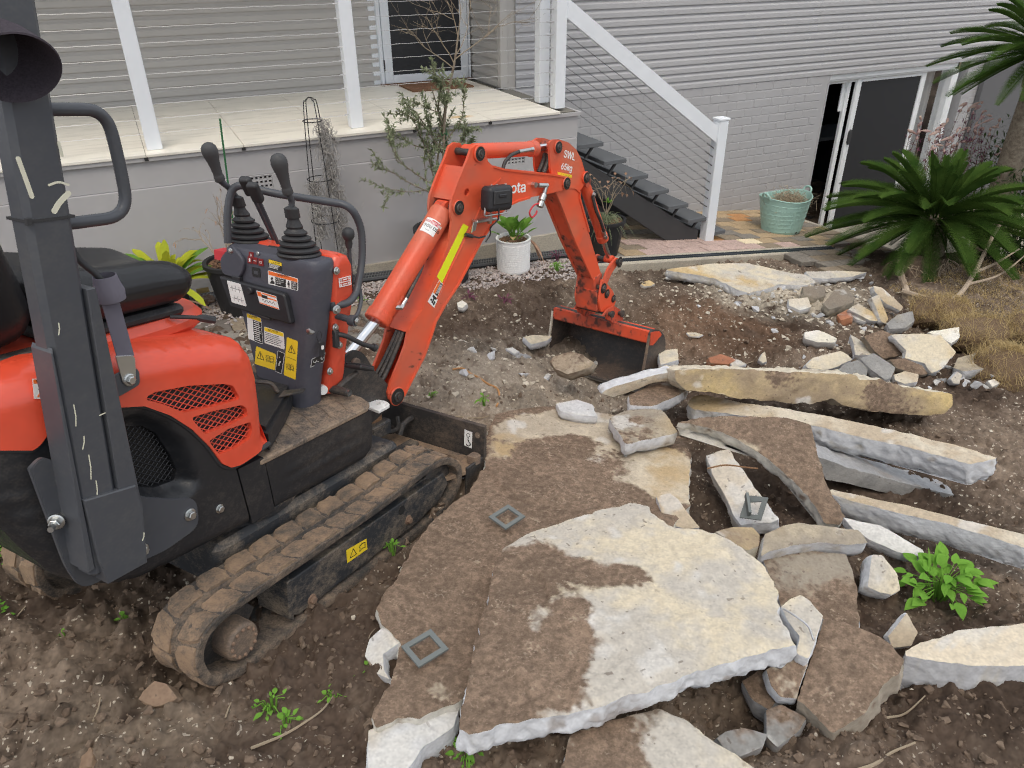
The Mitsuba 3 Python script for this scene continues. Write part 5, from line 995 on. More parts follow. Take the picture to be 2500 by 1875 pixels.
for z, a, b, x0, x1 in secs2: sc2.append((z, rrect(a-.010, b+.005, x0, x1, .03)))
mp('console__cover', loft(sc2), 'mat_orange', 40, label='orange side cover of the console')
fU, fV, fW = (0, 1, 0), (0, 0, 1), (-1, 0, 0)
def face(poly, t, mt, name, z0=0.0, r=.004, smooth=False, label=None):
    pg = Polygon(poly); pg = pg.buffer(-r).buffer(r) if r else pg
    return mp(name, prism(pg, t, (.7505-z0, 0, 0), fU, fV, W=fW), mt, smooth, label=label)
def ftext(s, y, z, h, mt, name, z0=0.0, ang=0.0, bold=False, dep=.0004):
    m = meshkit.text_mesh(s, h, dep, bold); c, s_ = math.cos(ang), math.sin(ang); v = np.asarray(m.vertices); U = np.array([0, -c, s_]); V = np.array([0, s_, c]); P = np.array([.7505-z0, y, z]) + v[:, :1]*U + v[:, 1:2]*V + v[:, 2:3]*np.array([-1, 0, 0])
    return mp(name, TM(P, m.faces), mt)
def sub(poly, u0, u1, v0, v1):        # part of a quad: TL, TR, BR, BL with u to the right, v down
    tl, tr, br, bl_ = [np.array(q) for q in poly]; f = lambda u, v: tuple((tl*(1-u)+tr*u)*(1-v) + (bl_*(1-u)+br*u)*v)
    return [f(u0, v0), f(u1, v0), f(u1, v1), f(u0, v1)]
def lines(poly, n, u0, u1, v0, v1, mt, name, fill=.45, seed=0):
    g = np.random.default_rng(seed); ms = []
    for i in range(n):
        a = v0+(v1-v0)*i/n; ms.append(prism(sub(poly, u0, u0+(u1-u0)*g.uniform(.75, 1), a, a+(v1-v0)/n*fill), .0006, (.7498, 0, 0), fU, fV, W=fW))
    mp(name, cat_(ms), mt)
def tri_(poly, cu, cv, s, mt, name, wdt=.0022, z0=.0006):
    w = np.linalg.norm(np.array(poly[0])-poly[1]); h = np.linalg.norm(np.array(poly[0])-poly[3]); c = sub(poly, cu, cu, cv, cv)[0]
    P = [(c[0]+s*w, c[1]-s*w*.8), (c[0], c[1]+s*w*.95), (c[0]-s*w, c[1]-s*w*.8)]; o = Polygon(P)
    ms = [prism(o.difference(o.buffer(-wdt)), .0006, (.7505-z0, 0, 0), fU, fV, W=fW), prism([(c[0]-.0012, c[1]-s*w*.3), (c[0]+.0012, c[1]-s*w*.3), (c[0]+.0018, c[1]+s*w*.4), (c[0]-.0018, c[1]+s*w*.4)], .0006, (.7505-z0, 0, 0), fU, fV, W=fW), prism(Point(c[0], c[1]-s*w*.52).buffer(.0018), .0006, (.7505-z0, 0, 0), fU, fV, W=fW)]
    mp(name, cat_(ms), mt)
def book(poly, cu, cv, s, name, z0=.0006):
    w = np.linalg.norm(np.array(poly[0])-poly[1]); c = sub(poly, cu, cu, cv, cv)[0]; a = s*w; ms = []
    for sg in (-1, 1):
        q = [(c[0], c[1]+a*.6), (c[0]+sg*a*.5, c[1]+a*.78), (c[0]+sg*a, c[1]+a*.6), (c[0]+sg*a, c[1]-a*.6), (c[0]+sg*a*.5, c[1]-a*.42), (c[0], c[1]-a*.6)]; o = Polygon(q)
        ms.append(prism(o.difference(o.buffer(-.0016)), .0006, (.7505-z0, 0, 0), fU, fV, W=fW))
        for k in range(3): ms.append(prism(LineString([(c[0]+sg*a*.2, c[1]+a*(.3-.28*k)), (c[0]+sg*a*.8, c[1]+a*(.38-.28*k))]).buffer(.0006), .0006, (.7505-z0, 0, 0), fU, fV, W=fW))
    mp(name, cat_(ms), 'mat_ink')
D = 'console__decal'
flap = fillet([(.635, 1.089), (.581, 1.044), (.586, 1.010), (.612, .972), (.697, .975), (.703, 1.03), (.635, 1.089)], .02, 4)
mp('console__flap', prism(flap, .014, (.7505, 0, 0), fU, fV, W=fW, bevel=.003), 'mat_console', 30); mp('console__flap_hinge', cat_([box(.732, .751, .605, .645, .962, .980, .003)]), 'mat_door_black'); mp('console__bolt', bolt((.737, .640, 1.068), (-1, 0, 0), .007, .006), 'mat_zinc')
lamps_ = [((.563, 1.092), (.542, 1.092), (.545, 1.071), (.566, 1.071)), ((.570, 1.058), (.550, 1.058), (.553, 1.033), (.574, 1.033)), ((.544, 1.058), (.525, 1.058), (.528, 1.034), (.549, 1.034)), ((.519, 1.057), (.497, 1.057), (.499, 1.032), (.521, 1.032))]
for i, L_ in enumerate(lamps_):
    L_ = [(a, b-.018*(i == 0)) for a, b in L_]
    face(L_, .003, 'mat_red_lamp', 'console__indicator', r=.001)
    c = np.mean(L_, 0)
    ic = [[(c[0], c[1]+.006), (c[0]+.004, c[1]), (c[0], c[1]-.006), (c[0]-.004, c[1])], [(c[0]+.004, c[1]+.006), (c[0]-.003, c[1]+.006), (c[0]-.003, c[1]-.006), (c[0]+.004, c[1]-.006)], [(c[0]+.006, c[1]+.001), (c[0]-.006, c[1]+.001), (c[0]-.006, c[1]-.001), (c[0]+.006, c[1]-.001)], [(c[0]+.005, c[1]+.004), (c[0]-.005, c[1]+.004), (c[0]-.005, c[1]-.003), (c[0]+.005, c[1]-.003)]][i]
    o = Polygon(ic); o = o.difference(o.buffer(-.0014)) if i in (0, 3) else o
    mp('console__indicator__symbol', prism(o, .0005, (.7473, 0, 0), fU, fV, W=fW), 'mat_label')
mp('console__bolt', bolt((.750, .522, 1.073), (-1, 0, 0), .005, .003), 'mat_zinc')
hm4 = [(.556, 1.022), (.517, 1.022), (.516, .990), (.554, .988)]; face(hm4, .003, 'mat_ink', 'console__hour_meter', r=.003); face(sub(hm4, .25, .8, .35, .7), .0008, 'mat_rops', 'console__hour_meter__window', .0031, .001)
c1 = [(.473, 1.062), (.410, 1.058), (.413, 1.026), (.478, 1.029)]
face(c1, .0008, 'mat_ink', D, label='small yellow and black caution decal'); face(sub(c1, .03, .97, .05, .40), .0004, 'mat_yellow', D+'__band', .0008, 0); ftext('CAUTION', .458, 1.0485, .0058, 'mat_ink', D+'__text', .0012, .06); lines(c1, 4, .06, .9, .46, .95, 'mat_label', D+'__print', .4)
w1 = [(.480, 1.022), (.341, 1.014), (.344, .971), (.483, .972)]
face(w1, .0008, 'mat_label', D, label='orange and white warning decal'); face(sub(w1, .02, .98, .04, .32), .0004, 'mat_label_orange', D+'__band', .0008, 0); ftext('WARNING', .435, 1.0085, .0075, 'mat_ink', D+'__text', .0012, .055)
face(sub(w1, .25, .60, .34, .96), .0004, 'mat_ink', D+'__field', .0008, 0); face(sub(w1, .78, .98, .34, .96), .0004, 'mat_ink', D+'__field', .0008, 0)
for i, (s_, y_, z_, h_) in enumerate((('DO NOT OPERATE', .442, .9995, .0032), ('WITHOUT ROPS', .442, .9932, .0032), ('YOU COULD BE', .442, .9868, .0032), ('CRUSHED', .442, .9805, .0032), ('USE', .3665, .9935, .0056), ('SEAT', .3685, .9852, .0056), ('BELT', .3685, .9765, .0056))): ftext(s_, y_, z_-.0005, h_, 'mat_label', D+'__text', .0012, .05)
man_ = lambda y, z: cat_([prism(Point(y, z+.011).buffer(.0024), .0005, (.7497, 0, 0), fU, fV, W=fW), prism([(y-.003, z+.008), (y+.003, z+.008), (y+.0028, z-.002), (y-.0028, z-.002)], .0005, (.7497, 0, 0), fU, fV, W=fW), prism(LineString([(y-.002, z-.002), (y-.003, z-.012)]).buffer(.0011), .0005, (.7497, 0, 0), fU, fV, W=fW), prism(LineString([(y+.002, z-.002), (y+.003, z-.012)]).buffer(.0011), .0005, (.7497, 0, 0), fU, fV, W=fW), prism(LineString([(y-.003, z+.007), (y-.006, z-.001)]).buffer(.0009), .0005, (.7497, 0, 0), fU, fV, W=fW), prism(LineString([(y+.003, z+.007), (y+.006, z-.001)]).buffer(.0009), .0005, (.7497, 0, 0), fU, fV, W=fW)])
mp(D+'__pictogram', man_(.386, .986), 'mat_ink')
mp(D+'__pictogram', cat_([prism([(.476, .976), (.452, .976), (.452, .984), (.463, .990)], .0005, (.7497, 0, 0), fU, fV, W=fW), prism(Polygon([(.470, .993), (.462, 1.0005), (.456, .997), (.463, .988)]), .0005, (.7497, 0, 0), fU, fV, W=fW)]), 'mat_ink')
# storage door
door = [(.700, .968), (.385, .957), (.362, .853), (.655, .864)]
mp('console__door', prism(fillet(door+[door[0]], .012, 4), .026, (.7505, 0, 0), fU, fV, W=fW, bevel=.005), 'mat_door_black', 30, label='black storage door on the console')
mp('console__door__knob', lathe([(0, .014), (.010, .014), (.013, .010), (.013, 0)], 20, (-1, 0, 0), (.7245, .540, .945)), 'mat_door_black', 30)
for z0, name in ((.0262, 0),):
    sl_ = [(.659, .962), (.591, .959), (.569, .881), (.643, .884)]; face(sl_, .0008, 'mat_label', 'console__door__sticker', z0, .004, label='white control pattern sticker')
    ms = []
    for cv in (.30, .76):
        for cu in (.28, .52, .78):
            c = sub(sl_, cu, cu, cv, cv)[0]
            for a in range(4): ms.append(prism(LineString([(c[0]+.003*math.cos(a*1.571), c[1]+.003*math.sin(a*1.571)), (c[0]+.0095*math.cos(a*1.571), c[1]+.0095*math.sin(a*1.571))]).buffer(.0006), .0005, (.7505-z0-.0008, 0, 0), fU, fV, W=fW))
            ms.append(prism(Point(c).buffer(.0018), .0005, (.7505-z0-.0008, 0, 0), fU, fV, W=fW))
    mp('console__door__sticker_print', cat_(ms), 'mat_ink')
    sr_ = [(.516, .949), (.422, .944), (.411, .898), (.503, .905)]; face(sr_, .0008, 'mat_label', 'console__door__sticker', z0, .002, label='white and orange hire tag with handwriting')
    for v0, v1 in ((.03, .14), (.30, .40), (.90, .98)): face(sub(sr_, .3 if v0 < .1 else .02, .98, v0, v1), .0004, 'mat_label_orange', 'console__door__sticker_band', z0+.0008, 0)
    face(sub(sr_, .03, .25, .05, .38), .0004, 'mat_label_orange', 'console__door__sticker_band', z0+.0008, 0); face(sub(sr_, .24, .52, .20, .44), .0004, 'mat_ink', 'console__door__sticker_band', z0+.0013, 0)
    g = np.random.default_rng(8); hw = spline([(.49-.006*i, .918+.004*math.sin(i*2.3)+g.uniform(-.002, .002)) for i in range(11)], 4); mp('console__door__sticker_print', prism(LineString(hw).buffer(.0007), .0004, (.7505-z0-.0008, 0, 0), fU, fV, W=fW), 'mat_ink')
mp('console__door_latch', rod((.738, .52, .854), (.738, .47, .851), .006, 10), 'mat_dark_steel', 30)
cl4 = [(.602, .846), (.531, .840), (.531, .741), (.604, .748)]
face(cl4, .0008, 'mat_label', D, label='tall caution decal with white and black columns'); face(sub(cl4, .02, .98, .01, .16), .0004, 'mat_yellow', D+'__band', .0008, 0); ftext('CAUTION', .590, .8325, .0062, 'mat_ink', D+'__text', .0012, .09); face(sub(cl4, .42, .98, .18, .98), .0004, 'mat_ink', D+'__field', .0008, 0); lines(cl4, 10, .47, .94, .21, .97, 'mat_label', D+'__print', .4, 2)
cm4 = [(.519, .811), (.424, .806), (.425, .743), (.522, .748)]
face(cm4, .0008, 'mat_label', D, label='wide caution decal with a yellow band'); face(sub(cm4, .02, .98, .02, .25), .0004, 'mat_yellow', D+'__band', .0008, 0); ftext('CAUTION', .500, .7975, .0075, 'mat_ink', D+'__text', .0012, .05); lines(cm4, 6, .05, .95, .32, .95, 'mat_rops', D+'__print', .35, 3)
y14 = [(.567, .727), (.468, .716), (.481, .652), (.582, .655)]; face(y14, .0008, 'mat_yellow', D, label='yellow decal with warning triangle and open book'); tri_(y14, .25, .42, .19, 'mat_ink', D+'__triangle', z0=.0008); book(y14, .73, .45, .20, D+'__book', .0008)
y24 = [(.410, .793), (.358, .788), (.381, .638), (.438, .644)]; face(y24, .0008, 'mat_yellow', D, label='tall yellow decal with triangle above an open book'); tri_(y24, .5, .26, .34, 'mat_ink', D+'__triangle', z0=.0008); book(y24, .5, .74, .33, D+'__book', .0008); face(sub(y24, .03, .97, .495, .505), .0004, 'mat_ink', D+'__rule', .0008, 0)
lp4 = [(.459, .733), (.425, .729), (.448, .645), (.479, .648)]; face(lp4, .0008, 'mat_label', D, label='narrow black decal of the travel speed lever'); face(sub(lp4, .06, .94, .02, .98), .0004, 'mat_ink', D+'__field', .0008, .002); c = sub(lp4, .5, .5, .55, .55)[0]; mp(D+'__print', cat_([prism(LineString([(c[0]-.005, c[1]+.008), (c[0], c[1]+.003), (c[0]+.004, c[1]-.008)]).buffer(.0022), .0004, (.7493, 0, 0), fU, fV, W=fW), prism(Point(c[0]-.002, c[1]+.024).buffer(.002), .0004, (.7493, 0, 0), fU, fV, W=fW)]), 'mat_label')
# near side: key switch, keys, decals, bolts
mp('console__key_switch', lathe([(0, .012), (.011, .012), (.015, .009), (.020, .004), (.020, 0)], 24, (-.45, -1, .1), (.775, .318, .832)), 'mat_zinc', 30)
mp('console__key', cat_([box(.778, .806, .285, .293, .735, .792, .004), tube([(.783+.012*math.cos(t), .290, .812+.018*math.sin(t)) for t in np.linspace(0, 6.28, 20)], .0012, 6)]), 'mat_door_black')
mp('console__key_fob', box(.785, .797, .2835, .2848, .762, .776, .002), 'mat_label')
sd_ = lambda x, z: (x, .3395 + .13*(.72-z)*1.0 - .10*max(0, .80-x), z)
def side_decal(q, mt, name, t=.001, off=.0):
    P = []
    for x, z, y in q: P += [(x, y-off, z), (x, y-off-t, z)]
    mp(name, hull(P), mt)
dq = [(.775, .722, .3222), (.842, .728, .3205), (.840, .692, .3275), (.773, .690, .3290)]
side_decal(dq, 'mat_label', D); side_decal([(x+(.8075-x)*.06, z+(.708-z)*.12, y-.0006) for x, z, y in dq], 'mat_ink', D+'__field')
mp(D+'__print', cat_([tube([(.790+.008*math.cos(t), .3225, .712+.008*math.sin(t)) for t in np.linspace(0, 6.28, 16)], .0008, 5), rod((.798, .3225, .709), (.812, .323, .700), .0008, 5), tube([(.826+.006*math.cos(t), .3215, .713+.006*math.sin(t)) for t in np.linspace(0, 6.28, 14)], .0008, 5)]), 'mat_label')
for x, z in ((.850, 1.035), (.872, .820), (.905, .742), (.862, .650)):
    yb = np.interp(z, [s[0] for s in secs2], [s[1] for s in secs2]) - .0095; mp('console__bolt', bolt((x, yb, z), (0, -1, .08), .0095, .008), 'mat_zinc')
q9_ = [(.862, 1.005), (.922, 1.005), (.924, .972), (.864, .974)]
rq = Polygon(q9_); yq = .2655
def sd2(pg, y, t=.0012): return prism(pg, t, (0, y, 0), (1, 0, .0), (0, 0, 1), W=(0, -1, 0))
mp(D, cat_([sd2(rq.difference(rq.buffer(-.0022)), .2625, .0025), sd2(LineString([(.864, .9895), (.922, .9885)]).buffer(.0010), .2625, .0025)] + [sd2(LineString([(.884, z), (.902, z)]).buffer(.0016), .2625, .0025) for z in (.997, .981)] + [sd2(Point(x, z).buffer(.004).difference(Point(x, z).buffer(.0025)), .2625, .0025) for x in (.873, .913) for z in (.997, .981)]), 'mat_label')
# guard rail, levers
mp('guard_rail', tube(fillet([(.86, .30, .905), (.905, .262, .905), (.965, .272, .930), (1.012, .28, 1.045), (1.012, .28, 1.16), (.962, .285, 1.242), (.87, .55, 1.262), (.80, .672, 1.292), (.775, .685, 1.20), (.765, .685, 1.085)], .045, 8), .0135, 14), 'mat_rops', 40)
mp('guard_rail__bracket', cat_([lathe([(0, -.012), (.018, -.012), (.020, -.008), (.020, .012), (0, .012)], 24, (.3, -1, 0), (.865, .296, .905)), box(.848, .886, .280, .310, .885, .925, .006)]), 'mat_rops', 30)
mp('guard_rail__bolt', bolt((.845, .262, .898), (-.3, -1, 0), .011, .010), 'mat_zinc')
mp('console__step_pin', cat_([rod((.88, .30, .862), (.89, .232, .855), .012), lathe([(0, -.014), (.019, -.014), (.020, -.01), (.020, .012), (0, .012)], 20, (.1, -1, 0), (.892, .23, .853)), tube(spline([(.90, .232, .855), (.945, .25, .868), (.985, .27, .90), (.99, .28, .95)], 6), .008, 8)]), 'mat_rops', 30); mp('console__bolt', bolt((.894, .2145, .853), (.1, -1, 0), .009, .004), 'mat_zinc')
def boot(at, tilt, s=1.0):
    pr = [(.062, 0), (.064, .006), (.060, .011)]
    for k in range(4): r1 = .060-.009*k; z1 = .013+.0165*k; pr += [(r1-.006, z1), (r1, z1+.004), (r1, z1+.009), (r1-.006, z1+.013)]
    pr += [(.022, .082), (.024, .088), (.017, .105), (.0165, .112), (.021, .114), (.0205, .140), (.013, .145), (0, .145)]
    m = lathe([(a*s, b*s) for a, b in pr], 36); v = np.array(m.vertices); v[:, 0] += tilt[0]*v[:, 2]; v[:, 1] += tilt[1]*v[:, 2]; m.vertices = v + np.array(at); return m
gp_ = [(0, 0), (.016, 0), (.0175, .003), (.0175, .018), (.0160, .020), (.0155, .024), (.017, .045), (.0205, .070), (.0255, .092), (.027, .106), (.025, .119), (.0185, .129), (.009, .134), (0, .135)]
for nm, at, tilt, kn, gt in (('joystick', (.815, .392, 1.075), (-.24, -.08), (.757, .370, 1.290), (-.30, .0, .95)), ('joystick', (.885, .700, 1.072), (-.34, -.03), (.762, .690, 1.300), (-.32, .0, .95))):
    mp(nm+'__boot', boot(at, tilt, 1.18), 'mat_boot', 25)
    top_ = np.array(at)+np.array([tilt[0]*.165, tilt[1]*.165, .165])
    mp(nm+'__shaft', tube(spline([top_, (top_+kn)/2+[.008, 0, 0], kn], 6), .0105, 12), 'mat_rops', 40)
    mp(nm+'__grip', lathe(gp_, 28, gt, kn), 'mat_grip', 50)
for b_, t_ in (((.880, .552, 1.075), (.734, .505, 1.300)), ((.925, .620, 1.075), (.755, .56, 1.312))):
    b_, t_ = np.array(b_), np.array(t_); d_ = (t_-b_)/np.linalg.norm(t_-b_)
    mp('travel_lever', rod(b_, t_-d_*.05, .0068, 10), 'mat_rops', 40)
    gr = pad(-.020, .020, -.014, .014, 0, .078, .010, 4); a_, bb = frame_of(d_); R = np.eye(4); R[:3, :3] = np.stack([a_, bb, d_], 1); R[:3, 3] = t_-d_*.062; gr.apply_transform(R)
    mp('travel_lever__grip', gr, 'mat_boot', 40); mp('travel_lever__gaiter', lathe([(.034, 0), (.030, .003), (0, .0032)], 28, None, (b_[0]-.008, b_[1], 1.0765)), 'mat_boot', 40)
mp('blade_lever', tube(spline([(.985, .31, .93), (.968, .30, 1.02), (.955, .292, 1.10)], 6), .0075, 10), 'mat_rops', 40)
mp('blade_lever__knob', lathe([(0, -.05), (.010, -.05), (.013, -.035), (.012, -.022), (.016, -.018), (.021, -.008), (.022, .003), (.019, .014), (.011, .021), (0, .023)], 26, (-.1, -.06, 1), (.944, .284, 1.145)), 'mat_boot', 50)
mp('throttle_lever', cat_([tube(spline([(.875, .30, .795), (.90, .27, .785), (.96, .25, .745), (1.02, .24, .715)], 6), [.009]*18+[.013], 10), lathe([(0, -.016), (.014, -.016), (.015, 0), (0, 0)], 18, (.6, -.2, -.4), (1.025, .239, .712)), box(.862, .885, .285, .306, .745, .81, .004)]), 'mat_boot', 40)
mp('swing_pedal', cat_([rod((.90, .40, .56), (.905, .275, .562), .016, 16), tube(spline([(.905, .33, .565), (.955, .325, .585), (1.01, .32, .60)], 5), .011, 8)]), 'mat_dark_steel', 30)
mp('swing_pedal__pin', lathe([(0, -.012), (.011, -.012), (.013, -.008), (.013, 0)], 18, (0, -1, 0), (.905, .266, .562)), 'mat_zinc', 30)
pd = move(box(-.045, .045, -.040, .040, -.008, .008, .005), (1.015, .310, .622), ry=24, rx=-8); mp('swing_pedal__tread', pd, 'mat_boot', 30)
mp('swing_pedal__tread', cat_([move(box(-.045, .045, -.034+.0155*k, -.027+.0155*k, .008, .013, .001), (1.015, .310, .622), ry=24, rx=-8) for k in range(5)]), 'mat_boot')
mp('swing_pedal__cap', lathe([(0, -.03), (.018, -.03), (.020, -.02), (.020, .03), (0, .03)], 20, (.4, 1, 0), (.875, .385, .565)), 'mat_label', 30)
# --- swing bracket, boom, arm, bucket in the boom's own plane
sb = fillet([(-.30, .12), (-.27, .24), (-.215, .262), (-.165, .235), (-.10, .13), (-.02, .045), (.035, .01), (.03, -.035), (-.03, -.045), (-.12, -.09), (-.26, -.09), (-.30, .12)], .03, 5)
bpart('swing_bracket', cat_([XZ(sb, .010, .018, .003), XZ(sb, .112, .018, .003), XZ([(-.28, -.06), (-.27, .10), (-.14, .06), (-.08, -.03), (-.12, -.08)], .026, .09, .004)]), 'mat_dark_steel', 30)
bpart('swing_bracket__pin', lathe([(0, -.018), (.018, -.018), (.022, -.014), (.022, .16), (0, .16)], 24, (0, 1, 0), (-.215, .015, .205)), 'mat_dirty_steel', 30)
bpart('swing_post', cat_([lathe([(0, -.20), (.062, -.20), (.062, -.12), (.055, -.10), (.060, -.07), (.058, .0), (0, .0)], 28, None, (-.10, .07, -.03))]), 'mat_rust', 30)
mp('swing_post__cap', cat_([prism(fillet([(1.15, .33), (1.23, .33), (1.25, .37), (1.23, .43), (1.16, .43), (1.15, .33)], .02, 4), .018, (0, 0, .372), bevel=.004), bolt((1.205, .36, .390), (0, 0, 1), .011, .010)]), 'mat_label', 30, label='pale grease covered cap of the swing post')
BOOM_SIDE = [(-.042,-.003), (-.049,.031), (-.037,.059), (-.025,.080), (.025,.161), (.056,.216), (.071,.267), (.107,.313), (.162,.356), (.233,.482), (.323,.628), (.337,.716), (.327,.754), (.330,.789), (.334,.811), (.376,.888), (.428,.967), (.451,1.013), (.482,1.027), (.522,1.025), (.549,1.002), (.554,.977), (.569,.954), (.604,.932), (.679,.915), (.891,.889), (1.064,.871), (1.147,.858), (1.200,.849), (1.226,.823), (1.217,.797), (1.164,.789), (1.059,.781), (.888,.774), (.800,.766), (.729,.752), (.679,.729), (.607,.673), (.537,.610), (.458,.514), (.390,.433), (.301,.353), (.241,.286), (.214,.227), (.172,.145), (.097,.054), (.044,-.012), (.023,-.036), (-.010,-.040)]
BOOM_BOX = [(.080,.265), (.110,.305), (.162,.346), (.237,.474), (.330,.626), (.383,.668), (.438,.724), (.516,.793), (.584,.856), (.656,.888), (.891,.882), (1.04,.866), (1.07,.840), (1.07,.80), (1.055,.789), (.888,.782), (.800,.774), (.726,.760), (.675,.736), (.602,.680), (.532,.617), (.452,.520), (.384,.440), (.296,.360), (.236,.292), (.206,.235)]
circ = lambda x, z, r: Point(x, z).buffer(r, 16)
side_pg = Polygon(BOOM_SIDE).buffer(-.006).buffer(.006)
side_pg = side_pg.difference(circ(.430, .832, .0165))
bpart('boom', XZ(side_pg, 0.0, .012), 'mat_boom', 25, label='orange boom, near side plate'); bpart('boom', XZ(side_pg, .128, .012), 'mat_boom', 25, label='orange boom, far side plate')
bx = Polygon(BOOM_BOX).buffer(-.004).buffer(.004)
bpart('boom__box', XZ(bx, .0125, .115), 'mat_boom', 25)
flg = Polygon(BOOM_SIDE[23:46]+[(.29, .33), (.38, .42), (.45, .51)]).buffer(0)
strip = LineString(BOOM_SIDE[33:47]).buffer(.0045, cap_style=2); bpart('boom__lower_flange', XZ(strip, -.006, .152), 'mat_boom', 30)
strip2 = LineString(BOOM_SIDE[23:29]).buffer(.0045, cap_style=2); bpart('boom__upper_flange', XZ(strip2, -.006, .152), 'mat_boom', 30)
rib = LineString([(.250, .390), (.335, .51), (.43, .63), (.50, .72), (.545, .79), (.60, .845), (.66, .875)]).buffer(.0035); bpart('boom__weld', XZ(rib, -.0035, .004), 'mat_boom', 30)
arch = Polygon(fillet([(-.02, .05), (.06, .20), (.10, .27), (.15, .31), (.17, .36), (.08, .24), (.01, .12), (-.02, .05)], .03, 5))
def boss(x, z, r, l0, l1, m_='mat_boom', nm='boom__boss'): bpart(nm, lathe([(0, l0), (r, l0), (r+.002, l0+.003), (r+.002, l1-.003), (r, l1), (0, l1)], 32, (0, 1, 0), (x, 0, z)), m_, 30)
def pin(x, z, l, r=.017, nm='boom__pin'):
    bpart(nm, cat_([lathe([(0, -.004), (r*.45, -.004), (r*.5, -.002), (r*.5, .0)], 20, (0, 1, 0), (x, l-.006, z)), lathe([(r*.55, -.006), (r, -.006), (r*1.12, -.003), (r*1.12, .008), (0, .008)], 24, (0, 1, 0), (x, l, z))]), 'mat_dark_steel', 30)
    bpart(nm+'_grease', lathe([(r*1.1, -.0012), (r*1.75, -.0008), (r*1.8, 0)], 24, (0, 1, 0), (x, l+.001, z)), 'mat_grease')
for x, z, r in ((0, 0, .040), (.501, .991, .034), (.371, .772, .030), (1.186, .822, .030)):
    boss(x, z, r, -.010, .0); boss(x, z, r, .140, .150); pin(x, z, -.012, .017 if x > .1 else .021)
bpart('boom__cross_pin', cat_([rod((x, .0, z), (x, .14, z), .016, 16) for x, z in ((.501, .991), (.371, .772), (0, 0))]), 'mat_dark_steel', 30)
bpart('boom__ear_back', XZ(LineString([(.36, .80), (.40, .88), (.43, .935)]).buffer(.005, cap_style=2).union(LineString([(.345, .72), (.40, .76), (.47, .80), (.53, .84), (.57, .885)]).buffer(.006, cap_style=2)), .012, .116), 'mat_boom', 25)
# cylinders
def cyl(nm, a, b, r, rod_to, rr, l, m_='mat_boom', eye=.026):
    a, b, c = [np.array([p[0], l, p[1]]) for p in (a, b, rod_to)]; d = (b-a)/np.linalg.norm(b-a)
    L = np.linalg.norm(b-a)
    bpart(nm, cat_([lathe([(0, .0), (r*.9, 0), (r, .008), (r, L-.045), (r*1.10, L-.043), (r*1.10, L-.005), (r*1.04, L), (0, L)], 36, d, a)]), m_, 30)
    bpart(nm+'__rod', rod(b-d*.01, c, rr, 20), 'mat_chrome', 40)
    bpart(nm+'__eye', cat_([lathe([(0, -.030), (eye, -.030), (eye, .030), (0, .030)], 28, (0, 1, 0), a-d*.012), lathe([(0, -.026), (eye*.9, -.026), (eye*.9, .026), (0, .026)], 28, (0, 1, 0), c)]), 'mat_worn_orange', 30)
cyl('boom_cylinder', (.352, .752), (-.045, .330), .050, (-.215, .205), .0235, .07, 'mat_boom', .034)
cyl('arm_cylinder', (.535, .993), (1.005, .991), .0345, (1.115, .999), .0165, .07, 'mat_boom', .030)
ds_ = np.array([(.352+.045), 0, (.752-.330)]); ds_ /= np.linalg.norm(ds_)
# stickers on cylinder and boom
up3 = np.array([-ds_[2], 0, ds_[0]]); o3 = np.array([.352, .07, .752]) - ds_*.10
stv = []
for i in range(9):
    t = math.radians(-10+100*i/8-0); 
    n3 = -math.sin(math.radians(35)+0)*0
ang0 = math.radians(10)
def curved(parent, u0, u1, a0, a1, m_, rr=.0506, n=10, label=None):
    V = []
    for i in range(n+1):
        a = a0+(a1-a0)*i/n; nv = up3*math.sin(a) + np.array([0, -1, 0])*math.cos(a)
        for u in (u0, u1): V.append(np.array([.352, .07, .752]) - ds_*u + nv*rr)
    F = [[2*i, 2*i+1, 2*i+3, 2*i+2] for i in range(n)]; bpart(parent, TM(V, quad2tri(F)), m_, True, label=label)
R_ = math.radians
curved('boom_cylinder__sticker', .075, .145, R_(15), R_(95), 'mat_label', label='white dig safety sticker'); curved('boom_cylinder__sticker_band', .080, .098, R_(17), R_(60), 'mat_red', .0509)
def ctext(s, u, a0, h, m_, bold=True, rr=.0509):
    m = meshkit.text_mesh(s, h, .0003, bold); v = np.asarray(m.vertices); P = []
    for x, y, z in v:
        a = a0 - x/.0506; nv = up3*math.sin(a) + np.array([0, -1, 0])*math.cos(a); P.append(np.array([.352, .07, .752]) - ds_*(u-y) + nv*(rr+z))
    bpart('boom_cylinder__sticker_text', TM(P, m.faces), m_)
ctext('BEFORE', .0955, R_(58), .010, 'mat_label', True, .0512); ctext('DIAL', .0955, R_(92), .010, 'mat_red'); ctext('YOU DIG', .119, R_(90), .0135, 'mat_ink'); ctext('www', .134, R_(70), .006, 'mat_rops', False)
def bflat(poly, nm, m_, t=.0008, off=0.0, label=None): return bpart(nm, prism(poly, t, (0, -off, 0), (1, 0, 0), (0, 0, 1), W=(0, -1, 0)), m_, label=label)
bflat([(.410, .699), (.447, .682), (.279, .453), (.247, .487)], 'boom__reflector', 'mat_reflect', label='yellow green reflective strip')
wq = [(.262, .470), (.295, .441), (.231, .351), (.191, .386)]; bflat(wq, 'boom__decal', 'mat_label', label='black, red and white warning decal')
bflat(sub(wq, .36, .97, .03, .56), 'boom__decal__field', 'mat_ink', .0004, .0008); bflat(sub(wq, .03, .33, .03, .56), 'boom__decal__band', 'mat_label_orange', .0004, .0008)
for k in range(5): bflat(sub(wq, .44+.10*k, .48+.10*k, .08, .52-.04*(k % 3)), 'boom__decal__print', 'mat_label', .0004, .0013)
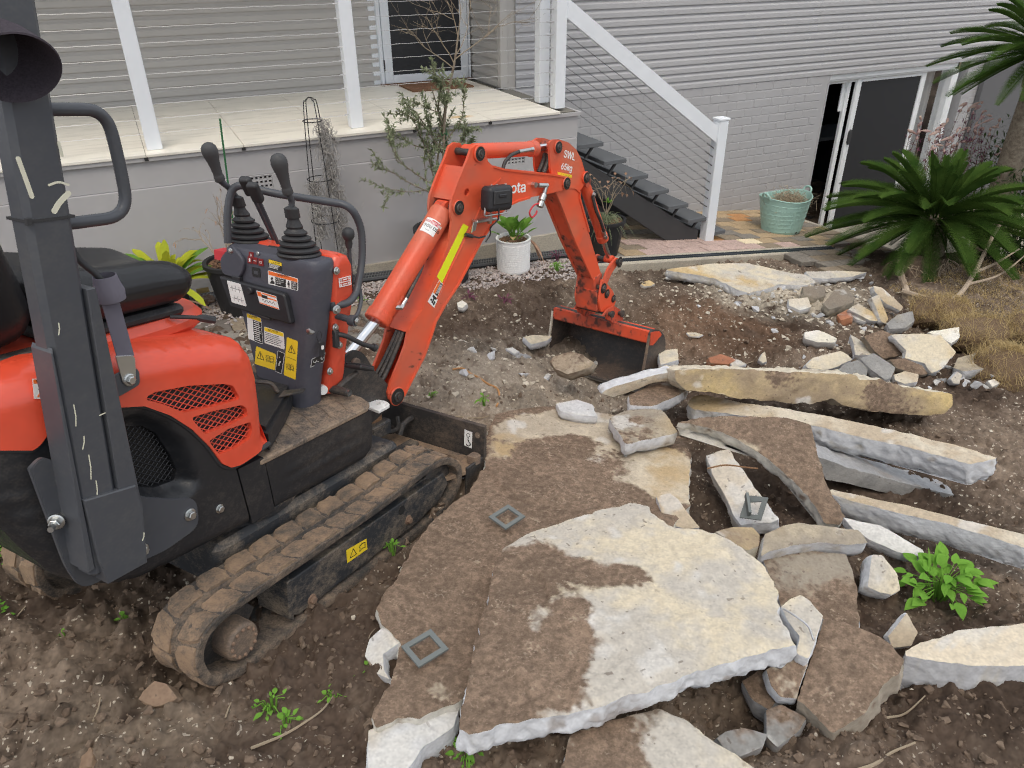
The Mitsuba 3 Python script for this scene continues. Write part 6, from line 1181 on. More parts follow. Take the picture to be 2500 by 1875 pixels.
bpart('boom__decal__pictogram', cat_([prism(Polygon(sub(wq, .2, .8, .62, .72)), .0004, (0, -.0008, 0), (1, 0, 0), (0, 0, 1), W=(0, -1, 0)), prism(Polygon(sub(wq, .4, .6, .70, .92)), .0004, (0, -.0009, 0), (1, 0, 0), (0, 0, 1), W=(0, -1, 0)), prism(Polygon(sub(wq, .65, .85, .78, .94)), .0004, (0, -.0010, 0), (1, 0, 0), (0, 0, 1), W=(0, -1, 0)), prism(Polygon(sub(wq, .15, .35, .80, .88)), .0004, (0, -.0010, 0), (1, 0, 0), (0, 0, 1), W=(0, -1, 0))]), 'mat_ink')
def btext(s, x, z, h, ang, m_, nm, off=.0004, bold=True, sq=1.0, dep=.0006):
    m = meshkit.text_mesh(s, h, dep, bold); v = np.asarray(m.vertices); c, s_ = math.cos(ang), math.sin(ang); U, V = np.array([c, 0, s_])*sq, np.array([-s_, 0, c])
    bpart(nm, TM(np.array([x, -off, z]) + v[:, :1]*U + v[:, 1:2]*V + v[:, 2:3]*np.array([0, -1, 0]), m.faces), m_)
btext('Kubota', .584, .8065, .046, -.005, 'mat_label', 'boom__lettering', sq=1.28)
bpart('boom__hose', tube(spline([(.262, .09, .585), (.225, .055, .570), (.18, .035, .515), (.12, .025, .455), (.085, .022, .415)], 7), .0085, 10), 'mat_dark_steel', 40)
bpart('boom__hose_fitting', cat_([rod((.085, .022, .415), (.055, .020, .385), .010, 12), lathe([(0, 0), (.014, 0), (.014, .016), (0, .016)], 6, (-.7, 0, -.6), (.060, .020, .392)), rod((.055, .02, .383), (.020, .035, .388), .012, 8)]), 'mat_zinc', 30)
bpart('boom__grommet', lathe([(.012, 0), (.020, 0), (.024, .003), (.024, .006), (.012, .006)], 24, (-.84, 0, .53), (.259, .085, .555)), 'mat_boot', 30)
for k in range(3): bpart('boom__inner_hose', tube(spline([(-.10+.0*k, .035+.03*k, .03), (-.02, .045+.025*k, .09), (.06, .05+.02*k, .20), (.13, .055+.018*k, .31)], 7), .0095, 10), 'mat_dark_steel', 40)
bpart('arm_cylinder__hose', tube(spline([(.695, .02, .905), (.715, .022, .945), (.765, .028, .972), (.83, .035, .985)], 7), .0085, 10), 'mat_dark_steel', 40)
bpart('arm_cylinder__fitting', cat_([rod((.83, .035, .985), (.93, .04, .992), .010, 12), lathe([(0, 0), (.013, 0), (.013, .02), (0, .02)], 6, (1, 0, 0), (.925, .04, .992))]), 'mat_zinc', 30)
# work lamp and coupler
lm2 = pad(.470, .632, -.105, -.035, .752, .862, .022, 5); bpart('work_lamp', move(lm2, (0, 0, 0)), 'mat_door_black', 45, label='black work lamp on the boom')
bpart('work_lamp__back', box(.485, .60, -.112, -.104, .785, .845, .004), 'mat_boot'); bpart('work_lamp__clip', box(.515, .565, -.118, -.111, .815, .830, .003), 'mat_door_black')
bpart('work_lamp__bracket', cat_([tube(fillet([(.478, -.07, .79), (.468, -.07, .735), (.63, -.07, .735), (.640, -.07, .80)], .012, 4), .0045, 8), box(.46, .60, -.04, -.004, .700, .712, .003), XZ([(.445, .705), (.475, .712), (.462, .668), (.435, .660)], -.03, .006, .001), box(.535, .548, -.05, -.035, .69, .74)]), 'mat_zinc')
bpart('work_lamp__cable', cat_([tube(spline([(.525, -.105, .77), (.53, -.10, .72), (.515, -.07, .68), (.54, -.05, .645), (.52, -.04, .61)], 6), .0035, 8), rod((.415, -.012, .652), (.455, -.016, .640), .009, 10), tube(spline([(.455, -.016, .64), (.50, -.02, .63), (.53, -.03, .635)], 6), .004, 8)]), 'mat_boot', 40)
bpart('coupler', cat_([rod((.925, -.020, .832), (1.0, -.020, .826), .012, 6), lathe([(0, 0), (.014, 0), (.014, .022), (0, .022)], 6, (0, -1, 0), (.905, .0, .834)), rod((.992, -.02, .830), (.975, -.02, .780), .011, 12), lathe([(0, 0), (.017, 0), (.018, .01), (.018, .03), (.015, .034), (.018, .04), (.018, .062), (.012, .066), (0, .066)], 24, (-.45, 0, -.9), (.975, -.02, .785))]), 'mat_zinc', 25)
bpart('coupler__cap_strap', tube(spline([(.955, -.022, .745), (.90, -.022, .74), (.865, -.022, .71), (.885, -.022, .683), (.915, -.022, .695), (.925, -.022, .712)], 6), .0042, 8), 'mat_red', 40, label='red rubber strap of the hose coupling')
# arm
ARM_SIDE = [(1.046,1.023), (1.081,1.036), (1.133,1.034), (1.211,1.019), (1.286,.983), (1.343,.930), (1.385,.867), (1.427,.847), (1.431,.820), (1.399,.808), (1.375,.787), (1.345,.767), (1.350,.731), (1.412,.635), (1.528,.451), (1.646,.275), (1.638,.230), (1.622,.195), (1.548,.270), (1.347,.502), (1.189,.709), (1.123,.787), (1.096,.844), (1.071,.896), (1.059,.954)]
ARM_BOX = [(1.126,.787), (1.178,.796), (1.323,.782), (1.342,.731), (1.405,.635), (1.520,.451), (1.638,.275), (1.620,.200), (1.552,.276), (1.352,.508), (1.195,.714)]
ap = Polygon(ARM_SIDE).buffer(-.008).buffer(.008)
bpart('arm', XZ(ap, .016, .012), 'mat_boom', 25, label='orange dipper arm, near plate'); bpart('arm', XZ(ap, .112, .012), 'mat_boom', 25, label='orange dipper arm, far plate')
bpart('arm__box', XZ(Polygon(ARM_BOX).buffer(0), .0285, .083), 'mat_worn_orange', 25)
bpart('arm__stiffener', XZ(LineString([(1.123, .795), (1.19, .803), (1.30, .79), (1.345, .767), (1.352, .731), (1.47, .545)]).buffer(.005), .010, .007), 'mat_boom', 25)
for x, z, r in ((1.115, .999, .028), (1.391, .837, .030)): boss(x, z, r, .006, .016, nm='arm__boss'); pin(x, z, .004, .016, 'arm__pin')
bpart('arm__cross_pin', rod((1.115, .016, .999), (1.115, .124, .999), .016, 16), 'mat_dark_steel', 30)
bpart('arm__hose', cat_([tube(spline([(1.06, .05+.03*k, .875), (1.09, .05+.03*k, .92), (1.12, .06+.03*k, .96)], 6), .012, 10) for k in (0, 1)]), 'mat_dark_steel', 40)
def atext(s, x, z, h, ang, m_, sq=1.0):
    m = meshkit.text_mesh(s, h, .0006, True); v = np.asarray(m.vertices); c, s_ = math.cos(ang), math.sin(ang)
    bpart('arm__lettering', TM(np.array([x, .0156, z]) + v[:, :1]*np.array([c, 0, s_])*sq + v[:, 1:2]*np.array([-s_, 0, c]) + v[:, 2:3]*np.array([0, -1, 0]), m.faces), m_)
atext('SWL', 1.172, .951, .034, -.21, 'mat_label', 1.05); atext('65kg', 1.155, .893, .030, -.17, 'mat_label', 1.05)
yl_ = [(1.133, .880), (1.262, .857), (1.264, .842), (1.135, .866)]; bpart('arm__decal', prism(yl_, .0008, (0, .0158, 0), (1, 0, 0), (0, 0, 1), W=(0, -1, 0)), 'mat_yellow'); atext('REFER TO LOAD CHART', 1.150, .866, .0060, -.178, 'mat_ink')
cyl('bucket_cylinder', (1.425, .80), (1.672, .468), .031, (1.762, .345), .0155, .04, 'mat_boom', .026)
bpart('bucket_cylinder__hose', tube(spline([(1.455, .0, .74), (1.49, -.008, .66), (1.56, -.008, .58), (1.635, .005, .495)], 7), .009, 10), 'mat_dark_steel', 40)
bpart('bucket_cylinder__fitting', cat_([rod((1.60, .0, .535), (1.64, .006, .488), .011, 10), lathe([(0, 0), (.013, 0), (.013, .018), (0, .018)], 6, (.6, 0, -.75), (1.625, .003, .505)), bolt((1.462, .0, .745), (0, -1, 0), .009, .01)]), 'mat_zinc', 30)
# linkage
lk = fillet([(1.80, .345), (1.775, .362), (1.73, .345), (1.675, .30), (1.64, .235), (1.60, .165), (1.64, .15), (1.69, .22), (1.73, .275), (1.79, .315), (1.80, .345)], .02, 5)
for l in (-.006, .122): bpart('bucket_link', XZ(lk, l, .014, .002), 'mat_boom', 30)
lk2 = fillet([(1.60, .26), (1.65, .235), (1.74, .165), (1.78, .10), (1.77, .065), (1.70, .05), (1.62, .06), (1.585, .13), (1.60, .26)], .02, 5)
for l in (-.022, .138): bpart('quick_hitch', XZ(lk2, l, .014, .002), 'mat_boom', 30, label='worn orange quick hitch plate')
for x, z, r in ((1.775, .335, .018), (1.620, .205, .017), (1.665, .165, .015), (1.745, .12, .013)): pin(x, z, -.026, r, 'bucket_link__pin'); bpart('bucket_link__cross_pin', rod((x, -.02, z), (x, .15, z), r*.9, 14), 'mat_dark_steel', 30)
bpart('quick_hitch__body', cat_([XZ(fillet([(1.57, .19), (1.66, .20), (1.72, .15), (1.70, .07), (1.60, .06), (1.57, .19)], .015, 4), -.006, .143, .003)]), 'mat_worn_orange', 25)
bpart('arm__foot', cat_([XZ(fillet([(1.56, .26), (1.65, .29), (1.66, .17), (1.60, .13), (1.56, .26)], .02, 4), .012, .116, .003)]), 'mat_worn_orange', 25)
# bucket
LB0, LB1 = -.275, .405
bprof = [(1.757, -.040), (1.80, -.030), (1.88, -.055), (1.945, -.105), (1.975, -.175), (1.965, -.25), (1.915, -.325), (1.83, -.365), (1.70, -.372)]
bp_s = spline(bprof, 5); shell = LineString(bp_s).buffer(.0055, cap_style=2); bpart('bucket', XZ(shell, LB0, LB1-LB0), 'mat_bucket_in', 30, label='dark worn bucket shell')
sidepl = Polygon(list(map(tuple, bp_s))+[(1.725, -.30), (1.745, -.15)])
for l in (LB0-.0105, LB1+.0005): bpart('bucket__side_plate', XZ(sidepl.buffer(.006), l, .010, .001), 'mat_bucket_in', 25)
bpart('bucket__top_bar', cat_([XZ([(1.748, -.028), (1.772, -.026), (1.772, -.098), (1.760, -.104), (1.748, -.095)], LB0+.001, LB1-LB0-.002, .002), XZ([(1.773, -.03), (1.83, -.026), (1.83, -.034), (1.773, -.04)], LB0+.001, LB1-LB0-.002)]), 'mat_worn_orange', 25)
bpart('bucket__side_edge', XZ(LineString([(1.755, -.05), (1.745, -.15), (1.723, -.30), (1.70, -.368)]).buffer(.006, cap_style=2), LB0-.012, .013), 'mat_dirty_steel'); bpart('bucket__side_edge', XZ(LineString([(1.755, -.05), (1.745, -.15), (1.723, -.30), (1.70, -.368)]).buffer(.006, cap_style=2), LB1, .013), 'mat_chip')
bpart('bucket__corner', XZ([(1.757, -.03), (1.86, -.045), (1.90, -.075), (1.80, -.12), (1.76, -.11)], LB0-.0155, .0045), 'mat_worn_orange')
bpart('bucket__cutting_edge', XZ([(1.665, -.380), (1.72, -.376), (1.76, -.381), (1.76, -.392), (1.665, -.385)], LB0-.012, LB1-LB0+.024), 'mat_zinc')
for l in (-.045, .155): bpart('bucket__ear', XZ(fillet([(1.61, .045), (1.65, .075), (1.72, .085), (1.80, .05), (1.86, -.03), (1.75, -.034), (1.69, -.0), (1.655, .015), (1.645, .045), (1.61, .045)], .012, 4), l, .014, .002), 'mat_worn_orange', 25)
for x, z in ((1.672, .048), (1.79, .028)): bpart('bucket__pin', cat_([rod((x, -.075, z), (x, .19, z), .0125, 16), lathe([(0, -.012), (.02, -.012), (.02, .0), (0, 0)], 18, (0, 1, 0), (x, -.062, z))]), 'mat_dark_steel', 30)
def wpt(s, l, z): return (BW@np.array([s, l, z, 1.0]))[:3]
# ---------------------------------------------------------------- plants, pots and small things
def leafmat(name, c1, c2, tr=.5, rough=.45, f=9.0):
    scene[name] = {'type': 'principledthin', 'base_color': mikit.proc(lambda p, n, uv: mix(c1, c2, fbm(p.x*f, p.y*f, p.z*f, 2))), 'roughness': rough, 'diff_trans': tr, 'eta': 1.4}
leafmat('leaf_sago', (.022, .055, .012), (.075, .125, .026), .30, .35); leafmat('leaf_brom', (.62, .60, .06), (.42, .50, .05), .6); leafmat('leaf_green', (.10, .24, .04), (.22, .40, .07), .6)
leafmat('leaf_weed', (.13, .33, .045), (.25, .47, .08), .6); leafmat('leaf_olive', (.16, .20, .11), (.34, .37, .24), .4, .5, 25); leafmat('leaf_dry', (.30, .17, .11), (.48, .33, .24), .4, .7, 25)
leafmat('leaf_dark', (.022, .045, .016), (.06, .085, .035), .3); leafmat('leaf_purple', (.11, .04, .07), (.26, .10, .15), .5, .5, 20); leafmat('leaf_pink', (.62, .40, .42), (.66, .54, .42), .6, .6, 30); leafmat('leaf_straw', (.40, .29, .13), (.56, .44, .24), .5, .7, 30)
leafmat('leaf_moss', (.33, .31, .29), (.48, .46, .43), .4, .8, 30); leafmat('leaf_grass', (.12, .24, .04), (.24, .33, .10), .5, .6, 15)
mat('mat_bark', _dusty((.16, .125, .09), (.33, .28, .22), .4, .6, 30, .8), .9); mat('mat_twig', (.30, .24, .17), .85); mat('mat_pot_black', (.018, .018, .02), .5); mat('mat_pot_white', (.78, .78, .77), .35)
mat('mat_potting', mikit.proc(lambda p, n, uv: mix((.09, .05, .03), (.26, .15, .09), noise(p.x*90, p.y*90, p.z*90))), .95); mat('mat_wire', (.015, .015, .016), .5); mat('mat_green_stake', (.03, .13, .05), .5)
mat('mat_mint', mikit.proc(lambda p, n, uv: C3((.36, .56, .50))*(.9+.2*fbm(p.x*6, p.y*6, p.z*9, 2))), .42); mat('mat_straw', (.38, .31, .22), .95); mat('mat_weathered', (.34, .27, .20), .9)
def leaf(b, d, up, L, w, bend=.3, n=6, fold=.25, tip=1.0, shape=None):
    """One leaf: a folded strip from b along d, drooping by bend."""
    b, d, up = (np.asarray(a, float) for a in (b, d, up)); d = d/np.linalg.norm(d); s = np.cross(d, up); s /= np.linalg.norm(s)+1e-9; up = np.cross(s, d)
    V = []
    for i in range(n+1):
        t = i/n; c = b + d*L*t*(1-.25*bend*t) - np.array([0, 0, 1.0])*bend*L*t*t*.6
        ww = w*(math.sin(math.pi*min(1, t**.75*.97+.03)) if shape is None else shape(t))*.5
        V += [c + s*ww + up*ww*fold, c, c - s*ww + up*ww*fold]
    F = [[3*i+k, 3*i+k+1, 3*i+k+4, 3*i+k+3] for i in range(n) for k in (0, 1)]
    return TM(V, quad2tri(F))
strap = lambda t: (.75+.35*math.sin(math.pi*t*.9))*(1-max(0, t-.88)/.12*.75)
def rdir(g, el0, el1): a, e = g.uniform(0, 6.283), math.radians(g.uniform(el0, el1)); return np.array([math.cos(a)*math.cos(e), math.sin(a)*math.cos(e), math.sin(e)])
UP = np.array([0, 0, 1.0])
def pot(parent, at, r0, r1, h, m_, lip=.012, ribs=0):
    p = [(0, 0), (r0, 0)]
    if ribs:
        for i in range(ribs): z = h*(.06+.84*i/ribs); r = r0+(r1-r0)*z/h; p += [(r+.003, z), (r+.003, z+h*.45/ribs), (r, z+h*.55/ribs), (r, z+h*.8/ribs)]
    p += [(r1, h-lip*2), (r1+lip, h-lip*1.8), (r1+lip, h), (r1-.012, h), (r1-.016, h-.03), (0, h-.03)]
    part(parent, 'vessel', lathe(p, 48, None, at), m_, 35)
    g = np.random.default_rng(int(abs(at[0])*100)+7); x, y = g.uniform(-1, 1, 900)*r1, g.uniform(-1, 1, 900)*r1; k = x*x+y*y < (r1-.02)**2; x, y = x[k], y[k]; vs, fs, a0 = [], [], 0
    for i in range(len(x)):
        v0, f0 = V_chip[g.integers(len(V_chip))]; s = g.uniform(.006, .016); vs.append(v0*s+[at[0]+x[i], at[1]+y[i], at[2]+h-.028+g.uniform(0, .01)]); fs.append(f0+a0); a0 += len(v0)
    part(parent, 'potting_mix', TM(np.vstack(vs), np.vstack(fs)), 'mat_potting')
    labels[parent+'__potting_mix'] = {'kind': 'stuff'}
# yellow bromeliad
g = np.random.default_rng(11); br = thing('bromeliad', 'yellow leaved bromeliad in a black pot against the veranda wall', 'plant'); pot(br, (-.02, 5.12, -.16), .10, .13, .28, 'mat_pot_black')
for i in range(42):
    d = rdir(g, 18, 80) if i > 5 else rdir(g, 5, 25); part(br, 'leaf', leaf((-.0+.02*d[0], 5.08+.02*d[1], .10), d, UP, g.uniform(.28, .47), g.uniform(.042, .062), g.uniform(.2, .7), 7, .3, shape=strap), 'leaf_brom' if g.uniform() < .85 else 'leaf_green', True)
for i in range(4): d = rdir(g, -5, 25); part(br, 'dead_leaf', leaf((.02, 5.05, .0), d, UP, .25, .02, .6, 6, .6, shape=strap), 'leaf_dry', True)
bag = thing('plastic_bag', 'clear crumpled bag of dry bark lying between the two black pots', 'bag')
bm = rock(1, 5, 22, 3, .22, .4); v = np.array(bm.vertices)*[.085, .065, .06]; scene['mat_clear_film'] = {'type': 'thindielectric', 'int_ior': 1.35}
part(bag, 'film', move(TM(v*1.12, bm.faces), (.215, 5.26, -.10), rx=15), 'mat_clear_film'); part(bag, 'bark', move(TM(v*.9, bm.faces), (.215, 5.26, -.105), rx=15), 'mat_potting'); part(bag, 'label', move(box(-.045, .035, -.03, .03, 0, .002), (.20, 5.255, -.033), rx=12), 'leaf_straw')
# black pot with dead shrub behind the console
dp = thing('potted_dead_shrub', 'black pot with a bare dead shrub behind the control console', 'plant'); pot(dp, (.395, 5.05, -.15), .12, .165, .37, 'mat_pot_black', .014)
def shrub(g, base, n, L, spread, depth, r, lean=(0, 0, 0)):
    """Branches as (tubes, tips)."""
    tubes, tips = [], []
    def grow(p, d, l, r_, k):
        pts = [p]; dd = d.copy()
        for i in range(4): dd = dd + g.normal(0, .16, 3); dd /= np.linalg.norm(dd); pts.append(pts[-1]+dd*l/4)
        tubes.append(tube(pts, np.linspace(r_, r_*.6, 5), 6 if r_ > .003 else 4)); 
        if k == 0: tips.append((pts[-1], dd)); return
        for j in range(g.integers(2, 4)):
            q = pts[g.integers(2, 5)]; nd = dd + g.normal(0, spread, 3); nd /= np.linalg.norm(nd); grow(q, nd, l*g.uniform(.55, .8), r_*.6, k-1)
    for i in range(n):
        d = np.array([g.normal(0, spread), g.normal(0, spread), 1.0])+lean; d /= np.linalg.norm(d); grow(np.asarray(base, float), d, L, r, depth)
    return tubes, tips
tb, tp = shrub(g, (.37, 5.05, .18), 5, .24, .38, 2, .005, (-.15, 0, 0)); part(dp, 'branches', cat_(tb), 'mat_weathered', 40)
ms = []
for p, d in tp[:26]: ms.append(leaf(p, d*[1, 1, .2]+[0, 0, -.4], UP, .04, .008, .5, 3))
part(dp, 'withered_leaves', cat_(ms), 'leaf_dry', True); labels[dp+'__withered_leaves'] = {'kind': 'stuff'}
mp('console__red_knob', hull([(.760+a*.05, .700+b*.055, 1.035+c*.035) for a in (0, 1) for b in (0, 1) for c in (-.5, .5)]), 'mat_red', label='red plastic grip beside the console flap')
single('garden_stake', rod((.447, 5.25, .0), (.515, 5.25, 1.065), .006, 8), 'mat_green_stake', 'thin green stake rising behind the left joystick', 'stake', 30)
# wire obelisk hung with grey moss
ob = thing('wire_obelisk', 'tall black wire plant support draped with grey moss by the wall', 'plant support')
cx, cy, z0, z1 = 1.085, 5.25, -.15, 1.145
for k in range(2):
    a = math.pi*(.5*k)+.35; dx, dy = math.cos(a), math.sin(a); P = [(cx-.115*dx, cy-.115*dy, z0), (cx-.09*dx, cy-.09*dy, .5), (cx-.055*dx, cy-.055*dy, 1.06), (cx-.03*dx, cy-.03*dy, 1.13), (cx, cy, z1), (cx+.03*dx, cy+.03*dy, 1.13), (cx+.055*dx, cy+.055*dy, 1.06), (cx+.09*dx, cy+.09*dy, .5), (cx+.115*dx, cy+.115*dy, z0)]
    part(ob, 'wire', tube(spline(P, 6), .0032, 6), 'mat_wire', 40)
for z, r in ((1.0, .062), (.62, .085), (.33, .098)): part(ob, 'ring', tube([(cx+r*math.cos(t), cy+r*math.sin(t), z) for t in np.arange(24)*math.pi/12], .0032, 6, closed=True), 'mat_wire', 40)
ms = []
for i in range(2100):
    t = g.uniform(); z = 1.0-1.05*t; xx_ = cx+.06+.045*t+g.normal(0, .022+.016*math.sin(t*9)**2); yy_ = cy-.03+g.normal(0, .02)
    if g.uniform() < .25: xx_ = cx-.05+g.normal(0, .02); z = .62-.4*g.uniform()
    d = np.array([g.normal(0, 1), g.normal(0, 1), g.normal(-.4, .7)]); L_ = g.uniform(.03, .07); e = np.array([xx_, yy_, z]); m_ = e+d/np.linalg.norm(d)*L_*.5+g.normal(0, .006, 3); ms.append(tube([e, m_, m_+g.normal(0, .012, 3)+[0, 0, -L_*.45]], [.0026, .0022, .001], 3, False))
part(ob, 'moss', cat_(ms), 'leaf_moss'); labels[ob+'__moss'] = {'kind': 'stuff'}
# olive tree in a black pot
ol = thing('olive_tree', 'thin young olive tree with bare upper twigs in a black pot behind the boom', 'tree'); pot(ol, (1.90, 5.10, -.20), .17, .205, .40, 'mat_pot_black', .016)
g = np.random.default_rng(23); tr = []; lv = []; bare = []
def olb(p, d, l, r_, k, leafy):
    pts = [np.asarray(p, float)]; dd = np.asarray(d, float)
    for i in range(5): dd = dd+g.normal(0, .10, 3)+[0, 0, .02]; dd /= np.linalg.norm(dd); pts.append(pts[-1]+dd*l/5)
    (tr if leafy or r_ > .004 else bare).append(tube(pts, np.linspace(r_, r_*.55, 6), 7 if r_ > .004 else 4))
    if leafy and r_ < .0062:
        for q0, q1 in zip(pts[1:], pts[:-1]):
            for j in range(g.integers(5, 9)):
                q = q0+(q1-q0)*g.uniform(); nd = dd*.6+g.normal(0, .7, 3); lv.append(leaf(q, nd, UP+g.normal(0, .5, 3), g.uniform(.026, .046), g.uniform(.009, .014), g.uniform(0, .3), 3, .2))
    if k > 0:
        for j in range(g.integers(2, 4)):
            q = pts[g.integers(2, 6)]; nd = dd+g.normal(0, .55, 3); nd /= np.linalg.norm(nd); olb(q, nd, l*g.uniform(.5, .8), r_*.6, k-1, leafy)
stem = spline([(1.91, 5.10, .1), (1.915, 5.10, .42), (1.93, 5.09, .75), (1.97, 5.10, 1.05), (2.05, 5.12, 1.30), (2.10, 5.14, 1.5)], 5); part(ol, 'trunk', tube(stem, np.linspace(.013, .006, len(stem)), 8), 'mat_bark', 40)
stem2 = spline([(1.90, 5.10, .1), (1.87, 5.12, .5), (1.95, 5.12, .95), (2.03, 5.10, 1.28)], 5); part(ol, 'trunk', tube(stem2, np.linspace(.010, .004, len(stem2)), 8), 'mat_bark', 40)
for p, d, l in (((1.915, 5.1, .45), (-.75, -.1, .75), .42), ((1.915, 5.1, .42), (-.9, 0, .45), .40), ((1.92, 5.1, .55), (-.6, .2, .8), .40), ((1.93, 5.1, .62), (.5, -.1, .7), .26), ((1.93, 5.1, .72), (-.5, -.2, .8), .34), ((1.94, 5.1, .80), (.6, .1, .6), .24), ((1.95, 5.1, .9), (-.4, .1, .85), .28), ((1.92, 5.1, .48), (.25, -.2, .8), .26), ((1.87, 5.12, .5), (-.2, -.1, .9), .30), ((1.92, 5.1, .38), (-.5, -.3, .5), .25), ((1.955, 5.1, .98), (.1, -.2, .9), .2)): olb(p, d, l, .0058, 2, True)
for p, d, l in (((2.05, 5.12, 1.3), (-.5, 0, .8), .34), ((2.07, 5.12, 1.36), (.6, .1, .7), .34), ((2.1, 5.14, 1.5), (.3, 0, .9), .30), ((2.06, 5.12, 1.33), (.8, 0, .35), .36), ((2.03, 5.1, 1.28), (-.6, 0, .5), .28), ((2.09, 5.13, 1.45), (-.2, 0, 1), .30)): olb(p, d, l, .0038, 3, False)
part(ol, 'twigs', cat_(tr), 'mat_bark', 40); part(ol, 'bare_twigs', cat_(bare), 'mat_twig', 40, label='bare dead upper twigs of the olive tree'); part(ol, 'crown', cat_(lv), 'leaf_olive'); labels[ol+'__crown'] = {'kind': 'stuff'}; labels[ol+'__twigs'] = {'kind': 'stuff'}; labels[ol+'__bare_twigs'] = {'kind': 'stuff'}
part(ol, 'tie', tube([(1.945+.022*math.cos(t), 5.10+.022*math.sin(t), .86+.01*math.sin(3*t)) for t in np.arange(14)*math.pi/7], .003, 5, closed=True), 'mat_green_stake'); part(ol, 'stake', rod((1.955, 5.12, .1), (1.965, 5.12, .9), .006, 6), 'mat_green_stake', 30)
# white ribbed pot
g = np.random.default_rng(31); wp = thing('white_pot_plant', 'broad leaved green plant in a white ribbed pot at the foot of the wall', 'plant'); pot(wp, (2.50, 5.16, -.255), .128, .134, .262, 'mat_pot_white', .004, 15)
for i in range(26):
    d = rdir(g, 35, 85); b_ = np.array([2.50+g.normal(0, .025), 5.16+g.normal(0, .025), -.02]); st_l = g.uniform(.03, .14); part(wp, 'leaf', leaf(b_+d*st_l, d, UP, g.uniform(.11, .21), g.uniform(.045, .075), g.uniform(.1, .7), 7, .3), 'leaf_green', True)
ms = [tube([(2.50+g.normal(0, .02), 5.16+g.normal(0, .02), -.03), (2.50+g.normal(0, .05), 5.16+g.normal(0, .05), .12)], .004, 5) for i in range(12)]; part(wp, 'stems', cat_(ms), 'leaf_weed'); part(wp, 'yellow_leaf', leaf((2.46, 5.08, .04), (-.3, -.6, .3), UP, .09, .05, .6, 6), 'leaf_straw', True)
for i in range(5): part(wp, 'dead_leaf', leaf((2.62, 5.14, -.02), (.35+g.normal(0, .2), g.normal(0, .3), -.4), UP, .22, .03, .9, 6, .7), 'leaf_dry', True)
# pot under the stair
g = np.random.default_rng(37); sp = thing('withered_pot_plant', 'black pot with withered brown leaved plant and spidery grass beside the stair', 'plant'); pot(sp, (3.46, 5.34, -.375), .115, .165, .34, 'mat_pot_black', .012)
ms = []
for i in range(170):
    d = rdir(g, 25, 80); L_ = g.uniform(.16, .30); b_ = np.array([3.46+g.normal(0, .03), 5.34+g.normal(0, .03), -.05]); pts = [b_+d*L_*t - UP*L_*.95*t*t for t in np.linspace(0, 1, 6)]; ms.append(tube(pts, np.linspace(.0022, .0008, 6), 3, False))
part(sp, 'grass', cat_(ms), 'leaf_olive'); labels[sp+'__grass'] = {'kind': 'stuff'}
for i in range(10): part(sp, 'leaf', leaf((3.47, 5.33, .10), rdir(g, 20, 80), UP, .07, .014, .3, 4), 'leaf_weed', True)
tb, tp = shrub(g, (3.47, 5.34, .0), 4, .20, .45, 2, .0045); part(sp, 'branches', cat_(tb), 'mat_twig', 40)
for p, d in tp[:40]: part(sp, 'withered_leaf', leaf(p, d+[0, 0, -.5], UP, g.uniform(.03, .05), g.uniform(.018, .03), .5, 4, .5), 'leaf_dry', True)
# mint tub with dry moss
tg = thing('tub', 'mint green flexible tub with two handles standing on the pavers', 'tub')
tc = np.array([5.945, 5.78, -.655]); pr = [(0, 0), (.20, 0), (.205, .008)]
for i in range(7): z = .03+.045*i; pr += [(.207+.062*z/.36, z), (.2105+.062*z/.36, z+.004), (.207+.062*(z+.008)/.36, z+.008)]
pr += [(.272, .355), (.278, .362), (.272, .368), (.264, .358), (.205, .02), (0, .02)]
tm = lathe(pr, 56); v = np.array(tm.vertices); v[:, 2] += .035*ss(.2, .37, v[:, 2])*(np.abs(v[:, 0]/.27)**2-.3); v[:, 1] *= .92; tm = move(TM(v, tm.faces), tc, rx=-2); part(tg, 'wall', tm, 'mat_mint', 35)
for s in (-1, 1): part(tg, 'handle', tube(spline([tc+[s*.265, -.05, .372], tc+[s*.285, -.042, .415], tc+[s*.292, 0, .432], tc+[s*.285, .042, .415], tc+[s*.265, .05, .372]], 6), .011, 10), 'mat_mint', 40)
ms = [tube([q, q+g.normal(0, .03, 3), q+g.normal(0, .04, 3)], [.0018]*3, 3, False) for q in (tc+[.06, .02, .30]+g.normal(0, 1, (700, 3))*[.085, .07, .035])]
mo = cat_(ms); stuff('dry_moss', mo, 'mat_straw', 'tangled grey brown dry moss heaped inside the mint green tub', 'moss')
for x, z in ((-.10, .045), (.02, .03), (.14, .045)): part(tg, 'drain_hole', lathe([(0, 0), (.008, 0), (.008, .002)], 12, (x*2, -1, 0), tc+[x, -.192*math.sqrt(1-(x/.21)**2)-.003, z]), 'mat_ink')
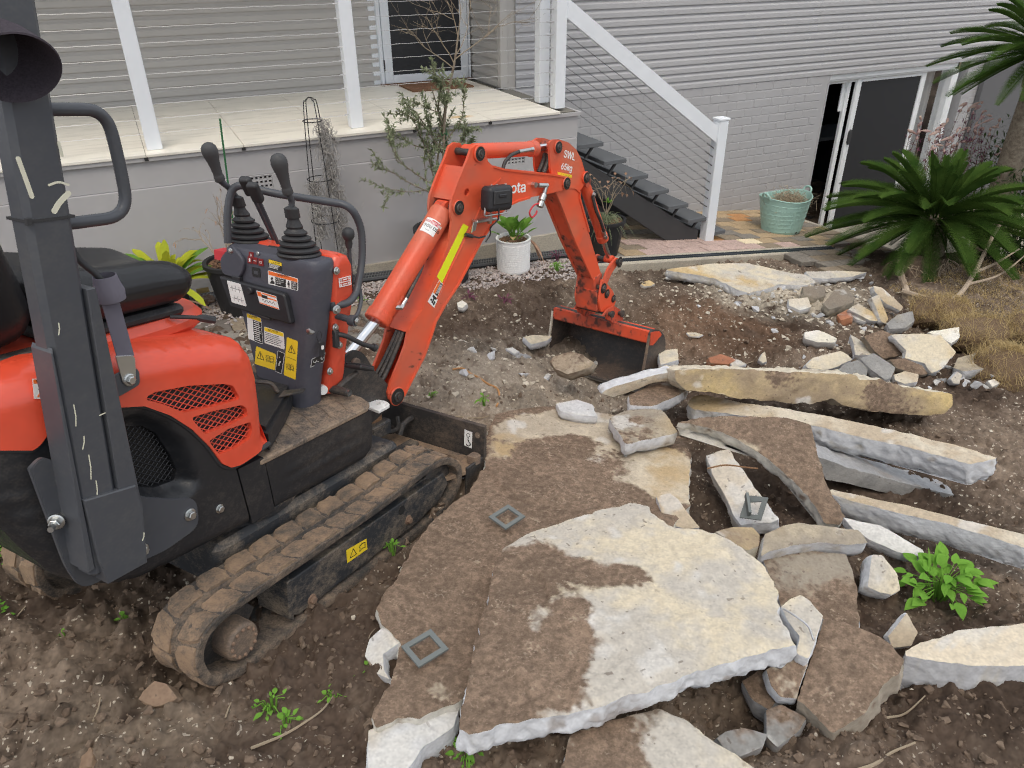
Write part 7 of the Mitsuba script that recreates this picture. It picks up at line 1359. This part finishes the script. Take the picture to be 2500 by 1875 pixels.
# sago palms
def frond(g, base, d, L, droop, m_):
    d = np.asarray(d, float)/np.linalg.norm(d); pts = []; n = 26
    for i in range(n+1): t = i/n; pts.append(np.asarray(base)+d*L*t*(1-.12*droop*t) - UP*droop*L*.55*t*t)
    pts = np.array(pts); tn = np.gradient(pts, axis=0); tn /= np.linalg.norm(tn, axis=1, keepdims=True); ms = [tube(pts, np.linspace(.008, .002, n+1), 5)]
    side = np.cross(d, UP); side /= np.linalg.norm(side)+1e-9; V, F = [], []
    per = int(L/.0105)
    for i in range(per):
        t = .10+.9*i/per; c = np.array([np.interp(t*n, np.arange(n+1), pts[:, k]) for k in range(3)]); tt = np.array([np.interp(t*n, np.arange(n+1), tn[:, k]) for k in range(3)])
        u = np.cross(side, tt); l_ = L*.150*(math.sin(math.pi*min(1, .10+t*.86))**.6)*g.uniform(.9, 1.08)
        for s in (-1, 1):
            dd = side*s*.72+tt*.66+u*.55; dd /= np.linalg.norm(dd); e = c+dd*l_-UP*l_*.10; w = tt*.0036; k = len(V); m_c = c+dd*l_*.55+u*.004; V += [c-w, c+w, m_c-w*.9, m_c+w*.9, e]; F += [[k, k+1, k+3], [k, k+3, k+2], [k+2, k+3, k+4]]
    ms.append(TM(V, F)); return cat_(ms)
def sago(name, label, c, fr, trunk, m_='leaf_sago', seed=1):
    g = np.random.default_rng(seed); t = thing(name, label, 'palm')
    tk = lathe([(0, 0), (trunk*1.1, 0), (trunk*1.15, .1), (trunk, c[2]-trunk_z*1.0 if False else .2), (trunk*.8, .34), (0, .36)], 20, None, (c[0], c[1], c[2]-.32)); v = np.array(tk.vertices); v += (meshkit.noise(v*30, 2)[:, None]-.5)*.04; part(t, 'trunk', TM(v, tk.faces), 'mat_bark')
    for az, el, L, dr_ in fr:
        a, e = math.radians(az), math.radians(el); part(t, 'frond', frond(g, np.array(c)+[.03*math.cos(a), .03*math.sin(a), 0], (math.cos(a)*math.cos(e), math.sin(a)*math.cos(e), math.sin(e)), L, dr_, m_), m_)
    return t
g = np.random.default_rng(41); fr = []
for k, (el, n, L_, dr_) in enumerate(((76, 8, .72, .30), (58, 12, .90, .45), (38, 15, 1.05, .55), (18, 16, 1.12, .50), (0, 15, 1.05, .40), (-18, 13, .90, .25), (-38, 10, .72, .15))):
    for i in range(n): fr.append((360*i/n+k*17+g.uniform(-9, 9), el+g.uniform(-6, 6), L_*g.uniform(.88, 1.08), dr_))
sago('sago_palm', 'large dark green sago palm beside the sliding door', (6.38, 4.40, -.20), fr, .14, seed=3)
fr = []
for k, (el, n, L_, dr_) in enumerate(((70, 7, .7, .4), (45, 11, .95, .55), (20, 13, 1.0, .5), (-2, 13, .95, .45), (-22, 10, .8, .3))):
    for i in range(n): fr.append((360*i/n+k*21+g.uniform(-9, 9), el+g.uniform(-6, 6), L_*g.uniform(.88, 1.08), dr_))
s2 = sago('sago_palm', 'taller sago palm crown reaching into the top right corner', (7.78, 4.70, 1.10), fr, .12, seed=5); part(s2, 'stem', tube([(7.78, 4.72, -.9), (7.76, 4.70, .3), (7.78, 4.70, .9)], [.14, .12, .11], 14), 'mat_bark', 40)
# flowering shrub behind the palm
g = np.random.default_rng(47); fs = thing('flowering_shrub', 'purple leaved shrub with faded pink cockscomb flowers behind the sago palm', 'shrub'); lv, stm = [], []
for i in range(34):
    b_ = np.array([g.uniform(6.75, 8.1), g.uniform(4.95, 5.2), -.6]); top = np.array([b_[0]+g.normal(0, .08), b_[1], .60-.12*abs(b_[0]-7.1)-g.uniform(0, .45)]); pts = spline([b_, (b_+top)/2+g.normal(0, .05, 3), top], 5); stm.append(tube(pts, np.linspace(.006, .0025, len(pts)), 5))
    for p in pts[5:]:
        for j in range(7): lv.append(leaf(p+g.normal(0, .012, 3), rdir(g, -10, 70), UP, g.uniform(.035, .07), .011, .3, 3))
    if g.uniform() < .75:
        q = top; c_ = spline([q, q+[g.normal(0, .02), g.normal(0, .02), .05], q+[g.normal(0, .05), -.02, .09], q+[g.normal(0, .08), -.03, .08+g.normal(0, .03)]], 5); part(fs, 'flower', tube(c_, [.008+.006*math.sin(k*1.1) for k in range(len(c_))], 6), 'leaf_pink', 40)
part(fs, 'stems', cat_(stm), 'mat_bark', 40); part(fs, 'foliage', cat_(lv), 'leaf_purple'); labels[fs+'__foliage'] = {'kind': 'stuff'}; labels[fs+'__stems'] = {'kind': 'stuff'}
# dark hedge at the right edge
hd = thing('hedge', 'dense dark shrubs filling the right edge behind the lawn', 'hedge'); lv = []; g = np.random.default_rng(53)
n = 9000; ctr = [(7.6, 4.25, -.30, .55), (8.3, 4.5, 0.0, .75), (7.1, 3.95, -.62, .36), (7.9, 3.75, -.45, .50), (8.9, 4.3, -.1, .8), (8.6, 3.6, -.2, .7), (8.4, 4.9, -.2, .6)]
for i in range(n):
    c = ctr[g.integers(len(ctr))]; u = g.normal(size=3); u /= np.linalg.norm(u); r_ = c[3]*(g.uniform(.45, 1)**.6)*(.8+.4*meshkit.noise(u*2.5+c[0], 3)); p = np.array(c[:3])+u*r_*[1, 1, .85]
    if p[2] < -.85: continue
    lv.append(leaf(p, u+g.normal(0, .6, 3), UP, g.uniform(.05, .11), g.uniform(.014, .03), .4, 2))
part(hd, 'foliage', cat_(lv), 'leaf_dark'); labels[hd+'__foliage'] = {'kind': 'stuff'}
ms = [tube([(c[0], c[1], -.95), (c[0]+g.normal(0, .1), c[1]+g.normal(0, .1), c[2])], [.03, .012], 7) for c in ctr]
for m_ in ms: part(hd, 'stem', m_, 'mat_bark', 40)
ms = [tube([q, q+g.normal(0, .03, 3), q+g.normal(0, .05, 3)], [.0016]*3, 3, False) for q in (np.array([7.25, 3.85, -.35])+g.normal(0, 1, (260, 3))*[.06, .04, .09])]; part(hd, 'moss', cat_(ms), 'leaf_moss'); labels[hd+'__moss'] = {'kind': 'stuff'}
# dry turf clods and lawn
def blades(g, pts, L0, L1, w, m_, lean=.5):
    n = len(pts); a = g.uniform(0, 6.283, n); L_ = g.uniform(L0, L1, n); b_ = g.uniform(0, 6.283, n); ln = g.uniform(.1, lean, n)
    d = np.stack([np.cos(b_)*ln, np.sin(b_)*ln, np.ones(n)], 1); d /= np.linalg.norm(d, axis=1, keepdims=True); s = np.stack([np.cos(a), np.sin(a), a*0], 1)*w
    mid = pts+d*L_[:, None]*.55; tip = pts+(d*[1.7, 1.7, .9])*L_[:, None]; V = np.stack([pts-s, pts+s, mid-s*.8, mid+s*.8, tip], 1).reshape(-1, 3); k = np.arange(n)[:, None, None]*5; F = (np.array([[0, 1, 3], [0, 3, 2], [2, 3, 4]])[None]+k).reshape(-1, 3); return TM(V, F)
g = np.random.default_rng(59)
mat('mat_turf_soil', (.13, .085, .05), .95)
for i, (cx, cy, cz, rx, ry, rz, lb) in enumerate(((5.08, 3.26, -.40, .30, .24, .12, 'straw coloured dead turf clod nearest the sago palm'), (4.93, 2.86, -.37, .34, .24, .12, 'straw coloured dead turf clod in the middle of the row'), (4.62, 2.42, -.34, .28, .26, .13, 'straw coloured dead turf clod at the right edge overhanging a hole'), (5.35, 2.62, -.36, .40, .32, .11, 'wide dead turf clod behind the middle one'))):
    t = thing('turf_clod', lb, 'turf', 'dead turf clods along the lawn edge'); m = rock(1.0, 60+i, 40, 3, .10); v = np.array(m.vertices)*[rx, ry, rz]; m2 = TM(v+[cx, cy, cz], m.faces); part(t, 'soil', m2, 'mat_turf_soil', 40)
    k = g.choice(len(v), 2600, p=None); pts = v[k]*g.uniform(.96, 1.03, (2600, 1))+[cx, cy, cz]+g.normal(0, .010, (2600, 3)); pts = pts[v[k][:, 2] > -.35*rz]; part(t, 'grass', blades(g, pts, .035, .075, .0016, 0, 1.3), 'leaf_straw'); labels[t+'__grass'] = {'kind': 'stuff'}
x = g.uniform(4.9, 8.2, 26000); y = g.uniform(2.0, 4.0, 26000); k = ((x-4.55)*.62+(y-2.2)*(-.3)+.25*(y-3.0) > .22) & (meshkit.noise(np.stack([x*2.3, y*2.3, x*0], 1), 5) > .30); x, y = x[k], y[k]; z = ground(x, y); grn = meshkit.noise(np.stack([x*1.6, y*1.6, x*0], 1), 8) > .50
P = np.stack([x, y, z], 1)
stuff('lawn', blades(g, P[grn], .02, .05, .0018, 0, 1.0), 'leaf_grass', 'patchy green lawn grass at the right below the hedge', 'grass'); stuff('dry_grass', blades(g, P[~grn], .02, .045, .0018, 0, 1.3), 'leaf_straw', 'patches of dry straw coloured grass at the right', 'grass')
# fallen branch and roots under the palm
g = np.random.default_rng(61); fb = thing('fallen_branch', 'forked bare grey branch lying in front of the sago palm', 'branch')
part(fb, 'limb', tube(spline([(5.10, 3.62, -.36), (5.20, 3.46, -.38), (5.36, 3.38, -.39), (5.62, 3.47, -.40), (5.95, 3.62, -.34), (6.35, 3.82, -.22), (6.60, 3.93, -.12)], 7), np.linspace(.022, .014, 43), 8), 'mat_weathered', 40); part(fb, 'fork', tube(spline([(5.9, 3.6, -.35), (6.2, 3.62, -.32), (6.55, 3.68, -.28)], 7), np.linspace(.014, .006, 15), 7), 'mat_weathered', 40); part(fb, 'fork', tube(spline([(5.72, 3.52, -.39), (6.1, 3.5, -.36), (6.7, 3.66, -.30)], 7), np.linspace(.013, .004, 15), 7), 'mat_weathered', 40)
rb = thing('root_ball', 'exposed dark root mass of the sago palm above the broken pavers', 'roots'); m = rock(1, 71, 36, 3, .16); v = np.array(m.vertices)*[.36, .26, .26]+[6.0, 4.16, -.62]; part(rb, 'soil', TM(v, m.faces), 'mat_clod', 40)
ms = []
for i in range(160): a = g.uniform(3.3, 6.0); q = np.array([6.0+.34*math.cos(a)*g.uniform(.5, 1), 4.16+.26*math.sin(a)*g.uniform(.5, 1), -.62+g.uniform(-.16, .2)]); ms.append(tube(spline([q, q+[g.normal(0, .06), -.05, -.05], q+[g.normal(-.03, .12), -.12, -.12]], 4), np.linspace(g.uniform(.002, .006), .0012, 9), 4, False))
part(rb, 'fibres', cat_(ms), 'mat_weathered'); labels[rb+'__fibres'] = {'kind': 'stuff'}; part(rb, 'main_root', tube(spline([(5.72, 4.12, -.50), (5.55, 3.92, -.52), (5.30, 3.72, -.44), (5.12, 3.60, -.40)], 6), np.linspace(.03, .02, 19), 8), 'mat_weathered', 40)
# green weed among the slabs
def weed(name, label, c, R_, n, L0, L1, wr, seed, m_='leaf_weed', stems=True, h=.10):
    g = np.random.default_rng(seed); t = thing(name, label, 'weed'); ss_ = []
    for i in range(n):
        a, r_ = g.uniform(0, 6.283), R_*math.sqrt(g.uniform()); p = np.array([c[0]+r_*math.cos(a), c[1]+r_*math.sin(a)*.8, c[2]+g.uniform(.3, 1)*h*(1-.5*r_/R_)]); d = np.array([math.cos(a), math.sin(a), g.uniform(.1, .8)])+g.normal(0, .4, 3); L_ = g.uniform(L0, L1)
        part(t, 'leaf', leaf(p, d, UP, L_, L_*wr*g.uniform(.8, 1.15), g.uniform(.2, .7), 6, .3), m_, True); ss_.append(tube([(c[0]+.2*(p[0]-c[0]), c[1]+.2*(p[1]-c[1]), c[2]-.03), (p+c)/2+[0, 0, .02], p], [.002, .0017, .0013], 4, False))
    part(t, 'stems', cat_(ss_), m_); return t
weed('broadleaf_weed', 'bright green broad leaved weed between the right slab and the long low slab', np.array([2.24, 1.13, -.03]), .145, 62, .035, .085, .62, 71, h=.13)
for i in range(3): 
    g = np.random.default_rng(80+i); part('broadleaf_weed', 'blade', leaf((2.20+.02*i, 1.17, .0), (.15*(i-1), .25, 1), UP, .19, .016, .35, 7, .3), 'leaf_weed', True)
wl = 'small green seedling '
for i, (c, R_, n, lb) in enumerate((((.52, 2.12, .06), .035, 9, 'in the furrow beside the near track'), ((1.11, 2.73, -.03), .045, 14, 'beside the blade corner'), ((-.01, 1.555, .15), .05, 14, 'with pale leaves on the soil behind the near track'), ((.01, 1.48, .15), .045, 10, 'nearest the bottom twig'), ((.155, 1.515, .135), .035, 8, 'left of the thin twig on the soil'), ((.28, 1.57, .12), .04, 6, 'with a large pale leaf beside the pale block'), ((.41, 1.82, .09), .03, 6, 'in front of the track bottom'), ((.43, 1.20, .12), .065, 26, 'cluster in the gap below the front slab'), ((-.525, 2.05, .18), .03, 5, 'on the dusty soil at the left'), ((-.36, 2.07, .16), .02, 5, 'behind the near track end'), ((1.10, 3.28, -.06), .03, 6, 'on the soil behind the blade'), ((1.35, 3.15, -.08), .03, 8, 'near the orange string'), ((1.05, 5.10, -.15), .06, 10, 'beside the wall behind the boom cylinder'), ((2.80, 4.98, -.23), .07, 20, 'on the gravel behind the arm'), ((1.17, 4.86, -.15), .05, 10, 'at the gravel edge behind the console'))):
    weed('seedling', wl+lb, np.array(c), R_, n, .014, .034, .5, 90+i, 'leaf_weed', h=.035)
for i, (c, lb) in enumerate((((1.90, 4.66, -.20), 'left of the boom'), ((2.14, 4.55, -.23), 'right of the boom'), ((2.92, 5.20, -.24), 'by the drain behind the arm'), ((6.12, 5.02, -.64), 'at the end of the channel drain'))): weed('red_seedling', 'dark red leaved seedling '+lb, np.array(c), .05, 14, .03, .06, .3, 120+i, 'leaf_purple', h=.05)
g = np.random.default_rng(131); x = g.uniform(-1.15, -.68, 1500); y = g.uniform(2.2, 3.1, 1500); k = (x < -.70+.06*np.sin(y*15)-.1*(y-2.7)**2); x, y = x[k], y[k]; z = ground(x, y); lv = [leaf((x[i], y[i], z[i]+g.uniform(.0, .03)), rdir(g, 0, 50), UP, g.uniform(.015, .030), g.uniform(.010, .02), .2, 3) for i in range(len(x))]
stuff('clover', cat_(lv), 'leaf_weed', 'low bright green clover at the left edge behind the machine', 'ground cover')
dt = thing('dry_tuft', 'small dry brown grass tuft at the foot of the brick wall', 'grass tuft'); part(dt, 'blades', blades(g, np.array([5.62, 6.56, -.66])+g.normal(0, 1, (160, 3))*[.05, .03, .004], .03, .07, .0016, 0, 1.2), 'leaf_straw'); labels[dt+'__blades'] = {'kind': 'stuff'}
# twigs, string, rod, bar chairs
TW = [([(-.08, 1.42), (.0, 1.44), (.06, 1.455), (.115, 1.475), (.155, 1.515)], .0045, 'long bent twig on the soil at the bottom of the picture'), ([(-.44, 1.65), (-.425, 1.70), (-.414, 1.757)], .003, 'thin twig on the soil left of the clay clod'), ([(-.66, 2.205), (-.64, 2.23), (-.615, 2.262)], .0025, 'short pale twig beside the clover'), ([(-.13, 1.57), (-.118, 1.60), (-.108, 1.617)], .003, 'short pale twig behind the near track'), ([(.28, 1.56), (.285, 1.62), (.31, 1.68), (.34, 1.72)], .0025, 'thin curved root beside the soil covered slab'), ([(1.55, .80), (1.64, .80), (1.72, .805)], .004, 'short twig in front of the pointed brown chunk'), ([(1.30, .72), (1.38, .70), (1.47, .715), (1.54, .70)], .006, 'dark bent root in the soil at the bottom right'), ([(3.0, 3.15), (3.2, 3.16), (3.38, 3.22)], .003, 'thin twig on the reddish soil'), ([(1.15, 3.05), (1.25, 2.98), (1.31, 2.93)], .004, 'dark stick behind the blade')]
for pts, r_, lb in TW: p3 = np.array([(a, b, gz(a, b)+r_*1.2+.006*(i % 2)) for i, (a, b) in enumerate(pts)]); single('twig', tube(spline(p3, 5), np.linspace(r_, r_*.5, len(p3)*5-4), 6), 'mat_twig', lb, 'twig', 40)
mat('mat_orange_root', (.46, .23, .09), .8); p3 = [(a, b, gz(a, b)+.004) for a, b in ((1.35, 3.595), (1.40, 3.57), (1.44, 3.537), (1.465, 3.47), (1.483, 3.405), (1.504, 3.314), (1.466, 3.217), (1.402, 3.109))]; single('string', tube(spline(p3, 6), .005, 7), 'mat_orange_root', 'orange brown stringy root lying on the soil behind the boom', 'root', 40)
mat('mat_bar_chair', (.15, .165, .16), .6)
for (c, a, lb) in (((.935, 2.0, .148), .35, 'grey plastic square ring lying on the soil covered slab, farther one'), ((.430, 1.495, .226), .25, 'grey plastic square ring half buried in the lower end of the soil covered slab')):
    o = Polygon([(-.052, -.045), (.052, -.045), (.052, .045), (-.052, .045)]); i_ = o.buffer(-.016); single('bar_chair', move(prism(o.difference(i_), .007), c, rz=math.degrees(a), rx=4, ry=2), 'mat_bar_chair', lb, 'plastic spacer')
bc = thing('bar_chair', 'broken grey plastic spacer clinging to the pale upright chunk', 'plastic spacer'); o = Polygon([(-.05, -.045), (.05, -.045), (.05, .045), (-.05, .045)]).difference(Polygon([(-.03, -.025), (.03, -.025), (.02, .028), (-.03, .02)])); part(bc, 'frame', move(prism(o, .006), (1.865, 1.70, .075), rz=35, rx=-25, ry=-30), 'mat_bar_chair'); part(bc, 'clip', move(prism([(-.04, -.005), (.05, -.005), (.05, .006), (-.04, .006)], .03), (1.85, 1.72, .07), rz=60, ry=-20), 'mat_bar_chair')
single('rebar', tube(spline([(1.865, 1.99, .075), (1.93, 1.955, .095), (1.99, 1.90, .10), (2.03, 1.87, .10)], 6), .0035, 7), 'mat_rust', 'rusty thin steel wire across the pale upright chunk', 'wire', 40)
single('wire', tube(spline([(1.447, 1.135, .255), (1.452, 1.09, .262), (1.462, 1.05, .256), (1.447, 1.01, .245)], 6), .0032, 7), 'mat_steel', 'bent bare wire lying on the cream jagged splinter', 'wire', 40)
single('pvc_strip', rod((.93, 2.47, .01), (1.10, 2.47, .005), .0045, 8), 'mat_label', 'thin white plastic strip on the soil in front of the track', 'plastic strip', 40)
